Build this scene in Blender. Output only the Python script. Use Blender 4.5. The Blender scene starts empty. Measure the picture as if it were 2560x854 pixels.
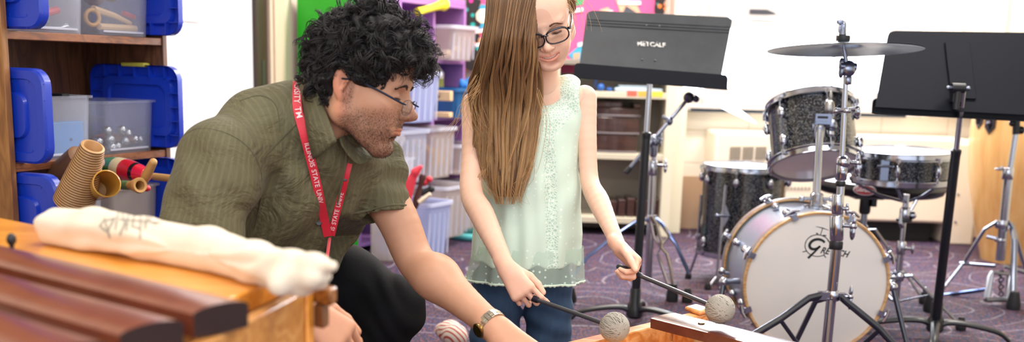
import bpy, bmesh, math, random
import numpy as np
from mathutils import Vector, Matrix, noise
random.seed(7); RNG = np.random.default_rng(11)
pi = math.pi
SC = bpy.context.scene; COL = SC.collection

# ---------------------------------------------------------------- camera model (frame 2560 x 854)
FPX = 2700.; PPX = 1280.; PPY = 719.; CAMH = 0.95
TH = math.atan((719-163)/FPX); RO = 0.03
cF = np.array([0, math.cos(TH), -math.sin(TH)]); cR0 = np.array([1., 0, 0]); cU0 = np.array([0, math.sin(TH), math.cos(TH)])
cR = cR0*math.cos(RO)+cU0*math.sin(RO); cU = -cR0*math.sin(RO)+cU0*math.cos(RO)
CO = np.array([0, 0, CAMH])
def W(x, y, Y=None, z=None):
    """photo pixel -> world point on the plane at distance Y or height z"""
    r = cR*(x-PPX)/FPX - cU*(y-PPY)/FPX + cF
    t = (Y/r[1]) if Y is not None else (z-CAMH)/r[2]
    return CO + r*t
def A(*v): return np.array(v, float)

# ---------------------------------------------------------------- colours / materials
def lin(c):
    if isinstance(c, str):
        c = c.lstrip('#'); c = [int(c[i:i+2], 16)/255 for i in (0, 2, 4)]
    return tuple([(x/12.92 if x <= .04045 else ((x+.055)/1.055)**2.4) for x in c[:3]]+[1.0])
MATS = {}
class NT:
    def __init__(s, name):
        s.m = bpy.data.materials.new(name); s.m.use_nodes = True
        s.t = s.m.node_tree; s.n = s.t.nodes; s.b = s.n['Principled BSDF']; MATS[name] = s.m
    def node(s, ty, **kw):
        n = s.n.new(ty)
        for k, v in kw.items():
            if k.startswith('i_'):
                n.inputs[k[2:].replace('_', ' ')].default_value = v
            else: setattr(n, k, v)
        return n
    def link(s, a, b): s.t.links.new(a, b)
    def set(s, **kw):
        for k, v in kw.items(): s.b.inputs[k.replace('_', ' ')].default_value = v
    def coord(s, kind='Object', scale=(1, 1, 1), rot=(0, 0, 0), src=None):
        if src is None:
            c = s.node('ShaderNodeTexCoord').outputs[kind]
        else: c = src
        m = s.node('ShaderNodeMapping'); m.inputs['Scale'].default_value = scale; m.inputs['Rotation'].default_value = rot
        s.link(c, m.inputs['Vector']); return m.outputs['Vector']
    def noise(s, vec, scale=5, detail=3, rough=.5, dist=0):
        n = s.node('ShaderNodeTexNoise'); n.inputs['Scale'].default_value = scale; n.inputs['Detail'].default_value = detail
        n.inputs['Roughness'].default_value = rough; n.inputs['Distortion'].default_value = dist
        if vec is not None: s.link(vec, n.inputs['Vector'])
        return n.outputs['Fac']
    def ramp(s, fac, stops, interp='LINEAR'):
        r = s.node('ShaderNodeValToRGB'); r.color_ramp.interpolation = interp
        el = r.color_ramp.elements
        while len(el) < len(stops): el.new(.5)
        for e, (p, c) in zip(el, stops): e.position = p; e.color = lin(c) if isinstance(c, str) else c
        s.link(fac, r.inputs['Fac']); return r.outputs['Color']
    def mix(s, fac, a, b, blend='MIX'):
        m = s.node('ShaderNodeMix', data_type='RGBA', blend_type=blend)
        for sock, v in ((m.inputs['Factor'], fac), (m.inputs[6], a), (m.inputs[7], b)):
            if isinstance(v, str): sock.default_value = lin(v)
            elif isinstance(v, (int, float)): sock.default_value = v
            elif isinstance(v, tuple): sock.default_value = v
            else: s.link(v, sock)
        return m.outputs[2]
    def math(s, op, a, b=None, c=None):
        m = s.node('ShaderNodeMath', operation=op)
        for i, v in enumerate((a, b, c)):
            if v is None: continue
            if isinstance(v, (int, float)): m.inputs[i].default_value = v
            else: s.link(v, m.inputs[i])
        return m.outputs[0]
    def bump(s, h, strength=.3, dist=.01):
        b = s.node('ShaderNodeBump'); b.inputs['Strength'].default_value = strength; b.inputs['Distance'].default_value = dist
        s.link(h, b.inputs['Height']); s.link(b.outputs[0], s.b.inputs['Normal'])
    def base(s, c): s.link(c, s.b.inputs['Base Color'])

def mat(name, c, rough=.5, metal=0, bump=0, bscale=60, var=0, alpha=1, coat=0, trans=0, sheen=0, sss=0, spec=None, ior=None):
    if name in MATS: return MATS[name]
    s = NT(name); s.set(Base_Color=lin(c), Roughness=rough, Metallic=metal, Alpha=alpha)
    if coat: s.set(Coat_Weight=coat, Coat_Roughness=.08)
    if trans: s.set(Transmission_Weight=trans)
    if sheen: s.set(Sheen_Weight=sheen)
    if ior: s.set(IOR=ior)
    if spec is not None: s.b.inputs['Specular IOR Level'].default_value = spec
    if sss:
        s.set(Subsurface_Weight=sss, Subsurface_Scale=.01)
    v = s.coord()
    n = s.noise(v, bscale, 3)
    if var:
        lc = lin(c); d = tuple(x*(1-var) for x in lc[:3])+(1,); u = tuple(min(1, x*(1+var)) for x in lc[:3])+(1,)
        s.base(s.ramp(n, [(.3, d), (.7, u)]))
    if bump: s.bump(n, bump, .002)
    return s.m

def wood_mat(name, c1, c2, c3, axis='X', scale=1., rough=.4, coat=.3, ring=14, stretch=12):
    s = NT(name); s.set(Roughness=rough, Coat_Weight=coat, Coat_Roughness=.15)
    sc = {'X': (scale/stretch, scale, scale), 'Y': (scale, scale/stretch, scale), 'Z': (scale, scale, scale/stretch)}[axis]
    v = s.coord(scale=sc)
    n = s.noise(v, ring, 4, .55, .6)
    w = s.math('FRACT', s.math('MULTIPLY', n, 5.0))
    w = s.math('PINGPONG', s.math('MULTIPLY', n, 9.0), .5)
    fine = s.noise(s.coord(scale=tuple(x*1.0 for x in sc)), ring*14, 2)
    c = s.ramp(w, [(0.0, c1), (.25, c2), (.5, c3)])
    c = s.mix(s.math('MULTIPLY', fine, .5), c, c3, 'MULTIPLY')
    s.base(c); s.bump(fine, .12, .001); return s.m

# ---------------------------------------------------------------- mesh builder
def frame(d, up=(0, 0, 1)):
    d = np.asarray(d, float); d = d/np.linalg.norm(d); up = np.asarray(up, float)
    if abs(d@up)/np.linalg.norm(up) > .98: up = A(1, 0, 0) if abs(d[0]) < .9 else A(0, 1, 0)
    a = np.cross(up, d); a /= np.linalg.norm(a); b = np.cross(d, a); return a, b, d
def rotz(a):
    c, s = math.cos(a), math.sin(a); return np.array([[c, -s, 0], [s, c, 0], [0, 0, 1]])
def rotx(a):
    c, s = math.cos(a), math.sin(a); return np.array([[1, 0, 0], [0, c, -s], [0, s, c]])
def roty(a):
    c, s = math.cos(a), math.sin(a); return np.array([[c, 0, s], [0, 1, 0], [-s, 0, c]])
I3 = np.eye(3)
class MB:
    def __init__(s): s.v = []; s.f = []; s.n = 0; s.xf = None; s.mi = []; s.cur = 0
    def _add(s, vs, fs):
        vs = np.asarray(vs, float)
        if s.xf is not None: vs = vs @ s.xf[0].T + s.xf[1]
        s.v.append(vs); k = s.n
        for f in fs: s.f.append([i+k for i in f]); s.mi.append(s.cur)
        s.n += len(vs); return s
    def box(s, c, size, rot=I3):
        h = np.asarray(size, float)/2
        vs = [[x*h[0], y*h[1], z*h[2]] for x in (-1, 1) for y in (-1, 1) for z in (-1, 1)]
        vs = np.array(vs) @ rot.T + np.asarray(c, float)
        return s._add(vs, [(0, 1, 3, 2), (4, 6, 7, 5), (0, 4, 5, 1), (2, 3, 7, 6), (0, 2, 6, 4), (1, 5, 7, 3)])
    def hexa(s, b4, t4):
        """bottom ring of 4 (counter-clockwise seen from above), top ring of 4"""
        return s._add(list(b4)+list(t4), [(3, 2, 1, 0), (4, 5, 6, 7), (0, 1, 5, 4), (1, 2, 6, 5), (2, 3, 7, 6), (3, 0, 4, 7)])
    def rings(s, R, closed=True, cap0=True, cap1=True, loop=False):
        """R: list of rings (n,3)"""
        n = len(R[0]); m = len(R); vs = np.concatenate([np.asarray(r, float) for r in R]); fs = []
        for i in range(m if loop else m-1):
            a = i*n; b = ((i+1) % m)*n
            for j in range(n if closed else n-1):
                k = (j+1) % n; fs.append((a+j, a+k, b+k, b+j))
        if closed and not loop:
            if cap0: fs.append(tuple(range(n-1, -1, -1)))
            if cap1: fs.append(tuple(range((m-1)*n, m*n)))
        return s._add(vs, fs)
    def tube(s, pts, r, n=10, cap=True, flat=None, up=(0, 0, 1), loop=False):
        pts = [np.asarray(p, float) for p in pts]; m = len(pts)
        rs = r if hasattr(r, '__len__') else [r]*m; R = []; prev = None
        for i, p in enumerate(pts):
            if loop: d = pts[(i+1) % m]-pts[i-1]
            else: d = (pts[min(i+1, m-1)]-pts[max(i-1, 0)])
            nd = np.linalg.norm(d); d = d/nd if nd > 1e-9 else A(0, 0, 1)
            if prev is None: a, b, _ = frame(d, up)
            else:
                a = prev - d*(prev@d); a /= np.linalg.norm(a); b = np.cross(d, a)
            prev = a
            fa, fb = (1, 1) if flat is None else flat
            R.append([p + rs[i]*(fa*math.cos(t)*a + fb*math.sin(t)*b) for t in [2*pi*j/n for j in range(n)]])
        return s.rings(R, cap0=cap, cap1=cap, loop=loop)
    def cyl(s, p0, p1, r0, r1=None, n=20, cap=True):
        return s.tube([p0, p1], [r0, r0 if r1 is None else r1], n, cap)
    def lathe(s, c, ax, prof, n=32, cap=True, squash=(1, 1), up=(0, 0, 1)):
        """prof: (radius, height along ax)"""
        a, b, d = frame(ax, up); c = np.asarray(c, float)
        R = [[c+d*h+max(r, 1e-5)*(squash[0]*math.cos(t)*a+squash[1]*math.sin(t)*b) for t in [2*pi*j/n for j in range(n)]] for r, h in prof]
        return s.rings(R, cap0=cap, cap1=cap)
    def ball(s, c, r, n=16, rot=I3, m=None):
        r = np.asarray(r if hasattr(r, '__len__') else (r, r, r), float); m = m or max(6, n//2)
        R = [[np.array([math.sin(p)*math.cos(t), math.sin(p)*math.sin(t), -math.cos(p)])*r for t in [2*pi*j/n for j in range(n)]] for p in [pi*(i+.02)/(m+.04) for i in range(m+1)]]
        R = [np.array(x) @ rot.T + np.asarray(c, float) for x in R]
        return s.rings(R)
    def torus(s, c, ax, Rr, r, n=40, k=8, flat=(1, 1), arc=(0, 2*pi)):
        a, b, d = frame(ax); c = np.asarray(c, float); full = abs(arc[1]-arc[0]-2*pi) < 1e-6
        R = []
        for i in range(n if full else n+1):
            t = arc[0]+(arc[1]-arc[0])*i/n; o = math.cos(t)*a+math.sin(t)*b
            R.append([c+o*(Rr+r*flat[0]*math.cos(q))+d*r*flat[1]*math.sin(q) for q in [2*pi*j/k for j in range(k)]])
        return s.rings(R, loop=full)
    def prism(s, poly, h0, h1, rot=I3, c=(0, 0, 0)):
        """poly 2D in xy, extruded in z from h0 to h1, then rotated and moved"""
        b = np.array([[x, y, h0] for x, y in poly])@rot.T+np.asarray(c, float); t = np.array([[x, y, h1] for x, y in poly])@rot.T+np.asarray(c, float)
        return s.rings([b, t])
    def rbox(s, c, size, r=.02, rot=I3, seg=4):
        """box with rounded vertical (local z) corners"""
        return s.prism(rrect(size[0], size[1], r, seg), -size[2]/2, size[2]/2, rot, c)
    def raw(s, V, Fc): return s._add(V, Fc)
def rrect(w, h, r, seg=4):
    out = []
    for cx, cy, a0 in ((w/2-r, h/2-r, 0), (-w/2+r, h/2-r, pi/2), (-w/2+r, -h/2+r, pi), (w/2-r, -h/2+r, 3*pi/2)):
        for i in range(seg+1):
            t = a0+pi/2*i/seg; out.append((cx+r*math.cos(t), cy+r*math.sin(t)))
    return out

def link_mesh(name, V, Fc, mats, smooth=35, mi=None):
    me = bpy.data.meshes.new(name); V = np.asarray(V, float)
    if isinstance(Fc, np.ndarray) and Fc.shape[1] == 4:
        me.vertices.add(len(V)); me.vertices.foreach_set('co', V.astype(np.float32).ravel())
        nf = len(Fc); me.loops.add(nf*4); me.polygons.add(nf)
        me.loops.foreach_set('vertex_index', Fc.astype(np.int32).ravel())
        me.polygons.foreach_set('loop_start', np.arange(0, nf*4, 4, dtype=np.int32))
        me.polygons.foreach_set('loop_total', np.full(nf, 4, np.int32)); me.update(calc_edges=True)
    else:
        me.from_pydata(V.tolist(), [], [list(map(int, f)) for f in Fc])
    for m in (mats if isinstance(mats, (list, tuple)) else [mats]): me.materials.append(m)
    if mi is not None and any(mi): me.polygons.foreach_set('material_index', np.array(mi, np.int32))
    if smooth:
        me.polygons.foreach_set('use_smooth', np.ones(len(me.polygons), bool))
        if smooth < 180: me.set_sharp_from_angle(angle=math.radians(smooth))
    me.update(); o = bpy.data.objects.new(name, me); COL.objects.link(o); return o
def wpos(o):
    p = A(*o.location)
    return p if o.parent is None else p + wpos(o.parent)
def obj(name, mb, m, parent=None, bev=0, smooth=35, world=True, label=None, fixn=False, loc=None):
    V = np.concatenate(mb.v) if mb.v else np.zeros((0, 3)); mi = mb.mi
    if parent is not None and world: V = V - wpos(parent)
    if parent is None and loc is not None: V = V - A(*loc)
    o = link_mesh(name, V, mb.f, m, smooth, mi)
    if fixn:
        bm = bmesh.new(); bm.from_mesh(o.data); bmesh.ops.recalc_face_normals(bm, faces=bm.faces); bm.to_mesh(o.data); bm.free()
    if parent is not None: o.parent = parent
    elif loc is not None: o.location = loc
    if bev:
        b = o.modifiers.new('b', 'BEVEL'); b.width = bev; b.segments = 2; b.limit_method = 'ANGLE'; b.angle_limit = .6
    if label: o['label'] = label
    return o
def thing(name, label, cat, loc=(0, 0, 0), group=None):
    o = bpy.data.objects.new(name, None); COL.objects.link(o); o.empty_display_size = .05
    o.location = [float(x) for x in loc]; return tag(o, label, cat, group)
def tag(o, label, cat, group=None, kind=None):
    o['label'] = label; o['category'] = cat
    if group: o['group'] = group
    if kind: o['kind'] = kind
    return o
def struct(name, mb, m, **kw):
    o = obj(name, mb, m, **kw); o['kind'] = 'structure'; return o
def copy_tree(o, parent=None):
    c = o.copy(); COL.objects.link(c); c.parent = parent
    for ch in [x for x in bpy.data.objects if x.parent == o]: copy_tree(ch, c)
    return c

def text_mesh(body, size=1., extrude=0, shear=0, bold=0, xs=1.):
    """returns verts(n,3), faces of a text laid out in xy, centred"""
    cu = bpy.data.curves.new('t', 'FONT'); cu.body = body; cu.size = size; cu.shear = shear; cu.extrude = extrude; cu.offset = bold
    cu.align_x = 'CENTER'; cu.align_y = 'CENTER'; cu.resolution_u = 3
    o = bpy.data.objects.new('t', cu); COL.objects.link(o); dg = bpy.context.evaluated_depsgraph_get(); dg.update()
    me = o.evaluated_get(dg).to_mesh()
    V = np.array([v.co[:] for v in me.vertices]) if len(me.vertices) else np.zeros((0, 3)); Fc = [list(p.vertices) for p in me.polygons]
    o.to_mesh_clear(); bpy.data.objects.remove(o); bpy.data.curves.remove(cu)
    V[:, 0] *= xs
    return V, Fc

# ---------------------------------------------------------------- implicit surfaces (smooth blends, then surface nets)
def smin(a, b, k):
    if k <= 0: return np.minimum(a, b)
    h = np.clip(.5+.5*(b-a)/k, 0, 1); return b*(1-h)+a*h-k*h*(1-h)
class SDF:
    def __init__(s, lo, hi, res):
        s.lo = np.asarray(lo, float); s.res = res; n = np.ceil((np.asarray(hi)-s.lo)/res).astype(int)+1; s.n = n
        s.d = np.full(n, 1., np.float32); s.ax = [(s.lo[i]+res*np.arange(n[i])).astype(np.float32) for i in range(3)]
    def sub(s, lo, hi, pad):
        sl = []
        for i in range(3):
            a = int(max(0, math.floor((lo[i]-pad-s.lo[i])/s.res))); b = int(min(s.n[i], math.ceil((hi[i]+pad-s.lo[i])/s.res)+1))
            if b <= a: return None, None
            sl.append(slice(a, b))
        X, Y, Z = np.meshgrid(s.ax[0][sl[0]], s.ax[1][sl[1]], s.ax[2][sl[2]], indexing='ij'); return tuple(sl), (X, Y, Z)
    def _op(s, lo, hi, k, fn, op):
        sl, P = s.sub(lo, hi, k+3*s.res)
        if sl is None: return s
        d = fn(*P); cur = s.d[sl]
        if op == 'u': s.d[sl] = smin(cur, d, k)
        elif op == 's': s.d[sl] = -smin(-cur, d, k)
        elif op == 'i': s.d[sl] = -smin(-cur, -d, k)
        return s
    def ell(s, c, r, k=.01, rot=I3, op='u'):
        c = np.asarray(c, float); r = np.asarray(r if hasattr(r, '__len__') else (r,)*3, float); m = np.sqrt(((rot*r)**2).sum(1))
        def fn(X, Y, Z):
            q = [X-c[0], Y-c[1], Z-c[2]]; u = [(rot[0, i]*q[0]+rot[1, i]*q[1]+rot[2, i]*q[2]) for i in range(3)]
            k0 = np.sqrt((u[0]/r[0])**2+(u[1]/r[1])**2+(u[2]/r[2])**2); k1 = np.sqrt((u[0]/r[0]**2)**2+(u[1]/r[1]**2)**2+(u[2]/r[2]**2)**2)
            return k0*(k0-1)/np.maximum(k1, 1e-9)
        return s._op(c-m, c+m, k, fn, op)
    def cone(s, a, b, ra, rb, k=.01, op='u', sq=None):
        """tapered capsule; sq=(axis vector, factor) flattens across that axis"""
        a = np.asarray(a, float); b = np.asarray(b, float); ab = b-a; L2 = max(ab@ab, 1e-12); R = max(ra, rb)*1.0
        if sq is not None: sv = np.asarray(sq[0], float); sv = sv-ab*(sv@ab)/L2; sv /= np.linalg.norm(sv); sf = sq[1]; R = R*max(1, sf)
        def fn(X, Y, Z):
            px, py, pz = X-a[0], Y-a[1], Z-a[2]; t = np.clip((px*ab[0]+py*ab[1]+pz*ab[2])/L2, 0, 1)
            qx, qy, qz = px-ab[0]*t, py-ab[1]*t, pz-ab[2]*t
            if sq is not None:
                e = (qx*sv[0]+qy*sv[1]+qz*sv[2])*(1/sf-1); qx = qx+e*sv[0]; qy = qy+e*sv[1]; qz = qz+e*sv[2]
            return np.sqrt(qx*qx+qy*qy+qz*qz)-(ra+(rb-ra)*t)
        return s._op(np.minimum(a, b)-R, np.maximum(a, b)+R, k, fn, op)
    def chain(s, pts, rs, k=.01, sq=None):
        for i in range(len(pts)-1): s.cone(pts[i], pts[i+1], rs[i], rs[i+1], k, sq=sq)
        return s
    def boxs(s, c, h, rad=.005, k=.01, rot=I3, op='u'):
        c = np.asarray(c, float); h = np.asarray(h, float)-rad; m = np.abs(rot) @ (h+rad)
        def fn(X, Y, Z):
            q = [X-c[0], Y-c[1], Z-c[2]]; u = [np.abs(rot[0, i]*q[0]+rot[1, i]*q[1]+rot[2, i]*q[2])-h[i] for i in range(3)]
            return np.sqrt(np.maximum(u[0], 0)**2+np.maximum(u[1], 0)**2+np.maximum(u[2], 0)**2)+np.minimum(np.maximum(u[0], np.maximum(u[1], u[2])), 0)-rad
        return s._op(c-m, c+m, k, fn, op)
    def plane(s, p, n, k=.004):
        """keep the side where (x-p).n < 0"""
        n = np.asarray(n, float); n = n/np.linalg.norm(n); X, Y, Z = np.meshgrid(*s.ax, indexing='ij')
        d = (X-p[0])*n[0]+(Y-p[1])*n[1]+(Z-p[2])*n[2]; s.d = -smin(-s.d, -d.astype(np.float32), k); return s
    def disp(s, fn):
        band = np.abs(s.d) < .03; i = np.nonzero(band)
        s.d[band] += fn(s.ax[0][i[0]], s.ax[1][i[1]], s.ax[2][i[2]]).astype(np.float32); return s
    def mesh(s):
        d = s.d; ins = d < 0; nx, ny, nz = d.shape
        c = ins[:-1, :-1, :-1].astype(np.int8)
        for a, b, e in ((1, 0, 0), (0, 1, 0), (0, 0, 1), (1, 1, 0), (1, 0, 1), (0, 1, 1), (1, 1, 1)):
            c = c+ins[a:nx-1+a, b:ny-1+b, e:nz-1+e]
        act = (c > 0) & (c < 8); idx = np.full(act.shape, -1, np.int64); I, J, K = np.nonzero(act); idx[act] = np.arange(len(I))
        corners = [(a, b, e) for a in (0, 1) for b in (0, 1) for e in (0, 1)]
        val = {q: d[I+q[0], J+q[1], K+q[2]] for q in corners}
        acc = np.zeros((len(I), 3)); cnt = np.zeros(len(I))
        for q in corners:
            for axn in range(3):
                if q[axn] == 0:
                    r = list(q); r[axn] = 1; r = tuple(r); v0, v1 = val[q], val[r]; m = (v0 < 0) != (v1 < 0)
                    t = np.where(m, v0/np.where(m, v0-v1, 1), 0); p = np.zeros((len(I), 3)); p[:] = q; p[:, axn] = t
                    acc += p*m[:, None]; cnt += m
        V = s.lo + s.res*(np.stack([I, J, K], 1)+acc/np.maximum(cnt, 1)[:, None])
        Fs = []
        for axn in range(3):
            sl0 = [slice(None)]*3; sl1 = [slice(None)]*3; sl0[axn] = slice(0, -1); sl1[axn] = slice(1, None)
            for o in range(3):
                if o != axn: sl0[o] = slice(1, -1); sl1[o] = slice(1, -1)
            a, b = ins[tuple(sl0)], ins[tuple(sl1)]; ch = np.nonzero(a != b); base = np.stack(ch, 1)
            for o in range(3):
                if o != axn: base[:, o] += 1
            u, w = (axn+1) % 3, (axn+2) % 3; q = []
            for du, dw in ((-1, -1), (0, -1), (0, 0), (-1, 0)):
                t = base.copy(); t[:, u] += du; t[:, w] += dw; q.append(idx[t[:, 0], t[:, 1], t[:, 2]])
            q = np.stack(q, 1); flip = b[ch]
            q[flip] = q[flip][:, ::-1]; Fs.append(q)
        Fc = np.concatenate(Fs); Fc = Fc[(Fc >= 0).all(1)]
        return V, Fc
def segd(P, a, b):
    a = np.asarray(a, float); b = np.asarray(b, float); ab = b-a; t = np.clip(((P-a)@ab)/max(ab@ab, 1e-12), 0, 1)
    return np.linalg.norm(P-a-t[:, None]*ab, axis=1), t
def join_meshes(L):
    V = []; Fc = []; n = 0
    for v, f in L: V.append(v); Fc.append(f+n); n += len(v)
    return np.concatenate(V), np.concatenate(Fc)
def set_col(o, C, name='Col'):
    a = o.data.color_attributes.new(name, 'FLOAT_COLOR', 'POINT'); C = np.concatenate([C, np.ones((len(C), 1))], 1) if C.shape[1] == 3 else C
    a.data.foreach_set('color', C.astype(np.float32).ravel())
def set_f(o, f, name):
    a = o.data.attributes.new(name, 'FLOAT', 'POINT'); a.data.foreach_set('value', np.asarray(f, np.float32))
def catmull(P, n=8):
    P = [np.asarray(p, float) for p in P]; Q = [2*P[0]-P[1]]+P+[2*P[-1]-P[-2]]; out = []
    for i in range(1, len(Q)-2):
        for j in range(n):
            t = j/n; a, b, c, d = Q[i-1:i+3]
            out.append(.5*((2*b)+(-a+c)*t+(2*a-5*b+4*c-d)*t*t+(-a+3*b-3*c+d)*t**3))
    out.append(P[-1]); return out
def sm(x, a, b):
    t = np.clip((x-a)/(b-a), 0, 1); return t*t*(3-2*t)

# ---------------------------------------------------------------- common materials
CHROME = mat('chrome', '#b9bdc8', .16, 1, var=.0); CHROME_B = mat('worn_chrome', '#8d94a6', .24, 1)
BLACK_P = mat('black_rubber', '#14151a', .55); BLACK_M = mat('black_metal', '#15181f', .35)
# ================================================================= ROOM
YW = 6.6
def carpet():
    s = NT('carpet'); s.set(Roughness=.75); s.b.inputs['Specular IOR Level'].default_value = .22
    v = s.coord()
    n1 = s.noise(v, 3.0, 4, .6); base = s.ramp(n1, [(.3, '#262a4e'), (.5, '#2d2b43'), (.7, '#392f39')])  # purple-blue carpet, made bluer to carry the window's sky sheen in its colour
    d = s.coord(scale=(26, 9, 1), rot=(0, 0, .5)); f1 = s.noise(d, 4.5, 2, .5); red = s.ramp(f1, [(.52, '#000000'), (.60, '#ffffff')])
    c = s.mix(red, base, '#73453c')
    d2 = s.coord(scale=(9, 26, 1), rot=(0, 0, .5)); f2 = s.noise(d2, 5.5, 2, .5); bl = s.ramp(f2, [(.62, '#000000'), (.67, '#ffffff')])
    c = s.mix(bl, c, '#55568c')
    f3 = s.noise(s.coord(scale=(40, 10, 1), rot=(0, 0, -.9)), 4.0, 2, .5); wh = s.ramp(f3, [(.69, '#000000'), (.73, '#ffffff')])
    c = s.mix(wh, c, '#9a93a5')
    vn = s.node('ShaderNodeTexVoronoi', feature='F1'); vn.inputs['Scale'].default_value = 1.7; vn.inputs['Randomness'].default_value = .8
    nz = s.node('ShaderNodeTexNoise'); nz.inputs['Scale'].default_value = 1.6; s.link(v, nz.inputs['Vector'])
    w = s.mix(.12, v, nz.outputs['Color'], 'LINEAR_LIGHT'); s.link(w, vn.inputs['Vector'])
    ring = s.math('PINGPONG', vn.outputs['Distance'], .16); edge = s.math('LESS_THAN', s.math('ABSOLUTE', s.math('SUBTRACT', ring, .08)), .0055)
    brk = s.math('GREATER_THAN', s.noise(v, 60, 2), .42)
    c = s.mix(s.math('MULTIPLY', s.math('MULTIPLY', edge, brk), .75), c, '#8f8a96')
    s.base(c); s.bump(s.noise(v, 350, 2), .5, .004); return s.m
CARPET = carpet()
struct('floor', MB().box((.3, 3.0, -.03), (7.6, 8.6, .06)), CARPET, smooth=0)

def block_wall():
    s = NT('painted_blockwork'); s.set(Roughness=.6)
    b = s.node('ShaderNodeTexBrick'); b.offset = .5; b.inputs['Scale'].default_value = 1; b.inputs['Brick Width'].default_value = .4; b.inputs['Row Height'].default_value = .2
    b.inputs['Mortar Size'].default_value = .004; b.inputs['Mortar Smooth'].default_value = .6; b.inputs['Color1'].default_value = lin('#f7f1e6'); b.inputs['Color2'].default_value = lin('#f4ecdf'); b.inputs['Mortar'].default_value = lin('#dccfbb')
    v = s.coord(rot=(pi/2, 0, 0)); s.link(v, b.inputs['Vector']); s.base(b.outputs['Color'])
    h = s.math('SUBTRACT', 1, b.outputs['Fac']); s.bump(h, .5, .006); return s.m
WALLM = block_wall(); CREAM = mat('cream_paint', '#e6dcc4', .55, bump=.1, bscale=25)
WHITE = mat('white_paint', '#f0ece4', .45); TRIMW = mat('window_frame_paint', '#bcb6b4', .4)
def px_rect(x0, y0, x1, y1, Y):
    a = W(x0, y0, Y=Y); b = W(x1, y1, Y=Y); return min(a[0], b[0]), max(a[0], b[0]), min(a[2], b[2]), max(a[2], b[2])
# back wall with the window opening
WX0, WX1 = W(1735, 150, Y=YW)[0], W(2330, 150, Y=YW)[0]+.55
SILL = .745; WTOP = 2.35; ZC = 2.75; XR = 4.0
mb = MB()
XL = -1.0
mb.box(((XL+WX0)/2, YW+.1, ZC/2), (WX0-XL, .2, ZC)); mb.box(((WX1+XR)/2, YW+.1, ZC/2), (XR-WX1, .2, ZC))
mb.box(((WX0+WX1)/2, YW+.1, SILL/2), (WX1-WX0, .2, SILL)); mb.box(((WX0+WX1)/2, YW+.1, (WTOP+ZC)/2), (WX1-WX0, .2, ZC-WTOP))
struct('wall_back', mb, WALLM, smooth=0)
struct('baseboard_back', MB().box(((XL+XR)/2, YW-.006, .16), (XR-XL, .012, .32)), mat('tan_wall_base', '#c9a88c', .5), smooth=0)
# window frame: outer frame, meeting rail, centre mullion
mb = MB(); cx = (WX0+WX1)/2; wz = (SILL+WTOP)/2; FY = YW+.09
for x in (WX0+.035, WX1-.035): mb.box((x, FY, wz), (.07, .09, WTOP-SILL))
for z in (SILL+.055, WTOP-.04): mb.box((cx, FY, z), (WX1-WX0-.14, .09, .11 if z < 1 else .08))
RZ = W(2060, 52, Y=YW+.05)[2]
mb.box((cx, FY-.01, RZ-.03), (WX1-WX0-.14, .07, .06)); mb.box((cx, FY+.02, RZ+.045), (WX1-WX0-.14, .05, .08))
mx = W(2092, 150, Y=YW+.05)[0]
mb.box((mx, FY+.025, (SILL+.11+RZ-.06)/2), (.018, .03, RZ-SILL-.17)); mb.box((mx, FY+.025, (RZ+WTOP)/2), (.018, .03, WTOP-RZ))
wf = struct('window_1', mb, TRIMW, bev=.004, smooth=30)
wm = NT('window_glass'); wm.set(Base_Color=(1, 1, 1, 1), Roughness=.0, Transmission_Weight=1.0, IOR=1.02, Alpha=.35)
obj('pane', MB().box((cx, FY+.03, wz), (WX1-WX0-.1, .004, WTOP-SILL-.1)), wm.m, wf, smooth=0)
# sash lock and lift
lk = MB(); p = W(1895, 30, Y=YW+.03); lk.box(p+A(0, 0, 0), (.1, .03, .03)); lk.hexa([p+A(.05, -.015, -.015), p+A(.11, -.015, -.012), p+A(.11, .015, -.012), p+A(.05, .015, -.015)], [p+A(.05, -.015, .015), p+A(.09, -.015, .0), p+A(.09, .015, .0), p+A(.05, .015, .015)])
obj('sash_lock', lk, mat('dark_bronze', '#3a3a42', .4), wf)
# sill board and dark ledge strip
sb = MB().box((cx, YW-.03, SILL-.012), (WX1-WX0+.1, .12, .03)); struct('trim_1', sb, TRIMW, bev=.004)
q0, q1 = W(1726, 272, Y=YW-.1), W(2268, 290, Y=YW-.1)
struct('trim_2', MB().box(((q0[0]+q1[0])/2, YW-.045, (q0[2]+q1[2])/2-.002), (q1[0]-q0[0], .09, .022)), mat('dark_ledge', '#2f3d4e', .3, coat=.4), bev=.003)
# projecting column between shelving and window
c0 = W(1668, 300, Y=6.45)[0]; c1 = W(1712, 300, Y=6.45)[0]
struct('wall_column', MB().box(((c0+c1)/2, 6.5, ZC/2), (c1-c0, .22, ZC)), mat('pale_wall_post', '#ece5cf', .5), smooth=0)

# left wall: runs away from the camera behind bookcase, door and cubbies
WL0 = A(-1.66, 3.0); wd = A(.2, .98); wd /= np.linalg.norm(wd); wn = A(wd[1], -wd[0])      # wn points into the room
def onwall(px, off=0):
    """distance along the left wall where the pixel column px meets it"""
    r = W(px, 200, Y=1.0)-CO; r = r[:2]; p0 = WL0+wn*off
    M = np.array([r, -wd]).T; t = np.linalg.solve(M, p0); return t[1]
def wall_box(mb, s0, s1, z0, z1, t0, t1):
    b = [WL0+wd*s0+wn*t0, WL0+wd*s1+wn*t0, WL0+wd*s1+wn*t1, WL0+wd*s0+wn*t1]
    b = b[::-1]
    return mb.hexa([A(*p, z0) for p in b], [A(*p, z1) for p in b])
sD0, sD1, sE1, sF1 = onwall(395), onwall(634), onwall(661), onwall(698)
sEnd = (YW-WL0[1])/wd[1]
mb = MB(); wall_box(mb, -4.5, sD0, 0, ZC, -.15, 0); wall_box(mb, sF1, sEnd+.15, 0, ZC, -.15, 0); wall_box(mb, sD0, sF1, 2.15, ZC, -.15, 0)
struct('wall_left', mb, CREAM, smooth=0)
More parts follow.
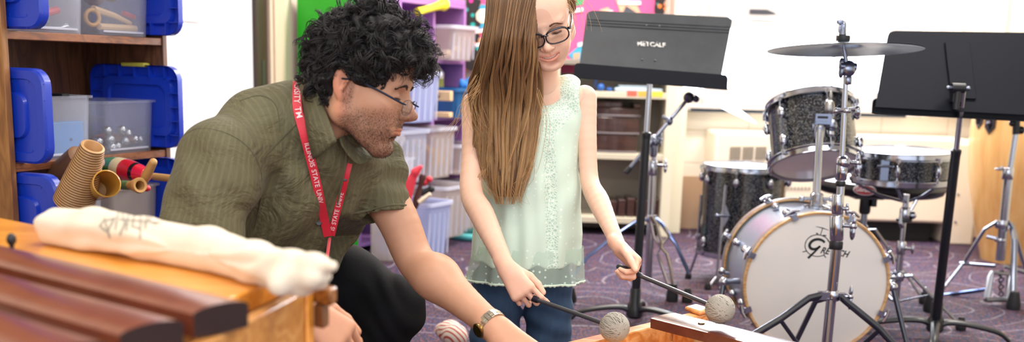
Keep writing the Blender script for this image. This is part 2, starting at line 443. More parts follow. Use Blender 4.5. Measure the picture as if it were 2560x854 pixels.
dm = MB(); wall_box(dm, sD0, sD1, 0, 2.1, -.05, 0.0)
door = struct('door_1', dm, mat('white_door', '#e9ebf2', .35, coat=.2), smooth=0)
gm = MB(); zc = W(470, 54, Y=4.6)[2]; wall_box(gm, sD0, onwall(500), zc-.004, zc+.004, 0, .004); obj('seam', gm, mat('seam_grey', '#c9c7c9', .5), door, smooth=0)
em = MB(); wall_box(em, sD1, sE1, 0, 2.13, -.08, .02); tr = struct('trim_3', em, mat('shaded_brown_jamb', '#3b2a20', .4), bev=.003)  # brown door edge with its shadow put into the dark tone
em = MB(); wall_box(em, sD1+.05, sD1+.075, W(650, 215, Y=5)[2], W(650, 150, Y=5)[2], .02, .023); obj('latch_plate', em, mat('dull_plate', '#6d6a68', .35, .8), tr)
em = MB(); wall_box(em, sE1, sF1, 0, 2.17, -.05, .035); wall_box(em, sE1+.03, sF1-.02, 0, 2.17, .035, .045); struct('trim_4', em, mat('cream_trim', '#d8c3ae', .4), bev=.003)
em = MB(); wall_box(em, sD0, sF1, 2.1, 2.15, -.08, .02); struct('trim_5', em, mat('cream_trim2', '#d8c9b0', .4))
# right wall, ceiling
struct('wall_right', MB().box((XR+.1, 3.0, ZC/2), (.2, 7.4, ZC)), CREAM, smooth=0)
struct('ceiling', MB().box((.9, 3.0, ZC+.05), (7.0, 8.4, .1)), mat('ceiling_tile', '#eeeae2', .8), smooth=0)
# olive painted strip beside the pin board
g0, g1 = W(1138, 100, Y=6.5)[0], W(1163, 100, Y=6.5)[0]
struct('trim_6', MB().box(((g0+g1)/2, 6.57, 1.0), (g1-g0, .06, 2.0)), mat('olive_paint', '#8f9f74', .5))

# ================================================================= pin board and what is pinned on it
YB = 6.524
def flat_poly(pts, Y, t, mb=None):
    """polygon given by photo pixels on the plane at distance Y, thickness t towards the camera"""
    mb = mb or MB(); P = [W(x, y, Y=Y) for x, y in pts]
    n = len(P); V = [p+A(0, -t, 0) for p in P]+[p for p in P]
    area = sum(P[i][0]*P[(i+1) % n][2]-P[(i+1) % n][0]*P[i][2] for i in range(n))
    f = [tuple(range(n)), tuple(range(2*n-1, n-1, -1))]+[(i, i+n, (i+1) % n+n, (i+1) % n) for i in range(n)]
    if area < 0: f = [tuple(reversed(q)) for q in f]
    return mb._add(V, f)
bx0 = W(1166, 100, Y=YB)[0]; bx1 = W(1655, 100, Y=YB)[0]; bz0 = W(1400, 182, Y=YB)[2]
bp = thing('bulletin_board', 'magenta pin board on the back wall above the shelving, edged with a patterned border', 'bulletin board', ((bx0+bx1)/2, 6.6, bz0))
PINK = mat('magenta_paper', '#d5548a', .7)
obj('backing', MB().box(((bx0+bx1)/2, 6.56, (bz0+1.75)/2), (bx1-bx0, .07, 1.75-bz0)), PINK, bp, smooth=0)
s = NT('sticker_border'); s.set(Roughness=.7); v = s.node('ShaderNodeTexVoronoi'); v.inputs['Scale'].default_value = 26; s.link(s.coord(), v.inputs['Vector'])
dotm = s.math('LESS_THAN', v.outputs['Distance'], .36); hue = s.node('ShaderNodeSeparateColor'); s.link(v.outputs['Color'], hue.inputs[0])
cc = s.ramp(hue.outputs[0], [(0, '#e8792b'), (.35, '#d92f2f'), (.55, '#e0309a'), (.75, '#19a6a0'), (1, '#f0a62a')], 'CONSTANT'); s.base(s.mix(dotm, '#20191d', cc))
mb = MB(); bw = .07
for (x0, x1) in ((bx0, bx0+bw), (bx1-bw*.75, bx1)):                              # scalloped border strips
    n = 14; z0, z1 = bz0+.0, 1.75
    L = []; mb = MB()
    for i in range(n*6+1):
        z = z0+(z1-z0)*i/(n*6); w = .012*abs(math.sin(pi*i/6)); L.append((x0-w*.3, x1+w, z))
    V = [A(a, YB-.004, z) for a, b, z in L]+[A(b, YB-.004, z) for a, b, z in L]; m = len(L)
    mb._add(V, [(i, i+m, i+m+1, i+1) for i in range(m-1)]); obj('border', mb, s.m, bp, smooth=0)
mb = flat_poly([(1190, 188), (1660, 205), (1660, 196), (1190, 179)], YB-.005, .003); obj('bottom_border', mb, mat('pale_green_border', '#b9cf9f', .7), bp, smooth=0)
BLUE = mat('blue_card', '#3a9cc0', .7); CRM = mat('cream_card', '#e9d8c0', .7); WCARD = mat('white_card', '#e8e2e2', .7); TAN = mat('tan_card', '#c99a78', .7); GRN = mat('green_card', '#3f9a6a', .7); ORG = mat('orange_card', '#e3a083', .7); DRK = mat('dark_card', '#40454f', .7)
def poster(lab, main, extra, mm, em, grp=None):
    c = W(*np.mean(main, 0), Y=YB); t = thing('pinned_card', lab, 'paper card', c)
    obj('card', flat_poly(main, YB, .003), mm, t, smooth=0)
    if extra: obj('cutout', flat_poly(extra, YB-.003, .002), em, t, smooth=0, label=None)
def ngon(cx, cy, r, n, a=0): return [(cx+r*math.cos(a+2*pi*i/n), cy+r*math.sin(a+2*pi*i/n)) for i in range(n)]
poster('blue paper square carrying a cream octagon, pinned beside the olive strip', [(1198, 8), (1236, 20), (1226, 66), (1180, 76)], ngon(1208, 40, 19, 8, .3), BLUE, CRM)
poster('tan paper square pinned below the blue octagon card, behind the hair', [(1188, 96), (1214, 92), (1230, 120), (1208, 146), (1182, 134)], [(1196, 112), (1222, 116), (1216, 126), (1194, 122)], TAN, BLUE)
poster('orange paper shape with a dark pyramid cutout, pinned above the music stand', [(1538, -4), (1590, 4), (1602, 36), (1555, 44)], [(1565, 14), (1592, 32), (1556, 34)], ORG, DRK)
poster('green and tan paper shape pinned above the long white caption beside the hair', [(1420, -6), (1462, -8), (1456, 12), (1424, 16)], [(1410, -6), (1446, -10), (1436, 10)], GRN, TAN)
poster('blue diamond card with a brown cutout pinned behind the music stand', [(1420, 138), (1450, 112), (1458, 116), (1452, 152), (1438, 154)], [(1433, 134), (1450, 131), (1448, 146), (1434, 148)], BLUE, TAN)
poster('orange strip of card pinned just over the grey music stand', [(1500, 24), (1520, 18), (1532, 30), (1500, 34)], None, ORG, None)
for i, (x0, y0, x1, y1, lab) in enumerate([(1187, 75, 1222, 70, 'white caption strip pinned under the blue octagon card'), (1188, 108, 1216, 105, 'white caption strip pinned across the tan card'), (1224, 0, 1244, 2, 'white caption strip at the top edge over the blue octagon card'), (1426, 24, 1458, 19, 'long white caption strip pinned under the green shape'), (1545, 2, 1602, 3, 'white caption strip pinned over the orange pyramid card'), (1444, 108, 1462, 104, 'white caption strip pinned over the blue diamond card'), (1488, 30, 1532, 26, 'white caption strip pinned over the grey music stand')]):
    h = 9; o = obj('caption_strip', flat_poly([(x0, y0), (x1, y1), (x1, y1+h), (x0, y0+h)], YB, .007), WCARD, smooth=0, loc=W((x0+x1)/2, y0, Y=YB)); tag(o, lab, 'caption', 'caption strips on the pin board')

# ================================================================= heater under the window
h0, h1 = W(1790, 340, Y=6.25)[0], W(2432, 355, Y=6.25)[0]; hz = W(2000, 336, Y=6.25)[2]
ht = thing('wall_heater', 'long cream metal radiator cabinet under the window', 'heater', ((h0+h1)/2, 6.4, 0))
HM = mat('cream_enamel', '#eee1cf', .4, coat=.2)
sh = .20
xs_ = W(2415, 400, Y=6.25)[0]
obj('casing', MB().box(((h0+h1)/2, 6.43, (hz+.12)/2), (h1-h0, .34, hz-.12)), HM, ht, bev=.015)
obj('end_cover', MB().box((h1-.02, 6.42, (hz-.02)/2), (.16, .37, hz-.02)), HM, ht, bev=.012)
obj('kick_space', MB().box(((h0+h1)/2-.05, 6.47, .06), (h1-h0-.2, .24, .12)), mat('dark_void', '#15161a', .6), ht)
gl_ = MB(); gm = MB()
for px in range(1822, 1916, 4):
    if (px-1822) % 32 < 3: continue
    p = W(px, 382, Y=6.257); gm.box((p[0], 6.257, p[2]), (.0045, .006, .075))
for px in range(1960, 2030, 9):
    p = W(px, 470, Y=6.257); gl_.box((p[0], 6.257, p[2]), (.01, .006, .012))
obj('grille', gm, mat('grille_shadow', '#8d8274', .6), ht, smooth=0); obj('lower_vent', gl_, mat('grille_shadow', '#8d8274', .6), ht, smooth=0)
gm = MB()
for (x, y) in ((2393, 484), (2386, 553)): p = W(x, y, Y=6.25); gm.ball(A(p[0], 6.235, p[2]), .007)
obj('screw', gm, CHROME_B, ht)

# ================================================================= curtain
s = NT('curtain_cloth'); s.set(Base_Color=lin('#f2e8dc'), Roughness=.9, Transmission_Weight=.0); s.b.inputs['Subsurface Weight'].default_value = 0
tr_ = s.node('ShaderNodeBsdfTranslucent'); tr_.inputs['Color'].default_value = lin('#f2e6d6'); ms = s.node('ShaderNodeMixShader'); ms.inputs[0].default_value = .25
s.link(s.b.outputs[0], ms.inputs[1]); s.link(tr_.outputs[0], ms.inputs[2]); s.link(ms.outputs[0], s.n['Material Output'].inputs['Surface'])
ca = W(2305, 100, Y=6.5)[0]; cb = WX1+.75; V = []; n = 150; zz = [2.4, 2.0, 1.6, 1.2, .95, .8, .705]
for k, z in enumerate(zz):
    for i in range(n+1):
        t = i/n; x = ca+(cb-ca)*t; y = 6.5+.028*math.sin(t*74+.6*math.sin(z*2+t*5))+.01*math.sin(t*31+z)
        V.append(A(x, y, z+(.035*math.sin(t*9) if k == len(zz)-1 else 0)))
mb = MB(); N = n+1; mb._add(V, [(k*N+i, (k+1)*N+i, (k+1)*N+i+1, k*N+i+1) for k in range(len(zz)-1) for i in range(n)])
o = obj('curtain', mb, s.m, smooth=180, loc=(ca, 6.5, .7)); so = o.modifiers.new('s', 'SOLIDIFY'); so.thickness = .003
tag(o, 'long cream curtain hanging in folds at the side of the window', 'curtain')

# ================================================================= grey metal shelving unit behind the music stand
sx0, sx1 = W(1385, 300, Y=6.2)[0], W(1690, 300, Y=6.2)[0]; shd = .36; sy0 = 6.2; sy1 = sy0+shd-.01
SG = mat('grey_laminate', '#8f877b', .5); SPOST = mat('cream_laminate', '#ddd6c0', .45); SE = mat('shelf_edge_cream', '#c9c0ac', .45)
st = thing('shelving_unit', 'tall grey and cream open shelving unit against the back wall by the column', 'shelving unit', ((sx0+sx1)/2, sy0, 0))
ztop = W(1500, 150, Y=sy0)[2]
obj('back_panel', MB().box(((sx0+sx1)/2, sy1-.01, ztop/2), (sx1-sx0, .02, ztop)), SG, st, smooth=0)
for x in (sx0+.012, sx1-.03): obj('side_panel', MB().box((x, (sy0+sy1)/2, ztop/2), (.024 if x < .6 else .06, shd-.02, ztop)), SPOST, st, bev=.003)
obj('top_panel', MB().box(((sx0+sx1)/2, (sy0+sy1)/2, ztop-.015), (sx1-sx0, shd-.02, .03)), SG, st, bev=.003)
SHZ = {}
for y in (238, 392, 552, 600):
    z = W(1560, y, Y=sy0)[2]; SHZ[y] = z; obj('shelf', MB().box(((sx0+sx1)/2, (sy0+sy1)/2, z-.0), (sx1-sx0-.03, shd-.03, .035)), SE, st, bev=.003)
def px_tag(x0, x1, y, c, nm, lab):
    a = W(x0, y, Y=sy0-.002); b = W(x1, y, Y=sy0-.002); o = obj(nm, MB().box(((a[0]+b[0])/2, sy0+.010, a[2]), (b[0]-a[0], .003, .03)), c, smooth=0, loc=((a[0]+b[0])/2, sy0, a[2])); tag(o, lab, 'shelf label')
px_tag(1568, 1593, 233, mat('red_tag', '#d0614f', .6), 'shelf_label', 'red label stuck on the upper shelf edge behind the stand pole')
px_tag(1596, 1618, 234, mat('ochre_tag', '#c9a544', .6), 'shelf_label', 'ochre label stuck on the shelf edge beside the red one')
px_tag(1630, 1658, 235, mat('yellow_tag', '#e3c747', .6), 'shelf_label', 'bright yellow label stuck on the upper shelf edge near the post')
# stack of dark round-cornered trays / shallow wooden drums on the middle shelf
DW = NT('dark_mahogany'); DW.set(Roughness=.3, Coat_Weight=.4); DW.base(DW.ramp(DW.noise(DW.coord(scale=(1, 1, 6)), 8, 4), [(.3, '#2c1c1b'), (.7, '#4a2e28')]))
z0 = SHZ[392]+.0175
for i, (xa, xb, hgt, lab) in enumerate([(1478, 1592, .105, 'dark brown curved wooden box at the bottom of the stack on the shelf'), (1474, 1596, .10, 'dark brown curved wooden box in the middle of the shelf stack'), (1480, 1598, .085, 'dark wooden box with a notched rim on top of the shelf stack')]):
    a = W(xa, 330, Y=sy0+.12)[0]; b = W(xb, 330, Y=sy0+.12)[0]; w = b-a; poly = []
    for k in range(13): t = k/12; poly.append((a+w*t, sy0+.035-.03*math.sin(pi*t)+.03))
    for k in range(13): t = 1-k/12; poly.append((a+w*t, sy0+.28+.02*math.sin(pi*t)))
    t_ = thing('wooden_box', lab, 'box', ((a+b)/2, sy0+.15, z0), 'dark wooden boxes stacked on the shelf')
    if i == 2:
        m2 = MB().prism(poly, z0, z0+hgt*.6); m2.prism([p for p in poly if (p[0] < a+w*.66)] , z0+hgt*.6, z0+hgt); m2.prism([p for p in poly if p[0] > a+w*.8], z0+hgt*.6, z0+hgt*.92)
    else: m2 = MB().prism(poly, z0, z0+hgt)
    obj('body', m2, DW.m, t_, bev=.006)
    m3 = MB().prism([(p[0]*1.0, p[1]-.004) if p[1] < sy0+.1 else p for p in poly], z0+.003, z0+.012); obj('rim', m3, mat('grey_edge', '#70696e', .4), t_, bev=.002)
    z0 += hgt
m = MB(); z1 = SHZ[552]+.0175
for k in range(6):
    a = W(1520+k*22, 520, Y=sy0+.1)[0]; b = W(1540+k*22, 520, Y=sy0+.1)[0]
    o = obj('dark_book', MB().box(((a+b)/2, sy0+.16, z1+.0455+.004*(k % 3)), (b-a-.004, .22, .09+.008*(k % 3))), DW.m, bev=.002, loc=((a+b)/2, sy0+.16, z1))
    tag(o, 'dark brown upright block in the row standing on the lowest cream shelf', 'box', 'dark blocks on the low shelf')
zc_ = SHZ[238]+.0175
m = MB(); a = W(1535, 220, Y=sy0+.1)[0]; b = W(1655, 220, Y=sy0+.1)[0]
o = obj('folded_bag', MB().box(((a+b)/2, sy0+.16, zc_+.012), (b-a, .22, .024)).box(((a+b)/2-.02, sy0+.15, zc_+.03), (b-a-.08, .19, .016)), mat('pale_blue_plastic', '#a9bccb', .3), bev=.008, loc=((a+b)/2, sy0+.16, zc_))
tag(o, 'pale blue folded plastic bag lying on the top shelf behind the stand', 'bag')
p = W(1502, 214, Y=sy0+.06)
o = obj('blue_bead', MB().ball(A(p[0], sy0+.06, zc_+.022), .022).ball(A(p[0]-.03, sy0+.07, zc_+.05), (.006, .006, .03)).ball(A(p[0]+.05, sy0+.07, zc_+.012), (.02, .012, .012)), mat('strong_blue', '#2357a8', .4), loc=(p[0], sy0+.06, zc_))
tag(o, 'small dark blue rattle lying on the upper shelf beside the girl shoulder', 'rattle')
# ================================================================= clear storage tubs
def clear_plastic(name, c, alpha, rough=.25, tl=.5):
    s = NT(name); s.set(Base_Color=lin(c), Roughness=rough, Alpha=1.0)
    tr = s.node('ShaderNodeBsdfTransparent'); tr.inputs[0].default_value = (1, 1, 1, 1)
    tb = s.node('ShaderNodeBsdfTranslucent'); tb.inputs[0].default_value = lin(c)
    m1 = s.node('ShaderNodeMixShader'); m1.inputs[0].default_value = tl; s.link(s.b.outputs[0], m1.inputs[1]); s.link(tb.outputs[0], m1.inputs[2])
    lw = s.node('ShaderNodeLayerWeight'); lw.inputs['Blend'].default_value = .35
    f = s.math('MINIMUM', s.math('ADD', alpha, s.math('MULTIPLY', lw.outputs['Facing'], .35)), 1.0)
    m2 = s.node('ShaderNodeMixShader'); s.link(f, m2.inputs[0]); s.link(tr.outputs[0], m2.inputs[1]); s.link(m1.outputs[0], m2.inputs[2])
    s.link(m2.outputs[0], s.n['Material Output'].inputs['Surface']); return s.m
CP = clear_plastic('frosted_plastic', '#dfe6f6', .15); CPW = clear_plastic('warm_frosted_plastic', '#e0d7d4', .36); CPB = clear_plastic('blue_frosted_plastic', '#c7d2f5', .40); CPRIM = clear_plastic('plastic_rim', '#e8ecfa', .75)
CBLUE = clear_plastic('blue_clear_plastic', '#4c8fc9', .75)
def place(mb, c, rot):
    mb.xf = (rot, np.asarray(c, float)); return mb
def tote_mb(w, d, h, tp=.06, t=.003, r=.025, mbx=None):
    """open tub standing on z=0, centred, w across x, d across y, narrower at the bottom"""
    mb = mbx or MB()
    def ring(ww, dd, z, rr=r): return np.array([[x, y, z] for x, y in rrect(ww, dd, min(rr, ww*.45, dd*.45), 4)])
    b = 1-tp
    R = [ring(w*b, d*b, .0), ring(w, d, h), ring(w+.016, d+.016, h+.001), ring(w+.016, d+.016, h+.007), ring(w-2*t, d-2*t, h+.007), ring((w-2*t)*b, (d-2*t)*b, t*1.5)]
    return mb.rings(R)
def lid_mb(w, d, mbx=None):
    """lid lying flat: rim down, raised centre panel, ribs round the flange; rises to z=.035"""
    mb = mbx or MB()
    def ring(ww, dd, z, rr): return np.array([[x, y, z] for x, y in rrect(ww, dd, rr, 5)])
    mb.rings([ring(w, d, 0, .045), ring(w, d, .022, .045), ring(w-.012, d-.012, .028, .04), ring(w-.055, d-.055, .028, .035), ring(w-.075, d-.075, .012, .03), ring(w-.12, d-.12, .012, .03), ring(w-.135, d-.135, .03, .03), ring(w-.145, d-.145, .03, .03)], cap0=False)
    mb.rings([ring(w-.004, d-.004, 0, .043), ring(w-.004, d-.004, .02, .043), ring(w-.05, d-.05, .025, .033), ring(w-.14, d-.14, .02, .03)][::-1], cap1=False, cap0=True)
    for sx in (-1, 1):
        for k in range(-2, 3): mb.box((sx*(w/2-.02), k*d*.17, .014), (.038, .003, .022))
    for sy in (-1, 1):
        for k in range(-2, 3): mb.box((k*w*.17, sy*(d/2-.02), .014), (.003, .038, .022))
    return mb
LIDB = mat('royal_blue_plastic', '#1439b8', .32, coat=.2); LIDD = mat('deep_blue_plastic', '#102f8f', .35, coat=.2); YEL = mat('yellow_plastic', '#b9b24a', .4)
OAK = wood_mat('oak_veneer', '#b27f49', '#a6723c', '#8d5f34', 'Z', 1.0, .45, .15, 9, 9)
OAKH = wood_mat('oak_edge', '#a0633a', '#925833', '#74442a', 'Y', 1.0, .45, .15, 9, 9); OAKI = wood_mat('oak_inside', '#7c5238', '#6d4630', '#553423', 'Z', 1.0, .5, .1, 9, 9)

# ================================================================= oak bookcase with tubs (local frame: x = along the front, away; y = into the case; z up)
bu = A(.345, .94, 0); bu /= np.linalg.norm(bu); bv = A(-bu[1], bu[0], 0)
BR = np.array([bu, bv, A(0, 0, 1)]).T; BP = A(-1.335, 2.885, 0)
def B(x, y, z): return BP + bu*x + bv*y + A(0, 0, z)
BWD = .625; BDP = .31
bk = thing('bookcase', 'tall oak veneer bookcase holding blue lidded clear tubs against the side wall', 'bookcase', B(BWD/2, 0, 0))
def bbox(x0, x1, y0, y1, z0, z1, mb=None):
    mb = mb or MB(); return mb.box(B((x0+x1)/2, (y0+y1)/2, (z0+z1)/2), (x1-x0, y1-y0, z1-z0), BR)
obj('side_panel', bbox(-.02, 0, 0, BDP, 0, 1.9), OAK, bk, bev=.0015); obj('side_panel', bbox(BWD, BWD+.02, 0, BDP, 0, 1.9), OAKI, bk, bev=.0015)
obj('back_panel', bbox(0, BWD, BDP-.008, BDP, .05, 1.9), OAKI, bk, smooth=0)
SZ = [.06, .375, .652, 1.0, 1.35]
for z in SZ+[1.88]: obj('shelf', bbox(0, BWD, .004, BDP-.008, z-.022, z), OAKH, bk, bev=.0015)
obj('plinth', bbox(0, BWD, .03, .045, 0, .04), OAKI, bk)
hd = MB().ball(B(-.0215, .05, .845), (.0015, .006, .006)); obj('screw_cap', hd, mat('pale_cap', '#c9a27a', .5), bk)

def add_tub(shz, xc, w, d, h, yc, lab, grp, m=CP, tilt=0):
    base = B(xc, yc, shz+.0005); t = thing('storage_tub', lab, 'tub', base, grp); mb = place(MB(), base, BR); tote_mb(w, d, h, .06, mbx=mb)
    obj('tub_body', mb, m, t)
    lb = place(MB(), base, BR); lb.box((0, -d/2*.96, .012), (w*.7, .004, .006)); obj('foot_ridge', lb, CPRIM, t, bev=.001)
    return t, base
def add_lid(x, yc, zc, w, hgt, lab, facing, m=LIDB, grp=None, latch=True, lean=0):
    """lid stood on edge across the case; facing -1 shows its top to the camera, +1 its hollow side"""
    # lid local: x->bv, y->z, normal->bu*facing
    nrm = bu*(-1 if facing < 0 else 1); c = B(x, yc, zc)
    up = A(0, 0, 1)+bu*lean; up /= np.linalg.norm(up)
    xx = np.cross(up, nrm); xx /= np.linalg.norm(xx); nrm = np.cross(xx, up); Rm = np.array([xx, up, nrm]).T
    t = thing('tub_lid', lab, 'lid', c-A(0, 0, hgt/2), grp); mb = place(MB(), c, Rm); lid_mb(w, hgt, mb); obj('lid_panel', mb, m, t)
    if latch:
        y = place(MB(), c, Rm); y.box((0, hgt/2, .014), (.09, .012, .03)); y.box((0, hgt/2-.008, .03), (.07, .03, .006)); obj('latch', y, YEL, t, bev=.003)
    return t
# top shelf
z = SZ[3]
add_tub(z, .19, .245, .20, .17, .115, 'clear tub of metal rods and small parts on the upper shelf of the bookcase', None)
add_tub(z, .47, .25, .20, .17, .115, 'clear tub of wooden handled instruments on the upper shelf beside the far lid', None)
add_lid(.038, .06, z+.13, .33, .25, 'blue tub lid stood on edge at the near end of the upper shelf', -1, latch=False)
add_lid(.588, .075, z+.135, .33, .255, 'blue tub lid stood on edge at the far end of the upper shelf', +1, latch=False)
# middle shelf
z = SZ[2]
add_tub(z, .20, .235, .20, .168, .115, 'clear tub with a blue block and wooden pieces on the middle shelf', None)
add_tub(z, .475, .245, .20, .150, .115, 'clear tub holding silver jingle bells on the middle shelf', None)
add_lid(.038, .066, z+.128, .33, .25, 'blue tub lid stood on edge at the near end of the middle shelf', -1, latch=False)
add_lid(.588, .090, z+.137, .34, .255, 'deep blue tub lid with a yellow latch standing behind the jingle bell tub', +1, latch=True)
# bottom shelf
z = SZ[1]
add_tub(z, .23, .24, .20, .165, .115, 'clear tub holding the ribbed cone and gold cup on the lower shelf', None)
add_tub(z, .485, .235, .20, .165, .115, 'pinkish clear tub of rattles and shakers on the lower shelf', None, CPW)
add_lid(.038, .045, z+.128, .33, .25, 'blue tub lid stood on edge at the near end of the lower shelf', -1, latch=False)
add_lid(.588, .085, z+.13, .34, .25, 'deep blue tub lid standing behind the shakers on the lower shelf', +1, latch=False)
# ---- contents, upper shelf
z = SZ[3]+.006
STEEL = mat('steel_rod', '#c3c9d6', .25, 1); LW = mat('light_wood', '#d9b78c', .5); REDP = mat('red_plastic', '#d22e3c', .4); TANW = mat('tan_wood', '#c79a5f', .5)
def bt(name, lab, cat, pts, r, m, grp=None, n=8):
    P = [B(*p) for p in pts]; o = obj(name, MB().tube(P, r, n), m, loc=P[0]); tag(o, lab, cat, grp); return o
bt('triangle_beater', 'steel triangle beater lying low in the metal parts tub', 'beater', [(.10, .06, z+.008), (.24, .05, z+.01), (.27, .05, z+.016), (.285, .05, z+.004)], .003, STEEL)
bt('triangle_beater', 'steel triangle beater lying above the other one in the metal parts tub', 'beater', [(.10, .08, z+.02), (.25, .10, z+.025)], .003, STEEL)
o = obj('ring_bell', MB().torus(B(.275, .06, z+.012), B(0, 1, 0)-B(0, 0, 0), .010, .003, 16, 6), STEEL, loc=B(.275, .06, z)); tag(o, 'small steel ring lying at the end of the metal parts tub', 'ring')
bt('wooden_beater', 'pale wooden beater leaning up in the metal parts tub', 'beater', [(.15, .09, z+.02), (.22, .13, z+.14)], [.005, .006], LW)
bt('red_handle_beater', 'red handled steel beater lying in the metal parts tub', 'beater', [(.24, .10, z+.05), (.29, .10, z+.06)], .011, REDP)
bt('wooden_shaker', 'red tipped wooden shaker handle in the upper handled instrument tub', 'shaker', [(.39, .06, z+.07), (.48, .06, z+.055), (.55, .06, z+.035)], [.011, .009, .007], LW)
bt('claves', 'thick pale wooden clave at the bottom of the upper handled instrument tub', 'clave', [(.40, .05, z+.02), (.56, .05, z+.02)], .010, LW)
o = obj('wooden_ring', MB().torus(B(.385, .06, z+.045), B(.3, 1, 0)-B(0, 0, 0), .022, .006, 20, 8), TANW, loc=B(.385, .06, z)); tag(o, 'tan wooden ring at the near side of the handled instrument tub', 'ring')
o = obj('dark_castanet', MB().ball(B(.43, .09, z+.11), (.035, .02, .03)).ball(B(.50, .09, z+.12), (.03, .02, .025)), mat('deep_red_wood', '#5a2430', .5), loc=B(.43, .09, z+.1)); tag(o, 'dark red castanet pair piled behind the clear tub wall', 'castanet')
bt('red_tip', 'short red rod end beside the red tipped handle', 'rod', [(.53, .07, z+.065), (.575, .065, z+.055)], .008, REDP)
# ---- middle shelf
z = SZ[2]+.006
o = obj('blue_block', MB().box(B(.235, .055, z+.05), (.135, .03, .092), BR), mat('sky_blue_paint', '#4a86c8', .5), bev=.003, loc=B(.235, .055, z))
tag(o, 'sky blue wooden block in the near tub of the middle shelf', 'block')
o2 = obj('bolt_hole', MB().cyl(B(.25, .039, z+.045), B(.25, .037, z+.045), .004), BLACK_P, o)
for (a, b, c, w_, lab) in (((.10, .06, z+.03), (.19, .12, z+.165), LW, .022, 'pale wooden slat leaning over the near rim of the middle tub'), ((.17, .10, z+.13), (.27, .12, z+.06), LW, .016, 'pale wooden stick lying behind the blue block')):
    P0, P1 = B(*a), B(*b); o = obj('wooden_stick', MB().tube([P0, P1], w_, 4, flat=(1, .45)), c, bev=.002, loc=P0); tag(o, lab, 'stick')
o = obj('white_block', MB().box(B(.125, .06, z+.045), (.06, .05, .088), BR), mat('cream_block', '#dcd6d2', .5), bev=.004, loc=B(.125, .06, z)); tag(o, 'cream coloured block beside the blue block in the middle tub', 'block')
o = obj('dark_clip', MB().box(B(.30, .12, z+.166), (.03, .05, .012), BR), BLACK_P, bev=.002, loc=B(.3, .12, z+.15)); tag(o, 'small black block lying across the rim of the near middle tub', 'block')
for i, (x, y, zz) in enumerate([(.425, .05, .035), (.475, .045, .062), (.48, .04, .028), (.53, .045, .03), (.44, .07, .06), (.56, .05, .028), (.505, .05, .05), (.385, .06, .03), (.42, .04, .012), (.455, .05, .012)]):
    c = B(x, y, z+zz); mb = MB().ball(c, .0155, 16).torus(c, A(0, 0, 1), .0155, .0012, 20, 5)
    o = obj('jingle_bell', mb, CHROME, loc=c); tag(o, 'silver jingle bell in the far tub on the middle shelf', 'bell', 'jingle bells in the clear tub')
o = obj('bell_strap', MB().ball(B(.48, .09, z+.03), (.07, .03, .02)), mat('red_brown_strap', '#7a4a48', .7), loc=B(.48, .09, z)); tag(o, 'red brown strap lying behind the jingle bells', 'strap')
# ---- lower shelf: ribbed cone, gold cup, maraca, rattle, stick
z = SZ[1]
P0 = W(185, 505, Y=2.86); P1 = W(232, 366, Y=2.80); ax = P1-P0; L = np.linalg.norm(ax)
prof = []
nr = 26
for i in range(nr*4+1):
    t = i/(nr*4); rr = .052-.023*t**1.25 + .0012*math.cos(i*pi/2); prof.append((rr, t*L))
prof += [(.025, L+.002), (.023, L), (.020, L*.6)]
s = NT('ribbed_tan_wood'); s.set(Roughness=.5); s.base(s.mix(s.noise(s.coord(), 30, 3), '#b98c5c', '#d2a877'))
t_ = thing('wooden_guiro', 'ribbed tan wooden cone with an open top sticking up from the lower shelf', 'guiro', P0)
obj('body', MB().lathe(P0, ax, prof, 40, cap=False), s.m, t_, smooth=60); gr = MB()
for i in range(nr): q = (i+.5)/nr; gr.torus(P0+ax*q, ax, .052-.023*q**1.25+.0006, .0008, 40, 5)
obj('groove', gr, mat('dark_groove', '#70492b', .6), t_)
GOLD = mat('golden_wood', '#c6923a', .35, coat=.3)
P0 = W(238, 478, Y=2.9); P1 = W(272, 455, Y=2.78)
mb = MB().lathe(P0, P1-P0, [(.018, 0), (.028, .02), (.034, .10), (.036, .13), (.033, .132), (.030, .10), (.024, .02), (.001, .018)], 32, cap=False)
o = obj('gold_cup', mb, GOLD, loc=P0, smooth=50); tag(o, 'golden brown wooden cup lying with its dark mouth towards the room', 'cup')
# maraca, banded
P0 = W(250, 412, Y=3.13); P1 = W(372, 438, Y=3.0); ax = P1-P0; L = np.linalg.norm(ax)
s = NT('banded_maraca'); s.set(Roughness=.25, Coat_Weight=.6)
at = s.node('ShaderNodeAttribute', attribute_name='u'); s.base(s.ramp(at.outputs['Fac'], [(0, '#2c5a32'), (.2, '#1f7a3c'), (.38, '#d9c79c'), (.55, '#c21f33'), (.74, '#1c1616'), (.80, '#d8203a'), (1, '#e02c44')], 'CONSTANT'))
mb = MB(); N = 24; mb.lathe(P0, ax, [(.001, 0), (.014, .004)]+[(.014+.020*math.sin(pi*(.12+.80*i/N)), .01+(L-.02)*i/N) for i in range(N+1)]+[(.001, L)], 28)
t_ = thing('maraca', 'green, cream and red banded maraca lying on the lower shelf', 'maraca', P0); o = obj('head', mb, s.m, t_); V = np.array([v.co[:] for v in o.data.vertices])+P0; set_f(o, ((V-P0)@ax)/L/L, 'u')
P2 = P0-ax/L*.09; obj('handle', MB().tube([P2, P0], [.008, .01], 12), TANW, t_)
P0 = W(290, 462, Y=3.0); P1 = W(348, 463, Y=2.90); ax = P1-P0; L = np.linalg.norm(ax)
mb = MB().lathe(P0, ax, [(.010, 0), (.012, L*.3), (.011, L*.62), (.017, L*.85), (.0215, L*1.0), (.019, L*1.05), (.013, L*1.04), (.010, L*.7)], 28, cap=False)
t_ = thing('wooden_rattle', 'flared tan wooden rattle end with a green band beside the gold cup', 'rattle', P0); obj('body', mb, TANW, t_, smooth=60)
obj('green_band', MB().lathe(P0, ax, [(.0122, L*.3), (.0128, L*.3), (.0122, L*.6), (.0112, L*.6)], 28, cap=False), mat('faded_green', '#5c7f4d', .5), t_)
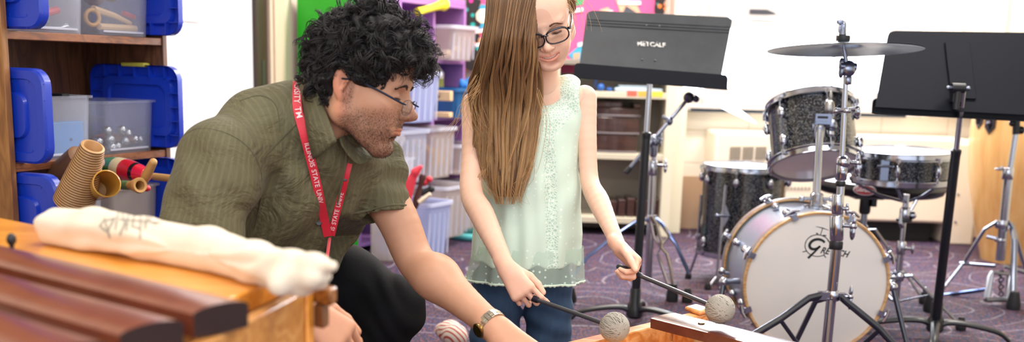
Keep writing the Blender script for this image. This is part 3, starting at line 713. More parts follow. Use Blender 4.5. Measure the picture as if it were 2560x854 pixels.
P0 = W(350, 470, Y=2.98); P1 = W(383, 405, Y=2.93)
o = obj('wooden_stick', MB().tube([P0, P0*.5+P1*.5, P1], [.008, .0135, .011], 14).ball(P1, .011), TANW, loc=P0); tag(o, 'short rounded wooden stick pointing up beside the maraca', 'stick')
P0 = W(385, 441, Y=3.2); P1 = W(440, 447, Y=3.15)
o = obj('wooden_stick', MB().tube([P0, P1], [.011, .011], 12), TANW, loc=P0); tag(o, 'wooden stick lying flat behind the maraca near the bookcase side', 'stick')
c = W(366, 470, Y=2.97); o = obj('red_shaker', MB().ball(c, (.012, .012, .009)), REDP, loc=c); tag(o, 'small red shaker just above the pinkish tub rim', 'shaker')
for k, (px, py) in enumerate([(160, 425), (200, 432)]):
    c = W(px, py, Y=3.02); o = obj('wooden_guiro', MB().lathe(c, A(.5, -.3, .4), [(.03, -.07), (.034, 0), (.03, .08), (.02, .085)], 24), mat('brown_wood', '#7a5334', .5), loc=c); tag(o, ['brown wooden cylinder lying in the shade behind the ribbed cone, by the near lid', 'brown wooden cylinder lying in the shade behind the ribbed cone, farther in'][k], 'guiro')

# ================================================================= purple and green cubby unit (x = along front away, y = into unit)
cu = A(.48, .88, 0); cu /= np.linalg.norm(cu); cv = A(-cu[1], cu[0], 0); CR = np.array([cu, cv, A(0, 0, 1)]).T; CP0 = A(-.765, 5.36, 0)
def Q(x, y, z): return CP0+cu*x+cv*y+A(0, 0, z)
CWD = .96; CDP = .38; CZ = [.05, .355, .66, .965, 1.265]
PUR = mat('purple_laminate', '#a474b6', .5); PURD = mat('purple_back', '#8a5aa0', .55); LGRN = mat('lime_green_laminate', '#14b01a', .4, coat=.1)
cb_ = thing('cubby_unit', 'purple cubby unit with a bright green end panel, filled with clear tubs', 'cubby unit', Q(CWD/2, 0, 0))
def qb(x0, x1, y0, y1, z0, z1): return MB().box(Q((x0+x1)/2, (y0+y1)/2, (z0+z1)/2), (x1-x0, y1-y0, z1-z0), CR)
obj('end_panel', qb(-.02, 0, 0.003, CDP, 0, CZ[4]+.03), LGRN, cb_, smooth=0); obj('end_edge', qb(-.021, 0, -.001, .003, 0, CZ[4]+.03), PUR, cb_, smooth=0)
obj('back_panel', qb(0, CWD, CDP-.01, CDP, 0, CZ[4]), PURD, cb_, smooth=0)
cols = [0, .33, .645, CWD]
for x in (cols[1], cols[2], CWD): obj('divider', qb(x-.01, x+.01, 0, CDP-.01, 0, CZ[4]), PUR, cb_, bev=.002)
for zz in CZ: obj('shelf', qb(0, CWD, 0, CDP-.01, zz-.018, zz), PUR, cb_, bev=.002)
obj('top_edge', qb(0, CWD, 0, .02, CZ[4], CZ[4]+.03), PUR, cb_, bev=.002)
def ctub(col, row, h, out, lab, m=CP, w=.265, d=.36, dx=0, tilt=0, grp=None, zb=None):
    base = Q((cols[col]+cols[col+1])/2+dx, d/2-out, (CZ[row] if zb is None else zb)+.0005); Rt = CR@rotx(tilt)
    t = thing('storage_tub', lab, 'tub', base, grp); mb = place(MB(), base, Rt); tote_mb(w, d, h, .13, r=.03, mbx=mb); obj('tub_body', mb, m, t)
    rb = place(MB(), base, Rt)
    for k in range(-2, 3):
        x = k*w*.2; rb.box((x, -d*.468, h*.45), (.005, .006, h*.8), rotx(.045))
    rb.rings([np.array([[x, y, zz] for x, y in rrect(w+ex, d+ex, .034, 4)]) for zz, ex in ((h-.008, .006), (h-.008, .022), (h+.010, .022), (h+.010, .008))], cap0=False, cap1=False)
    obj('tub_rim', rb, CPRIM if m is not CBLUE else CBLUE, t); return t, base
ctub(2, 3, .175, .10, 'clear tub jutting from the top row of the purple cubbies, nearest the pin board', CPW)
ctub(0, 2, .235, .27, 'tall pale blue tub in front of the purple cubbies just beyond the man nose', CPB, dx=.008)
ctub(2, 2, .15, .13, 'blue tub under the white carton in the far column of the cubbies', CBLUE)
ctub(0, 1, .255, .20, 'clear tub stuffed with a cream cloth in the second row from the floor', CP, dx=.008)
ctub(1, 1, .255, .17, 'clear tub of tan blocks standing right behind the cream cloth tub', CPW)
ctub(2, 1, .155, .16, 'small clear tub in the far column, second row from the floor', CPW)
ctub(0, 0, .27, .385, 'pale blue tub packed with a red pouch and a brown stick, on the carpet', CPB, w=.22, dx=-.03, zb=.0)
ctub(1, 0, .265, .27, 'plain clear tub on the lowest row behind the red bag tub', CPW, dx=-.0)
ctub(2, 0, .245, .19, 'clear tub with tan pieces in the far column, lowest row', CPW)
# small tub of red parts in front of the near column
base = Q(.0, -.28, .34)
# contents
def qo(name, lab, cat, mb, m, c, **k): o = obj(name, mb, m, loc=c, **k); tag(o, lab, cat); return o
CLOTH = mat('cream_cloth', '#d9cfc6', .9)
g = SDF((-.14, -.14, -.02), (.14, .16, .30), .006)
for k in range(16): g.ell((RNG.uniform(-.07, .07), RNG.uniform(-.09, .08), RNG.uniform(.05, .22)), RNG.uniform(.03, .05, 3), .02)
g.ell((-.02, -.02, .26), (.05, .04, .02), .02)
V, Fc = g.mesh(); c = Q(.18, -.03, CZ[1]+.004); o = link_mesh('cloth_bundle', V@CR.T*1.0, Fc, CLOTH, 180); o.location = c; tag(o, 'cream cloth bundle stuffed in the clear cubby tub', 'cloth')
def blocks(col, row, y0, n, lab, m, hmax, nm='wooden_block'):
    xc = (cols[col]+cols[col+1])/2
    for k in range(n):
        x = xc+RNG.uniform(-.08, .08); y = y0+RNG.uniform(0, .12); zz = CZ[row]+.012+k*hmax/n
        c = Q(x, y, zz+.012); qo(nm, lab, 'block', MB().box(c, (RNG.uniform(.05, .09), .05, .024), CR@rotz(RNG.uniform(-.6, .6))), m, c, bev=.003)['group'] = nm+' pile in the cubby tub, column %s row %s' % ('near mid far'.split()[col], 'lowest second third top'.split()[row])
blocks(1, 1, -.10, 8, 'tan wooden block piled in the clear cubby tub of the second row', TANW, .18)
blocks(2, 0, -.10, 7, 'tan wooden block piled in the clear far tub of the lowest row', LW, .17)
blocks(2, 3, -.09, 3, 'cream block lying in the jutting top row tub', CRM, .06, 'cream_block')
# red bag, brown stick, shakers in the lowest near tub
def C3(x, y, dz): return W(x, y, Y=dz)
p = C3(1022, 482, 5.13)
g = SDF((-.14, -.05, -.2), (.14, .05, .17), .005); g.cone((-.05, 0, -.12), (.03, 0, .10), .04, .015, .02, sq=((0, 1, 0), .5)); g.cone((-.06, 0, -.05), (-.015, 0, .06), .035, .02, .03, sq=((0, 1, 0), .5)); g.cone((.03, 0, .1), (.055, 0, .125), .018, .01, .02)
V, Fc = g.mesh(); o = link_mesh('red_pouch', V, Fc, mat('coral_red_cloth', '#e0394a', .6), 180); o.location = p; tag(o, 'bright red pouch poking out of the pale blue cubby tub', 'pouch')
a, b = C3(1036, 520, 5.16), C3(1058, 436, 5.16); m_ = a*.5+b*.5
qo('brown_rattle_stick', 'knobbly dark brown stick standing in the red pouch tub', 'stick', MB().tube([a, a*.7+b*.3, m_, a*.25+b*.75, b*.9+a*.1, b], [.016, .018, .013, .012, .019, .014], 12), mat('dark_brown_wood', '#4a2723', .6), a)
a, b = C3(1045, 485, 5.19), C3(1078, 472, 5.19)
qo('black_handle', 'black rounded handle lying across the rim of the red pouch tub', 'handle', MB().tube([a, b], [.017, .014], 12).ball(b, .018), BLACK_P, a)
a, b = C3(1060, 455, 5.22), C3(1073, 448, 5.22); qo('red_ball_stick', 'small red ball shaker behind the brown knobbly stick', 'shaker', MB().ball(a, .02).ball(b, .016), REDP, a)
a, b = C3(1048, 505, 5.15), C3(1076, 484, 5.15); qo('cream_clapper', 'cream wooden clapper in front of the black handle', 'clapper', MB().tube([a, b], [.022, .016], 10, flat=(1, .6)), CRM, a)
a = C3(1020, 508, 5.12); qo('blue_ring', 'small pale blue ring at the rim of the red pouch tub', 'ring', MB().torus(a, A(.3, -1, .2), .018, .006, 20, 6), CPB, a)
# clear box of red pieces left of the cloth tub
c = C3(986, 462, 5.22)
t = thing('storage_tub', 'low clear box of red pieces just past the man chin', 'tub', c-A(0, 0, .03)); mb = place(MB(), c-A(0, 0, .03), CR); tote_mb(.15, .14, .155, .08, mbx=mb); obj('tub_body', mb, CP, t)
cq = c-A(.045, .0, 0); bxs = thing('storage_tub', 'tall narrow clear tub carrying the low box of red pieces', 'tub', A(cq[0], cq[1], 0)); mb = place(MB(), A(cq[0], cq[1], .0), CR); tote_mb(.11, .12, c[2]-.034-.007, .05, mbx=mb); obj('tub_body', mb, CPW, bxs)
for k, (dx, dz_) in enumerate([(-.04, .02), (.0, .05), (.03, .03), (.05, .06), (-.02, .07), (.06, .02)]):
    q = c+cu*dx+A(0, 0, dz_-.02); o = qo('red_shaker', 'red plastic piece in the low clear box', 'shaker', MB().ball(q, (.020, .018, .030)), [REDP, mat('coral_plastic', '#e2565e', .5), REDP, mat('dark_red_plastic', '#a3293c', .5), CRM, REDP][k], q); o['group'] = 'red pieces in the low clear box'; 
# carton, wooden bell frame, yellow tube
a = Q(.80, .10, CZ[2]+.158); t = thing('paper_carton', 'white gabled carton standing on the blue cubby tub', 'carton', a)
mb = place(MB(), a, CR); mb.box((0, 0, .04), (.10, .07, .08)); mb._add([(-.05, -.035, .08), (.05, -.035, .08), (.05, .035, .08), (-.05, .035, .08), (-.05, 0, .12), (.05, 0, .12)], [(0, 1, 5, 4), (2, 3, 4, 5), (1, 2, 5), (3, 0, 4)]); obj('body', mb, mat('white_carton', '#e9e4e0', .6), t, bev=.002)
mb = place(MB(), a, CR); mb.box((0, -.0355, .025), (.09, .002, .045)); obj('print_panel', mb, mat('olive_print', '#8c8f45', .6), t)
def Pf(x, y): return W(x, y, Y=5.62)
wb = thing('wooden_bell_frame', 'light wooden stand with two dark round bells in front of the cubbies', 'stand', Pf(1090, 288)-A(0, 0, .0))
mb = MB(); ay = A(1, -.25, 0); ay /= np.linalg.norm(ay); Rf = np.array([ay, np.cross(A(0, 0, 1), ay), A(0, 0, 1)]).T
q = Pf(1100, 239); mb.box(q, (.125, .05, .05), Rf); q = Pf(1100, 286); mb.box(q, (.12, .06, .026), Rf); q = Pf(1074, 262); mb.box(q, (.018, .05, .12), Rf)
obj('frame', mb, LW, wb, bev=.003)
for x in (1076, 1097): q = Pf(x, 239)-Rf[:, 1]*.028; obj('bell', MB().ball(q, .0135), mat('dark_steel', '#5a4f49', .3, .9), wb)
a, b = W(1044, 30, Y=5.75), W(1113, 10, Y=5.95); d = (b-a); L = np.linalg.norm(d)
qo('yellow_tube', 'bright yellow flared tube lying on top of the purple cubbies', 'tube', MB().lathe(a, d, [(.022, 0), (.018, L*.25), (.02, L*.6), (.024, L*.8), (.034, L*.92), (.03, L)], 20), mat('bright_yellow', '#f0e02a', .35), a)
a = Q(.30, .12, CZ[4]+.001); qo('white_bin_lid', 'white box lying on top of the cubbies above the yellow tube', 'box', MB().box(a+A(0, 0, .03), (.2, .2, .06), CR), WHITE, a, bev=.01)
# blue rag on the far tub, green plush, hoop, red ball, small boxes near the floor
c = W(1168, 212, Y=6.0); g = SDF((-.08, -.06, -.05), (.1, .06, .06), .005)
for k in range(7): g.ell((RNG.uniform(-.04, .06), RNG.uniform(-.02, .02), RNG.uniform(-.02, .02)), RNG.uniform(.015, .035, 3), .012)
V, Fc = g.mesh(); o = link_mesh('blue_cloth', V, Fc, mat('bright_blue_cloth', '#1f6cc0', .7), 180); o.location = c; tag(o, 'bright blue crumpled cloth over the far end of the blue tub', 'cloth')
c = A(*W(1192, 590, z=.012)); P = [c+A(.15*math.cos(a), .12*math.sin(a), 0) for a in [2*pi*i/40 for i in range(40)]]
o = obj('turquoise_hoop', MB().tube(P, .02, 12, loop=True), mat('turquoise_foam', '#53b0b4', .5), loc=c-A(0, 0, .012)); o.location.z = .01; tag(o, 'turquoise foam ring lying on the carpet behind the girl', 'hoop')
c = W(1155, 553, z=.05); qo('red_cup', 'red cup upside down on the carpet by the far cubby tub', 'cup', MB().lathe(c-A(0, 0, .05), A(0, 0, 1), [(.05, 0), (.035, .095), (.03, .1)], 24), REDP, c)
c = W(1110, 562, z=.03); qo('green_ball', 'small green ball on the carpet under the clear tubs', 'ball', MB().ball(c+A(0, .1, 0), .035, 18), mat('green_rubber', '#2e8d48', .5), c)
c = W(1132, 545, z=.05); qo('pale_teal_jug', 'pale teal rounded jug on the carpet beside the red cup', 'jug', MB().ball(c, (.05, .05, .05), 20), mat('pale_teal', '#9cc7c3', .4), c)
# ================================================================= drums
s = NT('black_sparkle'); s.set(Roughness=.18, Coat_Weight=.6, Metallic=.3)
v = s.node('ShaderNodeTexVoronoi'); v.inputs['Scale'].default_value = 420; s.link(s.coord(), v.inputs['Vector'])
sp = s.node('ShaderNodeSeparateColor'); s.link(v.outputs['Color'], sp.inputs[0])
fl = s.math('GREATER_THAN', sp.outputs[0], .76); c = s.mix(fl, '#0f121b', s.mix(sp.outputs[1], '#8b8b84', '#566178')); s.base(c); SPARK = s.m
SKIN_W = mat('white_drumhead', '#e4e0dc', .45); SKIN_C = mat('clear_drumhead', '#d9ccd0', .3, coat=.2); HOOPW = wood_mat('maple_hoop', '#dcb98a', '#d2aa76', '#c0935c', 'X', 1, .35, .4)
SILV = mat('silver_sparkle', '#a7b4cc', .3, .5, var=.15, bscale=300); GREYH = mat('grey_hoop_inlay', '#8b8f9c', .35, .3)
MIRR = CHROME
def ring_pts(c, ax, r, t, up=(0, 0, 1)):
    a, b, d = frame(ax, up); return np.asarray(c, float)+r*(math.cos(t)*a+math.sin(t)*b), math.cos(t)*a+math.sin(t)*b
def lug(mb, c, ax, out, ln=.05, w=.014):
    """teardrop casing standing off the shell"""
    ax = ax/np.linalg.norm(ax); a = np.cross(ax, out); Rm = np.array([a, out, ax]).T
    mb.ball(c+out*.010, (w, .014, ln*.5), 12, Rm); mb.cyl(c, c+out*.014, w*.8, n=10)
def rim_drum(name, lab, c, ax, r, depth, nl, m_shell, top_m, bot_m, lugs='small', lugr=None):
    """metal-hooped drum; c = centre, ax = towards the batter head"""
    ax = np.asarray(ax, float); ax /= np.linalg.norm(ax); lo = c-ax*depth/2; hi = c+ax*depth/2
    t = thing(name, lab, 'drum', lo)
    obj('shell', MB().lathe(lo, ax, [(r-.006, 0), (r, .004), (r, depth-.004), (r-.006, depth), (r-.012, depth*.99), (r-.012, .01*depth)], 56, cap=False), m_shell, t, smooth=50)
    for q, sg, hm, nm in ((hi, 1, top_m, 'batter_head'), (lo, -1, bot_m, 'resonant_head')):
        obj(nm, MB().lathe(q, ax*sg, [(r+.002, -.008), (r+.002, .002), (r-.003, .005), (.001, .0055)], 56), hm, t, smooth=50)
        h = MB().lathe(q, ax*sg, [(r+.004, -.012), (r+.017, -.012), (r+.017, -.008), (r+.007, -.006), (r+.006, .010), (r+.010, .013), (r+.004, .014), (r+.003, -.008)], 56, cap=False)
        for k in range(nl):
            p, o = ring_pts(q, ax, r+.013, 2*pi*(k+.5)/nl); h.cyl(p-ax*sg*.004, p-ax*sg*.016, .009, n=10); h.cyl(p+ax*sg*.0, p-ax*sg*.008, .0075, n=6)
        obj('hoop', h, MIRR, t, smooth=45)
    for k in range(nl):
        p0, o = ring_pts(c, ax, r, 2*pi*(k+.5)/nl); mb = MB()
        if lugs == 'long': lug(mb, p0, ax, o, depth*.55, .011); e = depth*.5
        for sg in (1, -1):
            if lugs != 'long': mb = MB(); lug(mb, p0+ax*sg*(depth/2-.055), ax, o, .045)
            p1 = p0+o*.013+ax*sg*(depth/2-.012); mb.cyl(p1, p0+o*.012+ax*sg*(depth/2-.05 if lugs != 'long' else depth*.25), .0028, n=8)
            if lugs != 'long' or sg < 0: obj('lug', mb, MIRR, t)
    return t
# ---- bass drum
YF = 3.45; bc = (W(1857, 714, Y=YF)+W(2222, 714, Y=YF))/2; R0b = .228; bc = A(bc[0], YF, .283); DB = .36
bd = thing('bass_drum', 'white-headed bass drum with natural wood hoops, lying on its side', 'drum', A(bc[0], YF+DB/2, .0))
yax = A(0, 1, 0)
obj('shell', MB().lathe(bc+A(0, .02, 0), yax, [(R0b-.008, 0), (R0b-.004, .003), (R0b-.004, DB-.045), (R0b-.014, DB-.04), (R0b-.014, .01)], 72, cap=False), SILV, bd, smooth=50)
for q, sg, nm in ((bc, -1, 'front'), (bc+yax*DB, 1, 'rear')):
    h = MB().lathe(q, yax*sg, [(R0b+.001, .012), (R0b+.007, .013), (R0b+.010, .010), (R0b+.010, -.028), (R0b+.004, -.030), (R0b+.001, -.026), (R0b+.001, .012)], 96, cap=False); obj('wood_hoop', h, HOOPW, bd, smooth=50)
    h = MB().lathe(q, yax*sg, [(R0b+.0105, .002), (R0b+.0112, .0), (R0b+.0112, -.018), (R0b+.0105, -.02)], 96, cap=False); obj('hoop_inlay', h, GREYH, bd, smooth=50)
    h = MB().lathe(q, yax*sg, [(R0b+.002, -.006), (R0b+.002, .002), (R0b-.004, .004), (.001, .0045)], 96); obj('drumhead', h, SKIN_W, bd, smooth=50)
GB = {}
for k in range(8):
    t = 2*pi*(k+.5)/8+.0
    for q, sg in ((bc, -1), (bc+yax*DB, 1)):
        p, o = ring_pts(q, yax, R0b+.012, t); a = np.cross(yax, o); Rm = np.array([a, yax, o]).T; mb = MB()
        mb.box(p+o*.003+yax*sg*(-.010), (.022, .042, .007), Rm); mb.box(p+yax*sg*.013-o*.006, (.018, .006, .02), Rm)
        s0 = p-yax*sg*.02+o*.010; mb.cyl(s0-yax*sg*-.022, s0-yax*sg*.05, .003, n=8); mb.ball(p+o*.012+yax*sg*.006, (.010, .008, .010), 10)
        mb.tube([p+o*.012+yax*sg*.012-a*.022, p+o*.016+yax*sg*.012, p+o*.012+yax*sg*.012+a*.022], [.005, .0065, .005], 8)
        obj('claw', mb, MIRR, bd)
    p, o = ring_pts(bc+yax*DB*.5, yax, R0b-.004, t); mb = MB()
    for sg in (1, -1): mb = MB(); lug(mb, p+yax*sg*.075, yax, o, .05, .013); obj('lug', mb, MIRR, bd)
for sx in (-1, 1):                               # side spurs
    pa = bc+A(sx*(R0b-.0), .11, -.0-.02); mb = MB()
    e = A(bc[0]+sx*(R0b+.10), YF-.05, .012); k_ = bc+A(sx*(R0b+.055), .09, -.02)
    mb.cyl(pa, k_, .011, n=12); mb.ball(k_, .017, 12); mb.tube([k_+A(0, 0, .03)-A(sx*.015, 0, 0), k_+A(sx*.012, -.02, .035)], .006, 8); mb.ball(k_+A(sx*.012, -.02, .04), (.012, .008, .012), 10); obj('spur_bracket', mb, MIRR, bd)
    mb = MB().tube([k_, k_*.55+e*.45, e], [.0085, .0085, .006], 12); sp_ = obj('spur', mb, mat('dark_steel_tube', '#474b57', .3, .8), bd); obj('rubber_foot', MB().ball(e, (.014, .014, .012), 12), BLACK_P, sp_)
# logo on the head
INK = mat('black_ink', '#101012', .5)
def logo_xy(px, py): p = W(px, py, Y=YF-.006); return p[0], p[2]
def stroke(mb, pts, w, closed=False):
    P = [A(*logo_xy(*p)) for p in pts]; n = len(P); V = []; ws = w if hasattr(w, '__len__') else [w]*n
    for i, p in enumerate(P):
        d = P[min(i+1, n-1)]-P[max(i-1, 0)]; d /= np.linalg.norm(d); nn = A(-d[1], d[0])
        for sg in (1, -1): q = p+nn*sg*ws[i]*.5/780; V.append(A(q[0], YF-.0052, q[1]))
    mb._add(V, [(2*i, 2*i+1, 2*i+3, 2*i+2) for i in range(n-1)])
mb = MB(); z_ = lambda x, y: (1980+x*180/1098, 540+y*140/854)
arc = [z_(390+190*math.cos(a), 448-165*math.sin(a)) for a in np.linspace(.05, 2*pi-.95, 50)]; stroke(mb, arc, 2.0)
stroke(mb, [z_(*p) for p in ((360, 155), (470, 180), (565, 215))], [.6, 2.4, .6]); stroke(mb, [z_(470, 180), z_(433, 290)], 1.8); mb_d = z_(470, 180)
stroke(mb, [z_(368, 258), z_(402, 270)], 2.6); stroke(mb, [z_(475, 288), z_(525, 298)], 2.6)
for a, b in (((160, 545), (225, 530)), ((485, 590), (518, 632)), ((205, 395), (215, 410)), ((285, 298), (300, 310)), ((545, 365), (560, 380)), ((570, 462), (600, 468))): stroke(mb, [z_(*a), z_(*b)], 2.2)
G = catmull([A(*p) for p in ((500, 402), (470, 372), (410, 352), (345, 360), (292, 395), (268, 445), (290, 490), (340, 503), (390, 487), (432, 455))], 5)
stroke(mb, [z_(*p) for p in G], [5.5+1.6*math.sin(pi*i/len(G)) for i in range(len(G))]); stroke(mb, [z_(*p) for p in ((435, 455), (345, 545), (245, 640))], [3.5, 5, 6])
obj('logo', mb, INK, bd, smooth=0)
mb = MB(); V, Fc = text_mesh('RETSCH', size=1, shear=.35, bold=.025); wt = V[:, 0].max()-V[:, 0].min(); V[:, :2] /= wt; V[:, 0] -= V[:, 0].min()
V0 = A(*logo_xy(*z_(440, 520))); V1 = A(*logo_xy(*z_(880, 590))); ex = V1-V0; ln = np.linalg.norm(ex); ex /= ln; ey = A(-ex[1], ex[0])
q = [V0+ex*v[0]*ln+ey*v[1]*ln*1.15 for v in V]; mb._add([A(p[0], YF-.0052, p[1]) for p in q], Fc); obj('logo_letters', mb, INK, bd, smooth=0)

# ---- rack tom on its post
tc = W(2031, 338, Y=3.93); tax = A(-.04, .44, .90); tax /= np.linalg.norm(tax)
tom = rim_drum('rack_tom', 'black sparkle tom tilted above the bass drum', tc, tax, .150, .215, 6, SPARK, SKIN_W, SKIN_C)
pt = W(2050, 310, Y=3.74); pb = A(pt[0]-.012, 3.66, bc[2]+R0b-.004)
ps = thing('tom_post', 'thick chrome post rising from the bass drum shell to the tilted tom', 'tom holder', pb)
obj('tube', MB().cyl(pb, pt, .0135, n=20), MIRR, ps); mb = MB().lathe(pb, A(0, 0, 1), [(.04, 0), (.04, .006), (.022, .01), (.022, .045), (.016, .05)], 24); mb.cyl(pb+A(-.045, 0, .03), pb+A(.045, 0, .03), .006, n=10); mb.ball(pb+A(.05, 0, .03), .01, 10).ball(pb+A(-.05, 0, .03), .01, 10); obj('base_flange', mb, MIRR, ps)
mb = MB().lathe(pt-A(0, 0, .05), A(0, 0, 1), [(.0175, 0), (.019, .003), (.019, .04), (.0175, .043)], 20); mb.box(pt+A(.005, 0, .018), (.055, .04, .034)); mb.box(pt+A(.005, -.022, .008), (.05, .006, .006)); mb.cyl(pt+A(.02, 0, .0), pt+A(.05, .06, .02), .014, n=12); mb.ball(pt+A(.045, .02, -.005), (.02, .018, .022), 12); obj('clamp', mb, CHROME_B, ps)
obj('slot', MB().box(pt+A(.002, -.0205, .024), (.035, .003, .008)).box(pt+A(.002, -.0205, .008), (.035, .003, .007)), BLACK_P, ps)
# wing nut on the tom's side bracket seen above
q = W(2074, 270, Y=3.8); mb = MB().ball(q, (.018, .014, .030), 14).ball(q+A(0, 0, .04), (.006, .006, .02), 10); mb.box(q+A(0, .015, -.045), (.04, .02, .05)); obj('mount_wing', mb, mat('brushed_bracket', '#aaa9a8', .3, 1), ps)
# ---- floor tom
fc = W(1858, 500, Y=4.95); fz0, fz1 = .135, .525; fc = A(fc[0], 4.95, (fz0+fz1)/2)
ft = rim_drum('floor_tom', 'large black sparkle floor tom standing on chrome legs', fc, A(0, 0, 1), .188, fz1-fz0, 8, SPARK, SKIN_W, SKIN_W)
for tpx, bpx, Yt, Yb, ang in (((1815, 462), (1768, 738), 4.735, 4.70, 0), ((1748, 572), (1722, 668), 4.9, 4.95, 1), ((1940, 560), (1965, 650), 5.1, 5.12, 2)):
    a = W(*tpx, Y=Yt); b0 = W(*bpx, Y=Yb); b = A(b0[0], b0[1], .008)
    if ang: a = A(a[0], Yt, .40)
    k_ = A(a[0]*.86+b[0]*.14, a[1], .13)
    if not ang: k_ = W(1792, 690, Y=4.735)
    lg = obj('leg', MB().tube([a, k_, b], .0065, 10), MIRR, ft); obj('rubber_foot', MB().lathe(b-A(0, 0, .008), A(0, 0, 1), [(.014, 0), (.016, .01), (.011, .03)], 14), BLACK_P, lg)
    if ang == 0:
        q = W(1811, 538, Y=4.74); mb = MB().prism([(0, .052), (.022, 0), (0, -.052), (-.022, 0)], -.006, .006, rotx(pi/2), q); mb.cyl(q+A(-.035, -.018, 0), q+A(.02, -.018, 0), .006, n=10); mb.ball(q+A(-.035, -.018, 0), .010, 10); obj('leg_bracket', mb, CHROME_B, ft)
# ---- snare drum on its stand
sc_ = (W(2130, 430, Y=4.15)+W(2372, 430, Y=4.15))/2; sn_c = A(sc_[0], 4.15, .6165); snr = .182; snd = .098
nax = A(-.02, -.03, 1); sn = rim_drum('snare_drum', 'shallow black sparkle snare drum with long chrome lugs', sn_c, nax, snr, snd, 8, SPARK, SKIN_W, SKIN_W, 'long')
mb = MB(); q = sn_c+A(-.115, -.15, 0); mb.box(q+A(0, -.0, -.005), (.03, .02, .075)); mb.cyl(q+A(-.03, -.012, .01), q+A(.03, -.012, .01), .005, n=10); mb.ball(q+A(.03, -.012, .01), .009, 10); obj('snare_strainer', mb, CHROME_B, sn)
ss = thing('snare_stand', 'chrome tripod stand cradling the snare drum', 'stand', A(W(2250, 600, Y=4.15)[0], 4.15, 0))
bx = W(2255, 600, Y=4.15)[0]; zb = sn_c[2]-snd/2-.014; top = A(bx, 4.15, zb-.075); mb = MB()
for ang in (pi*.93, pi*.05, -pi*.62):
    e = A(sn_c[0]+.165*math.cos(ang), 4.15+.165*math.sin(ang), zb-.008); mid = (top*.5+e*.5)+A(0, 0, -.012)
    mb = MB().tube([top, mid, e, e+A(.02*math.cos(ang), .02*math.sin(ang), .03)], [.008, .008, .007, .006], 8, flat=(1, .7)); a_ = obj('basket_arm', mb, CHROME_B, ss)
    obj('rubber_tip', MB().tube([e-A(.02*math.cos(ang), .02*math.sin(ang), -.001), e+A(.012*math.cos(ang), .012*math.sin(ang), .004)], .0095, 10), BLACK_P, a_)
mb = MB().tube([top+A(.04, 0, .01), top+A(.012, 0, -.05)], .007, 8); mb.cyl(top+A(0, 0, .03), top-A(0, 0, .06), .012, n=14); mb.ball(top-A(-.03, 0, .05), .016, 12); obj('basket_joint', mb, MIRR, ss)
mb = MB().lathe(top-A(0, 0, .075), A(0, 0, 1), [(.008, 0), (.03, .002), (.03, .01), (.008, .012)], 18); obj('adjusting_wheel', mb, BLACK_P, ss)
mb = MB().cyl(top-A(0, 0, .06), A(bx, 4.15, .23), .0095, n=14).cyl(A(bx, 4.15, .32), A(bx, 4.15, .09), .013, n=14); obj('tube', mb, MIRR, ss)
mb = MB().lathe(A(bx, 4.15, .275), A(0, 0, 1), [(.016, 0), (.018, .004), (.018, .046), (.016, .05)], 16); mb.cyl(A(bx, 4.15, .3), A(bx+.035, 4.13, .3), .006, n=8); mb.ball(A(bx+.037, 4.13, .3), (.006, .01, .022), 10); mb.tube([A(bx-.022, 4.13, .44), A(bx-.02, 4.13, .40), A(bx-.008, 4.14, .385)], [.004, .008, .01], 8); mb.lathe(A(bx, 4.15, .40), A(0, 0, 1), [(.014, 0), (.02, .01), (.02, .05), (.014, .06)], 16); obj('height_clamp', mb, MIRR, ss)
def tripod(t, hub, foot_r, angs, zf=.012, brace_z=None, w=.010, m=CHROME_B, zh=None, flat=(1, .55), double=False):
    """folding legs: upper joint on the tube, knee, foot"""
    for a in angs:
        d = A(math.cos(a), math.sin(a), 0); e = A(hub[0], hub[1], 0)+d*foot_r+A(0, 0, zf+.01); h = hub+d*.02; mb = MB()
        kn = h*.62+e*.38+A(0, 0, hub[2]*.10)
        offs = (-.011, .011) if double else (0,)
        sd = A(-d[1], d[0], 0)
        for of in offs: mb.tube([h+sd*of, h+d*.03+sd*of+A(0, 0, .005), kn+sd*of, e+sd*of*.5], w, 8, flat=flat)
        mb.ball(kn, w*1.15, 8); lg = obj('leg', mb, m, t)
        if brace_z is not None:
            b0 = A(hub[0], hub[1], brace_z)+d*.015; bm_ = kn*.85+e*.15
            obj('brace', MB().tube([b0, bm_], w*.7, 6, flat=(1, .5)), m, lg)
        mb = MB().lathe(e+d*.005-A(0, 0, zf+.008), A(0, 0, 1)+d*.0, [(.019, 0), (.021, .012), (.013, .04), (.011, .05)], 12, squash=(1, 1)); obj('rubber_foot', mb, BLACK_P, lg)
hub = A(bx, 4.15, .19); obj('leg_collar', MB().lathe(hub-A(0, 0, .02), A(0, 0, 1), [(.018, 0), (.022, .005), (.022, .035), (.018, .04)], 14), CHROME_B, ss); tripod(ss, hub, .24, (-.35, 1.75, 3.9), brace_z=.09, w=.010, double=True)
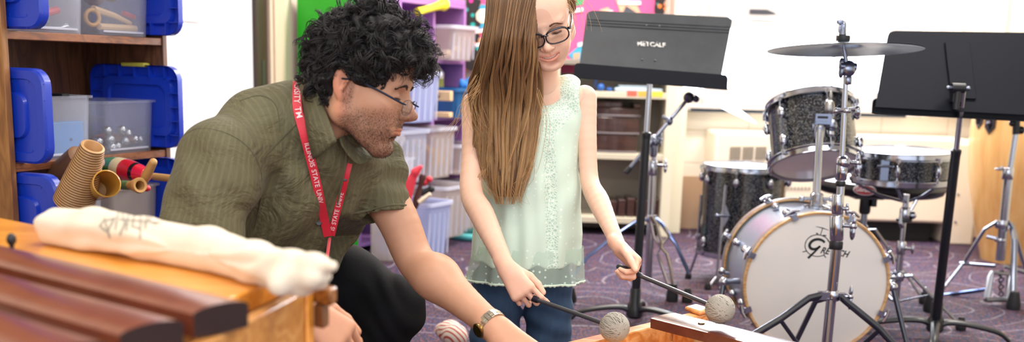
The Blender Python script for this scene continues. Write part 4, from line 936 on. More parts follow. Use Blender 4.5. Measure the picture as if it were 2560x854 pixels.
# ---- drum throne behind the snare
th_c = A(W(2212, 480, Y=4.55)[0], 4.62, .52); th_ = thing('drum_throne', 'round black padded drum seat on a single post behind the snare', 'stool', A(th_c[0], th_c[1], 0))
zt = W(2212, 452, Y=4.62)[2]; zb_ = W(2212, 494, Y=4.45)[2]
obj('seat', MB().lathe(A(th_c[0], 4.62, zb_), A(0, 0, 1), [(.24, 0), (.258, .008), (.27, .03), (.27, zt-zb_-.02), (.26, zt-zb_), (.001, zt-zb_+.01)], 48), mat('black_vinyl', '#0e1016', .35), th_, smooth=50)
q = W(2154, 472, Y=4.43); q = A(q[0], 4.62-.2703*math.cos(math.asin((q[0]-th_c[0])/.27)), q[2]); nrm = A(q[0]-th_c[0], q[1]-4.62, 0); nrm /= np.linalg.norm(nrm); Rb = np.array([np.cross(A(0, 0, 1), nrm), A(0, 0, 1), nrm]).T
bdg = obj('badge', MB().lathe(q, nrm, [(.028, 0), (.030, .002), (.028, .004), (.001, .004)], 32, squash=(1.55, .72)), mat('white_badge_edge', '#cfd0d8', .4), th_); obj('badge_field', MB().lathe(q, nrm, [(.026, .0035), (.026, .005), (.001, .005)], 32, squash=(1.6, .68)), mat('badge_red', '#a3263a', .4), bdg)
V, Fc = text_mesh('Gibraltar', 1, bold=.02); V[:, :2] *= .072/(V[:, 0].max()-V[:, 0].min()); V[:, 1] *= 1.15; mb = MB(); mb._add((V+A(0, .001, .0056))@Rb.T+q, Fc); obj('badge_letters', mb, mat('badge_white', '#eef0f4', .4), bdg, smooth=0)
px_ = W(2166, 520, Y=4.6)[0]
mb = MB().box(A(px_, 4.62, zb_-.012), (.12, .10, .022)); mb.box(A(px_+.028, 4.6, zb_-.03), (.02, .03, .05)); mb.lathe(A(px_, 4.62, zb_-.09), A(0, 0, 1), [(.02, 0), (.024, .01), (.024, .07)], 14); obj('seat_clamp', mb, BLACK_M, th_)
obj('post', MB().cyl(A(px_, 4.62, .05), A(px_, 4.62, zb_-.08), .014, n=14), CHROME_B, th_); hub = A(px_, 4.62, .30); obj('leg_collar', MB().lathe(hub-A(0, 0, .02), A(0, 0, 1), [(.018, 0), (.022, .005), (.022, .035), (.018, .04)], 14), CHROME_B, th_)
tripod(th_, hub, .27, (-.28, 1.9, 4.2), brace_z=.12, w=.011)

# ================================================================= cymbal stand in front of the bass drum
CYM = NT('bronze_cymbal'); CYM.set(Roughness=.28, Metallic=1.0); rr_ = CYM.node('ShaderNodeTexGradient', gradient_type='SPHERICAL')
CYM.base(CYM.ramp(CYM.noise(CYM.coord(), 9, 2), [(.35, '#8d9cb0'), (.7, '#b9c4cc')])); wv = CYM.node('ShaderNodeTexWave', wave_type='RINGS', rings_direction='Z'); wv.inputs['Scale'].default_value = 90; CYM.link(CYM.coord(), wv.inputs['Vector']); CYM.bump(wv.outputs['Fac'], .25, .001)
def cymbal(t, c, ax, r, name='plate', m=None, bow=.022):
    prof = [(.006, bow+.014), (.02, bow+.0125), (.035, bow+.007), (.045, bow+.002)]+[(.045+(r-.045)*i/10, bow*(1-(i/10)**1.7)) for i in range(1, 11)]
    inner = [(rr, h-.0015) for rr, h in prof[::-1]]
    a, b, d = frame(ax); o = obj(name, MB().lathe(c, ax, [(rr, h) for rr, h in prof[::-1]]+[(rr, h-.0015) for rr, h in prof], 72, cap=False), m or CYM.m, t, smooth=50); return o
YC = 3.12
P_ = lambda x, y, Y=YC: W(x, y, Y=Y)
hubp = P_(2081, 737); f0 = P_(2069, 854+60)
cs = thing('cymbal_stand', 'tall chrome cymbal stand with a dark bronze cymbal in front of the bass drum', 'cymbal stand', A(P_(2078, 850)[0], YC, 0))
low = A(hubp[0]-.005, YC, .03); j1 = P_(2094, 590); j2 = P_(2100, 500); j3 = P_(2116, 170)
obj('base_tube', MB().cyl(low, j1, .0150, n=24), MIRR, cs); obj('middle_tube', MB().cyl(j1, P_(2106, 400), .0115, n=20), MIRR, cs); obj('upper_tube', MB().cyl(P_(2103, 430), j3, .0078, n=16), MIRR, cs)
def collar(a, b, r, n=20): d = b-a; L = np.linalg.norm(d); return MB().lathe(a, d, [(r-.002, 0), (r, .003), (r, L-.003), (r-.002, L)], n)
def wing(mb, c, side, r=.012, ln=.035, tall=.03):
    side = side/np.linalg.norm(side); mb.cyl(c, c+side*ln, .006, n=10); e = c+side*ln; mb.ball(e+A(0, 0, tall*.4), (r*.55, r*.8, tall*.5), 10); mb.ball(e-A(0, 0, tall*.45), (r*.6, r*.9, tall*.6), 10); mb.ball(e, r*.9, 10)
m1 = collar(P_(2091, 600), P_(2092, 538), .0200); wing(m1, P_(2092, 562), A(1, -.3, 0), .014, .045, .04); m1.ball(P_(2088, 520), (.006, .006, .012), 8); o = obj('lower_clamp', m1, MIRR, cs)
obj('bushing', collar(P_(2089, 622), P_(2091, 602), .0195), BLACK_P, cs)
m1 = collar(P_(2093, 535), P_(2095, 485), .0165); wing(m1, P_(2095, 520), A(1, -.3, 0), .008, .025, .02); obj('lower_sleeve', m1, MIRR, cs)
m1 = collar(P_(2102, 450), P_(2106, 395), .0165); m1.ball(P_(2108, 405), (.022, .022, .02), 14); wing(m1, P_(2112, 405), A(1, -.2, 0), .012, .035, .035); m1.ball(P_(2104, 430), (.014, .02, .02), 10); obj('upper_clamp', m1, MIRR, cs)
obj('upper_bushing', collar(P_(2101, 465), P_(2102, 452), .0145), BLACK_P, cs)
m1 = collar(P_(2116, 282), P_(2117, 270), .014); m1.cyl(P_(2092, 276), P_(2142, 272), .0055, n=10); m1.ball(P_(2090, 277), .009, 10).ball(P_(2143, 278), (.01, .01, .016), 10); obj('memory_lock', m1, MIRR, cs)
m1 = collar(P_(2119, 212), P_(2120, 190), .0115); m1.ball(P_(2121, 172), (.022, .016, .024), 16); m1.cyl(P_(2100, 165), P_(2140, 168), .012, n=14); m1.ball(P_(2103, 178), (.008, .01, .02), 10); m1.ball(P_(2104, 158), (.008, .008, .016), 10); m1.cyl(P_(2118, 172), P_(2111, 125), .006, n=10); obj('tilter', m1, CHROME_B, cs)
cyc = P_(2111, 125); cax = A(-.025, .078, 1); cymbal(cs, cyc-A(0, 0, .0), cax, .213, 'cymbal', bow=.011)
m1 = MB().lathe(P_(2108, 103), A(-.03, 0, 1), [(.001, 0), (.018, 0), (.019, .003), (.019, .013), (.018, .016), (.001, .016)], 24); obj('felt', m1, BLACK_P, cs); m1 = MB().cyl(P_(2111, 130), P_(2104, 52), .0035, n=10); m1.lathe(P_(2106, 90), A(0, 0, 1), [(.009, 0), (.011, .004), (.008, .02)], 14); m1.ball(P_(2100, 72), (.005, .006, .014), 8).ball(P_(2110, 66), (.006, .006, .016), 8).ball(P_(2101, 55), (.01, .006, .008), 8); obj('wing_nut', m1, CHROME_B, cs)
m1 = collar(P_(2080, 750), P_(2082, 726), .021); wing(m1, P_(2086, 737), A(1, -.35, 0), .011, .045, .038); m1.box(P_(2058, 737)+A(0, -.005, 0), (.03, .025, .022)); m1.box(P_(2104, 740)+A(0, -.005, 0), (.02, .02, .022)); hb = obj('leg_collar', m1, MIRR, cs)
DST = mat('dark_chrome', '#5d6373', .22, 1)
for pts, lab in ((((2055, 737, 3.11), (2022, 745, 3.09), (1950, 797, 3.0), (1898, 828, 2.93)), 0), (((2102, 741, 3.11), (2118, 755, 3.09), (2200, 822, 3.0), (2270, 900, 2.9)), 1)):
    P = [W(x, y, Y=Y) for x, y, Y in pts]; d = P[-1]-P[-2]; t = (P[-1][2]-.02)/max(1e-6, -d[2]); t = min(t, 3.0); P.append(P[-1]+d*t); lg = obj('leg', MB().tube(P, .0115, 10, flat=(.55, 1)), DST, cs); obj('rubber_foot', MB().lathe(P[-1]-A(0, 0, .018), A(0, 0, 1), [(.02, 0), (.022, .012), (.012, .045)], 12), BLACK_P, lg)
    if lab == 0:
        a = P[2]; b = A(low[0]-.012, YC-.01, .07); obj('brace', MB().tube([a, b], .007, 8, flat=(.6, 1)), DST, lg)
    else: a = P[2]; b = A(low[0]+.012, YC-.01, .07); obj('brace', MB().tube([a, b], .007, 8, flat=(.6, 1)), DST, lg)
P = [hubp+A(-.018, .01, -.01), hubp+A(-.03, .06, -.03), A(hubp[0]-.05, YC+.27, .03)]; lg = obj('leg', MB().tube(P, .0115, 10, flat=(.55, 1)), DST, cs); obj('rubber_foot', MB().lathe(P[-1]-A(0, 0, .028), A(0, 0, 1), [(.02, 0), (.022, .012), (.012, .045)], 12), BLACK_P, lg)
obj('pull_rod', MB().cyl(P_(2070, 745)-A(0, .03, 0), P_(2058, 880)-A(0, .03, 0), .004, n=8), mat('pale_rod', '#c9c6bd', .3, .8), cs)

# ================================================================= boom cymbal stand further back
YB2 = 4.55
def S_(x, y, Y=YB2): return W(x, y, Y=Y)
bs = thing('boom_cymbal_stand', 'chrome boom cymbal stand with a steeply tilted pale cymbal behind the grey music desk', 'cymbal stand', A(S_(1622, 700)[0], YB2, 0))
hub = S_(1630, 545); top = S_(1637, 360)
obj('base_tube', MB().cyl(A(S_(1620, 700)[0], YB2, .06), S_(1632, 430), .0165, n=18), MIRR, bs); obj('upper_tube', MB().cyl(S_(1631, 440), top, .011, n=16), MIRR, bs)
m1 = collar(S_(1631, 438), S_(1632, 402), .020); wing(m1, S_(1634, 412), A(1, -.3, 0), .012, .05, .03); obj('height_clamp', m1, MIRR, bs)
m1 = MB().ball(S_(1636, 352), (.022, .022, .028), 14).cyl(S_(1626, 345), S_(1646, 347), .012, n=12); m1.lathe(S_(1633, 392), A(0, 0, 1), [(.012, 0), (.016, .01), (.016, .05)], 14); wing(m1, S_(1640, 348), A(1, -.2, 0), .009, .02, .03); obj('boom_joint', m1, CHROME_B, bs)
b0, b1 = S_(1564, 432, YB2-.05), S_(1722, 244, YB2+.05)
obj('boom_arm', MB().cyl(b0, b1, .009, n=14), CHROME_B, bs); obj('boom_grip', MB().cyl(b0, b0+(b1-b0)*.07, .0125, n=14), BLACK_P, bs); q = b0*.31+b1*.69; m1 = MB().ball(q, (.018, .018, .02), 12); wing(m1, q, A(-1, 0, .6), .007, .03, .01); obj('boom_clamp', m1, CHROME_B, bs)
m1 = MB().ball(b1, (.024, .02, .024), 14).ball(b1+A(.03, -.01, -.005), .014, 10); m1.cyl(b1+A(.02, 0, -.01), S_(1760, 205, YB2+.05), .005, n=8); obj('tilter', m1, mat('dark_joint', '#4b4b5c', .35, .7), bs)
cc_ = S_(1797, 250, YB2+.02); cax = A(.46, -.125, 1.0); cax /= np.linalg.norm(cax)
cymbal(bs, S_(1790, 246, YB2+.02)-cax*.012, cax, .195, 'cymbal', mat('pale_cymbal', '#d9dde0', .3, .85))
obj('leg_collar', collar(S_(1629, 556), S_(1630, 536), .024), MIRR, bs)
def leg2(pts, foot=True, w=.0105, m=CHROME_B, t=bs):
    P = [W(x, y, Y=Y) for x, y, Y in pts]; P[-1] = A(P[-1][0], P[-1][1], max(P[-1][2], .02)); lg = obj('leg', MB().tube(P, w, 10, flat=(1, .6)), m, t); e = P[-1]
    if foot: obj('rubber_foot', MB().lathe(e-A(0, 0, e[2]-.001), A(0, 0, 1), [(.022, 0), (.024, .015), (.015, .05), (.012, .06)], 12), BLACK_P, lg)
    return lg
BST = mat('blue_grey_steel', '#5b6a93', .25, 1)
leg2([(1622, 548, 4.53), (1590, 552, 4.5), (1540, 585, 4.45), (1470, 640, 4.38), (1430, 690, 4.36)], m=BST)
leg2([(1640, 546, 4.53), (1655, 560, 4.5), (1690, 610, 4.44), (1722, 682, 4.42)], m=BST)
lg = obj('leg', MB().tube([W(x, y, Y=4.44) for x, y in ((1624, 540), (1628, 560), (1634, 592), (1651, 618), (1643, 634), (1655, 668), (1674, 722))], .0068, 8), mat('bright_rod', '#d6d9de', .2, 1), bs)
e = A(*W(1680, 745, z=.02)); r2 = obj('brace', MB().tube([W(x, y, Y=4.43) for x, y in ((1629, 540), (1640, 556), (1654, 606), (1653, 618), (1667, 634), (1676, 670), (1684, 722))], .0068, 8).tube([W(x, y, Y=4.43) for x, y in ((1653, 612), (1672, 590), (1662, 568))], .006, 8), mat('bright_rod2', '#cfcbbd', .2, 1), lg)
e = W(1681, 730, Y=4.44); obj('rubber_foot', MB().lathe(A(e[0], e[1]-.0, .0), A(0, -.02, 1), [(.026, 0), (.026, .02), (.018, .075)], 14), BLACK_P, lg)

# ================================================================= conga and hi-hat stand at the far side
cg = A(W(2568, 400, Y=5.75)[0], 5.75, 0); s = NT('conga_wood'); s.set(Roughness=.3, Coat_Weight=.5, Coat_Roughness=.12)
s.base(s.ramp(s.noise(s.coord(scale=(1, 1, .08)), 26, 3), [(.3, '#cb9556'), (.6, '#d9ab6e'), (.8, '#e2b880')]))
ct = thing('conga_drum', 'large pale wooden barrel conga drum in the corner by the curtain', 'conga', cg); HH = .80
prof = [(.175, .012), (.18, .0)]; prof = [(.165, 0.0), (.172, .0)]+[(.172+.125*math.sin(min(1, (i/20)*1.0)**1.05*pi*.62)**1.0-.00*i, HH*i/20) for i in range(21)]
obj('shell', MB().lathe(cg, A(0, 0, 1), prof, 64, cap=True), s.m, ct, smooth=50)
rt = prof[-1][0]; obj('rim', MB().torus(cg+A(0, 0, HH), A(0, 0, 1), rt+.008, .008, 60, 8), CHROME_B, ct); obj('drumhead', MB().lathe(cg+A(0, 0, HH), A(0, 0, 1), [(rt, 0), (rt-.004, .012), (.001, .014)], 60), SKIN_W, ct)
def conga_r(z): i = np.clip(z/HH, 0, 1); return .172+.125*math.sin(i**1.05*pi*.62)
for px, py in ((2504, 312), (2440, 300)):
    q = W(px, py, Y=5.5); a = math.asin(np.clip((q[0]-cg[0])/conga_r(q[2]), -.99, .99)); o_ = A(math.sin(a), -math.cos(a), 0); p = cg+o_*(conga_r(q[2])+.003)+A(0, 0, q[2]); Rm = np.array([np.cross(A(0, 0, 1), o_), A(0, 0, 1), o_]).T
    mb = MB().prism([(-.032, .045), (.032, .045), (.032, -.02), (0, -.055), (-.032, -.02)], -.004, .005, Rm, p); mb.cyl(p+A(0, 0, -.03)+o_*.012, p+A(0, 0, .10)+o_*.012, .006, n=8); mb.ball(p+o_*.01, .014, 10); obj('side_plate', mb, mat('dark_plate', '#4b4650', .3, .8), ct, fixn=True)
YH = 4.72; H_ = lambda x, y, Y=YH: W(x, y, Y=Y)
hh = thing('hi_hat_stand', 'chrome hi-hat stand with a pedal frame beside the conga', 'hi-hat stand', A(H_(2490, 780)[0], YH, 0))
obj('base_tube', MB().cyl(H_(2500, 650), H_(2522, 430), .0195, n=20), MIRR, hh); obj('upper_tube', MB().cyl(H_(2518, 470), H_(2540, 330), .0125, n=16), MIRR, hh)
m1 = collar(H_(2518, 448), H_(2521, 418), .0245); m1.tube([H_(2519, 428), H_(2505, 418), H_(2494, 424)], [.006, .008, .005], 8); m1.ball(H_(2500, 422), (.024, .008, .007), 10); obj('height_clamp', m1, MIRR, hh)
obj('leg_collar', collar(H_(2503, 570), H_(2505, 550), .0275), MIRR, hh); obj('lower_collar', collar(H_(2500, 604), H_(2501, 595), .024), MIRR, hh)
m1 = MB().cyl(H_(2540, 335), H_(2541, 300), .016, n=14); m1.ball(H_(2552, 325), .018, 10).ball(H_(2530, 308), .014, 10); obj('cymbal_seat', m1, BLACK_M, hh)
q = H_(2542, 296); cymbal(hh, q+A(0, 0, .02+.022), A(0.02, 0, -1), .178, 'cymbal', CYM.m, .014)
o = cymbal(hh, q+A(0, 0, .055), A(.0, 0, 1), .178, 'cymbal', CYM.m, .014)
def hleg(pts, foot, sgn):
    for of in (0,): P = [W(x, y, Y=Y) for x, y, Y in pts]; lg = obj('leg', MB().tube(P, .0135, 10, flat=(1, .6)), CHROME_B, hh)
    f = W(*foot[:2], z=.0); obj('rubber_foot', MB().lathe(f, A(0, 0, 1), [(.028, 0), (.03, .02), (.019, .075)], 14), BLACK_P, lg); return lg
l1 = hleg([(2490, 556, 4.71), (2462, 572, 4.73), (2410, 655, 4.85), (2338, 745, 4.70)], (2325, 778), 1); hleg([(2520, 552, 4.71), (2535, 575, 4.71), (2556, 650, 4.8), (2600, 760, 4.8)], (2610, 770), 1); hleg([(2528, 560, 4.75), (2536, 600, 4.6), (2534, 690, 4.55), (2533, 730, 4.52)], (2532, 772), 1)
m1 = MB().tube([H_(2466, 590, 4.76), H_(2500, 598, 4.74)], .009, 8); m1.tube([H_(2400, 658, 4.85), H_(2488, 665, 4.72)], .008, 8); m1.tube([H_(2510, 665, 4.72), H_(2570, 682, 4.72)], .009, 8); obj('strut', m1, CHROME_B, hh)
Fp = [H_(2462, 790, 4.52), H_(2476, 690, 4.60), H_(2480, 680, 4.61), H_(2520, 684, 4.62), H_(2522, 694, 4.61), H_(2512, 788, 4.54)]; fm = mat('cast_grey', '#7b7e89', .35, .8)
Fp[0][2] = max(Fp[0][2], .03); Fp[-1][2] = max(Fp[-1][2], .03); obj('pedal_frame', MB().tube(Fp, .014, 8, flat=(1, .55)).tube([Fp[0]-A(.006, 0, 0), Fp[-1]+A(.006, 0, 0)], .014, 8, flat=(1.2, .8)), fm, hh)
obj('pedal_rod', MB().tube([H_(2330, 742, 4.78), H_(2475, 722, 4.66)], .009, 8).tube([H_(2345, 752, 4.72), H_(2478, 785, 4.50)], .005, 8), BST, hh)
mb = MB()
for k in range(7): q = H_(2502+(-1)**k*1, 680+k*9, 4.62); mb.torus(q, A((k % 2), 1-(k % 2), .2), .010, .003, 12, 6)
obj('chain', mb, mat('dark_chain', '#4c4a52', .4, .8), hh)

# ================================================================= music stands
def music_stand(lab, corners, lipdir, pole_top, pole_mid, hubpos, m_desk, flip, legs, thick=.004):
    tl, tr, br, bl = corners; t = thing('music_stand', lab, 'music stand', A(hubpos[0], hubpos[1], 0))
    ex = (br-bl); wdt = np.linalg.norm(ex); ex /= wdt; ey = ((tl+tr)-(bl+br))*.5; hgt = np.linalg.norm(ey-ex*(ey@ex)); ey = ey-ex*(ey@ex); ey /= np.linalg.norm(ey); nz = np.cross(ex, ey)   # nz towards the camera side
    def D(u, v, n=0):                                          # u 0..1 across, v 0..1 up
        p = (bl*(1-u)+br*u)*(1-v)+(tl*(1-u)+tr*u)*v; return p+nz*n
    fr = -1 if flip else 1                                      # printed side
    # desk: outline with rounded top corners, grooves as shallow steps
    V = []; rc = .05
    out = [(0, 0), (1, 0)]+[(1-rc+rc*math.cos(a), 1-rc*1.4+rc*1.4*math.sin(a)) for a in np.linspace(0, pi/2, 6)]+[(rc-rc*math.sin(a), 1-rc*1.4+rc*1.4*math.cos(a)) for a in np.linspace(0, pi/2, 6)]
    F0 = [D(u, v, thick/2) for u, v in out]; F1 = [D(u, v, -thick/2) for u, v in out]; n = len(out); mb = MB()
    mb._add(F0+F1, [tuple(range(n)), tuple(range(2*n-1, n-1, -1))]+[(i, i+n, (i+1) % n+n, (i+1) % n) for i in range(n)]); dk = obj('desk', mb, m_desk, t, bev=.001, fixn=True)
    mb = MB()
    for v in (.755, .80, .845): mb.tube([D(.01, v, fr*thick*.5), D(.99, v, fr*thick*.5)], .0028, 6)
    if not flip: obj('groove', mb, m_desk, dk)
    # lip: shelf out, then upturned edge with rounded ends
    o = A(0, -1., 0)*fr; ey_l = ey; ey = A(0, 0, 1.); ew = ex*(.018 if not flip else -.004)
    a0, a1 = D(0, 0, 0)-ew-ey*.006, D(1, 0, 0)+ew-ey*.006; sh = .045; mb = MB()
    if lipdir == 'up':
        f0 = a0+o*sh-ey*.012; f1 = a1+o*sh-ey*.012; L = .048
        P = []
        for k in range(5): q = k/4*pi/2; P.append(f0+ex*(.014-.014*math.sin(q))+ey*(L-.014+.014*math.cos(q)))
        P = P[::-1]; P = [f0]+[f0+ey*(L-.014)]+P[1:]; Q_ = []
        for k in range(5): q = k/4*pi/2; Q_.append(f1-ex*(.014-.014*math.cos(q))+ey*(L-.014+.014*math.sin(q)))
        poly = [f0]+[f0+ex*(.014-.014*math.cos(q))+ey*(L-.014+.014*math.sin(q)) for q in np.linspace(0, pi/2, 5)]+[f1-ex*(.014-.014*math.sin(q))+ey*(L-.014+.014*math.cos(q)) for q in np.linspace(0, pi/2, 5)]+[f1]
        n = len(poly); V = [p+o*.0015 for p in poly]+[p-o*.0015 for p in poly]; mb._add(V, [tuple(range(n)), tuple(range(2*n-1, n-1, -1))]+[(i, (i+1) % n, (i+1) % n+n, i+n) for i in range(n)])
        lo = -ey*.0125
        mb.hexa([a0+lo-ey*.003, a1+lo-ey*.003, f1-ey*.003, f0-ey*.003], [a0+lo, a1+lo, f1, f0])
    obj('lip', mb, mat('navy_black_metal', '#070c1a', .5, spec=.3), dk, fixn=True)
    # rivets
    mb = MB()
    for u, v in ((.42, .80), (.51, .80), (.425, .54), (.515, .54), (.43, .26), (.52, .26)): mb.ball(D(u, v, fr*thick*.5), (.004, .004, .003), 10)
    if not flip: obj('rivet', mb, mat('worn_rivet', '#6d7078', .4, .6), dk)
    return t, D, nz, dk
DESK = NT('worn_grey_desk'); DESK.set(Roughness=.5); DESK.b.inputs['Specular IOR Level'].default_value = .35; nn_ = DESK.noise(DESK.coord(), 7, 6, .7); DESK.base(DESK.ramp(nn_, [(.35, '#24282e'), (.65, '#2e3339')])); DESK.bump(DESK.noise(DESK.coord(), 500, 2), .3, .001)
DKB = mat('navy_desk', '#050a19', .6, spec=.25)
tl, tr = W(1468, 26, Y=4.02), W(1832, 44, Y=4.02); bl_, br_ = W(1446, 180, Y=3.83), W(1800, 208, Y=3.83)
poleb = A(*W(1592, 790, z=.05)); poleb = A(poleb[0], 4.0, .03)
MS1, D1, nz1, dk1 = music_stand('worn grey music stand with METCALF stencilled across its desk', (tl, tr, br_, bl_), 'up', None, None, poleb, DESK.m, False, None)
V, Fc = text_mesh('METCALF', 1, bold=.03); V[:, :2] /= (V[:, 0].max()-V[:, 0].min()); mb = MB(); exd = D1(1, .56)-D1(0, .56); exd /= np.linalg.norm(exd); eyd = np.cross(nz1, exd)
s = NT('worn_white_stencil'); s.set(Roughness=.7); al = s.ramp(s.noise(s.coord(), 90, 4, .7), [(.36, (0, 0, 0, 1)), (.50, (1, 1, 1, 1))]); s.base(s.mix(1.0, '#d8d8d6', '#d8d8d6')); s.link(al, s.b.inputs['Alpha'])
mb._add([D1(.475, .50)+exd*v[0]*.100+eyd*v[1]*.115+nz1*.0029 for v in V], Fc); obj('stencil_letters', mb, s.m, dk1, smooth=0)
def pole(t, top, bot, frac, r0=.0125, r1=.0165, mtop=None):
    k_ = top+(bot-top)*frac; obj('inner_tube', MB().cyl(top, k_+(bot-top)*.03, r0*.8, n=18), MIRR, t); mb = MB().cyl(k_, bot, r1, n=20); mb.lathe(k_, top-bot, [(r1, -.01), (r1+.0015, 0), (r1+.0015, .01), (r1*.8, .014)], 18); obj('outer_tube', mb, BLACK_M, t)
tp1 = W(1628, 150, Y=4.0); pole(MS1, tp1, poleb, .285); dkc = D1(.5, .45, -.002)
mb = MB().cyl(W(1628, 150, Y=4.0), D1(.5, .35, -.02), .012, n=12); mb.box(D1(.5, .4, -.022), (.06, .014, .08), np.array([D1(1, .4)-D1(0, .4), np.cross(nz1, D1(1, .4)-D1(0, .4)), nz1]).T@np.diag([1/np.linalg.norm(D1(1, .4)-D1(0, .4)), 1/np.linalg.norm(D1(1, .4)-D1(0, .4)), 1])@rotx(pi/2)); obj('desk_bracket', mb, BLACK_M, MS1)
def curved_legs(t, hub, dirs, m, r=.24, h=.035):
    for i, a in enumerate(dirs):
        d = A(math.cos(a), math.sin(a), 0); P = [hub+d*.01+A(0, 0, .02), hub+d*.05+A(0, 0, h), hub+d*r*.5+A(0, 0, h*.85), hub+d*r*.85+A(0, 0, h*.3), A(hub[0]+d[0]*r, hub[1]+d[1]*r, .012)]
        P = catmull(P, 4); n = len(P); obj('leg', MB().tube(P, [.016-.006*k/n for k in range(n)], 10, flat=(1.25, .8), up=(0, 0, 1)), m, t)
    obj('hub', MB().lathe(hub-A(0, 0, .005), A(0, 0, 1), [(.025, 0), (.032, .01), (.03, .045), (.0215, .06), (.0205, .11), (.018, .115)], 20), m, t)
curved_legs(MS1, poleb, (pi*.98, -pi*.15, pi*.42), BLACK_M)
# stand seen from behind
tl, tr = W(2221, 77, Y=3.86), W(2584, 82, Y=3.86); bl_, br_ = W(2188, 268, Y=3.70), W(2604, 290, Y=3.70); poleb = A(*W(2338, 812, z=.05)); poleb = A(poleb[0], poleb[1], .03)
MS2, D2, nz2, dk2 = music_stand('black music stand seen from behind, its dark desk before the curtain', (tl, tr, br_, bl_), 'up', None, None, poleb, DKB, True, None)
tp2 = W(2397, 222, Y=3.74); tp2 = A(tp2[0], 3.70, tp2[2]); pole(MS2, tp2, poleb, .245)
e2x = D2(1, .5)-D2(0, .5); e2x /= np.linalg.norm(e2x); mb = MB().box(D2(.5, .5, .006), (.085, .22, .006), np.array([e2x, np.cross(nz2, e2x), nz2]).T); obj('back_plate', mb, DKB, MS2, bev=.002); q = W(2395, 220, Y=3.69); mb = MB().cyl(q-A(.022, 0, 0), q+A(.022, 0, 0), .0165, n=18); mb.box(q+A(0, .01, -.02), (.03, .03, .05)); mb.cyl(q-A(0, 0, .07), q-A(0, 0, .0), .013, n=14); obj('tilt_hinge', mb, BLACK_M, MS2); obj('hinge_bolt', MB().cyl(q-A(.034, 0, 0), q-A(.022, 0, 0), .006, n=12).ball(q-A(.033, 0, 0), .008, 12), CHROME_B, MS2); obj('hinge_bolt', MB().cyl(q+A(.022, 0, 0), q+A(.036, 0, 0), .006, n=12).ball(q+A(.035, 0, 0), .008, 12), CHROME_B, MS2)
curved_legs(MS2, poleb, (pi*.93, -pi*.08, -pi*.62, ), BLACK_M, r=.26)
# ================================================================= foreground bass xylophone
OAKF = None
PINE = wood_mat('varnished_pine', '#f6b34c', '#f3ab44', '#e89e3a', 'X', 1.0, .28, .5, 8, 14); PINES = wood_mat('pine_side', '#deab6a', '#d39a52', '#bf8444', 'X', 1.2, .35, .3, 7, 10)
BARW = NT('rosewood_bar'); BARW.set(Roughness=.28, Coat_Weight=.35, Coat_Roughness=.15); BARW.base(BARW.ramp(BARW.noise(BARW.coord(scale=(1, 1, 1)), 10, 4, .6, 1.2), [(.3, '#6b3324'), (.6, '#7d4230'), (.85, '#5a2a20')]))
BARE = mat('bar_end_grain', '#2c1a1c', .5)
zt = .700
C1 = W(775, 712, z=zt); ub = A(-.805, .593, 0); ub /= np.linalg.norm(ub); eb = A(-.19, -.98, 0); eb /= np.linalg.norm(eb); pb_ = A(-.593, -.805, 0); pb_ /= np.linalg.norm(pb_)
def Xy(s_, t_, z): return C1+ub*s_+eb*t_+A(0, 0, z-zt)
bx = thing('bass_xylophone', 'large orange pine bass xylophone closest to the camera, under the rolled cloth bag', 'xylophone', A(*Xy(.2, .25, 0)[:2], 0))
def slab(s0, s1, t0, t1, z0, z1, mb=None):
    mb = mb or MB(); b = [(s0, t0), (s1, t0), (s1, t1), (s0, t1)]
    B0 = [Xy(s, t, z0) for s, t in b]; T0 = [Xy(s, t, z1) for s, t in b]
    a = np.cross(B0[1]-B0[0], B0[2]-B0[1])[2]
    if a < 0: B0 = B0[::-1]; T0 = T0[::-1]
    return mb.hexa(B0, T0)
L = .72
obj('corner_post', slab(-.004, .016, -.004, .016, .02, zt), PINE, bx, bev=.002)
obj('side_panel', slab(.0, .016, .016, .55, .10, zt-.005), PINES, bx, bev=.002); obj('side_panel', slab(L-.016, L, .0, .55, .10, zt-.005), PINES, bx, bev=.002)
obj('end_panel', slab(.0, L, -.012, .004, .10, zt-.01), PINES, bx, bev=.002)
obj('end_rim_board', slab(.045, L+.1, .0, .150, zt-.02, zt+.006), PINE, bx, bev=.003)
obj('end_rail', slab(-.03, .45, -.028, -.006, zt-.022, zt-.002), wood_mat('brown_rail', '#b47a3f', '#a1662f', '#855022', 'X', 1, .35, .3), bx, bev=.003); obj('catch_block', slab(-.018, -.002, -.026, -.006, zt-.050, zt-.023), mat('brown_block', '#7a4f2e', .5), bx, bev=.002)
obj('inner_rail', slab(.10, .115, .155, .55, zt-.03, zt+.0), PINE, bx, bev=.002); obj('inner_rail', slab(L-.2, L-.185, .155, .55, zt-.03, zt+.0), PINE, bx, bev=.002)
for s_, t_ in ((.008, .53), (L-.01, .008), (L-.01, .53)): obj('leg', slab(s_-.012, s_+.012, t_-.012, t_+.012, .0, .3), PINE, bx)
obj('foot', slab(-.004, .016, -.004, .016, 0, .02), PINE, bx)
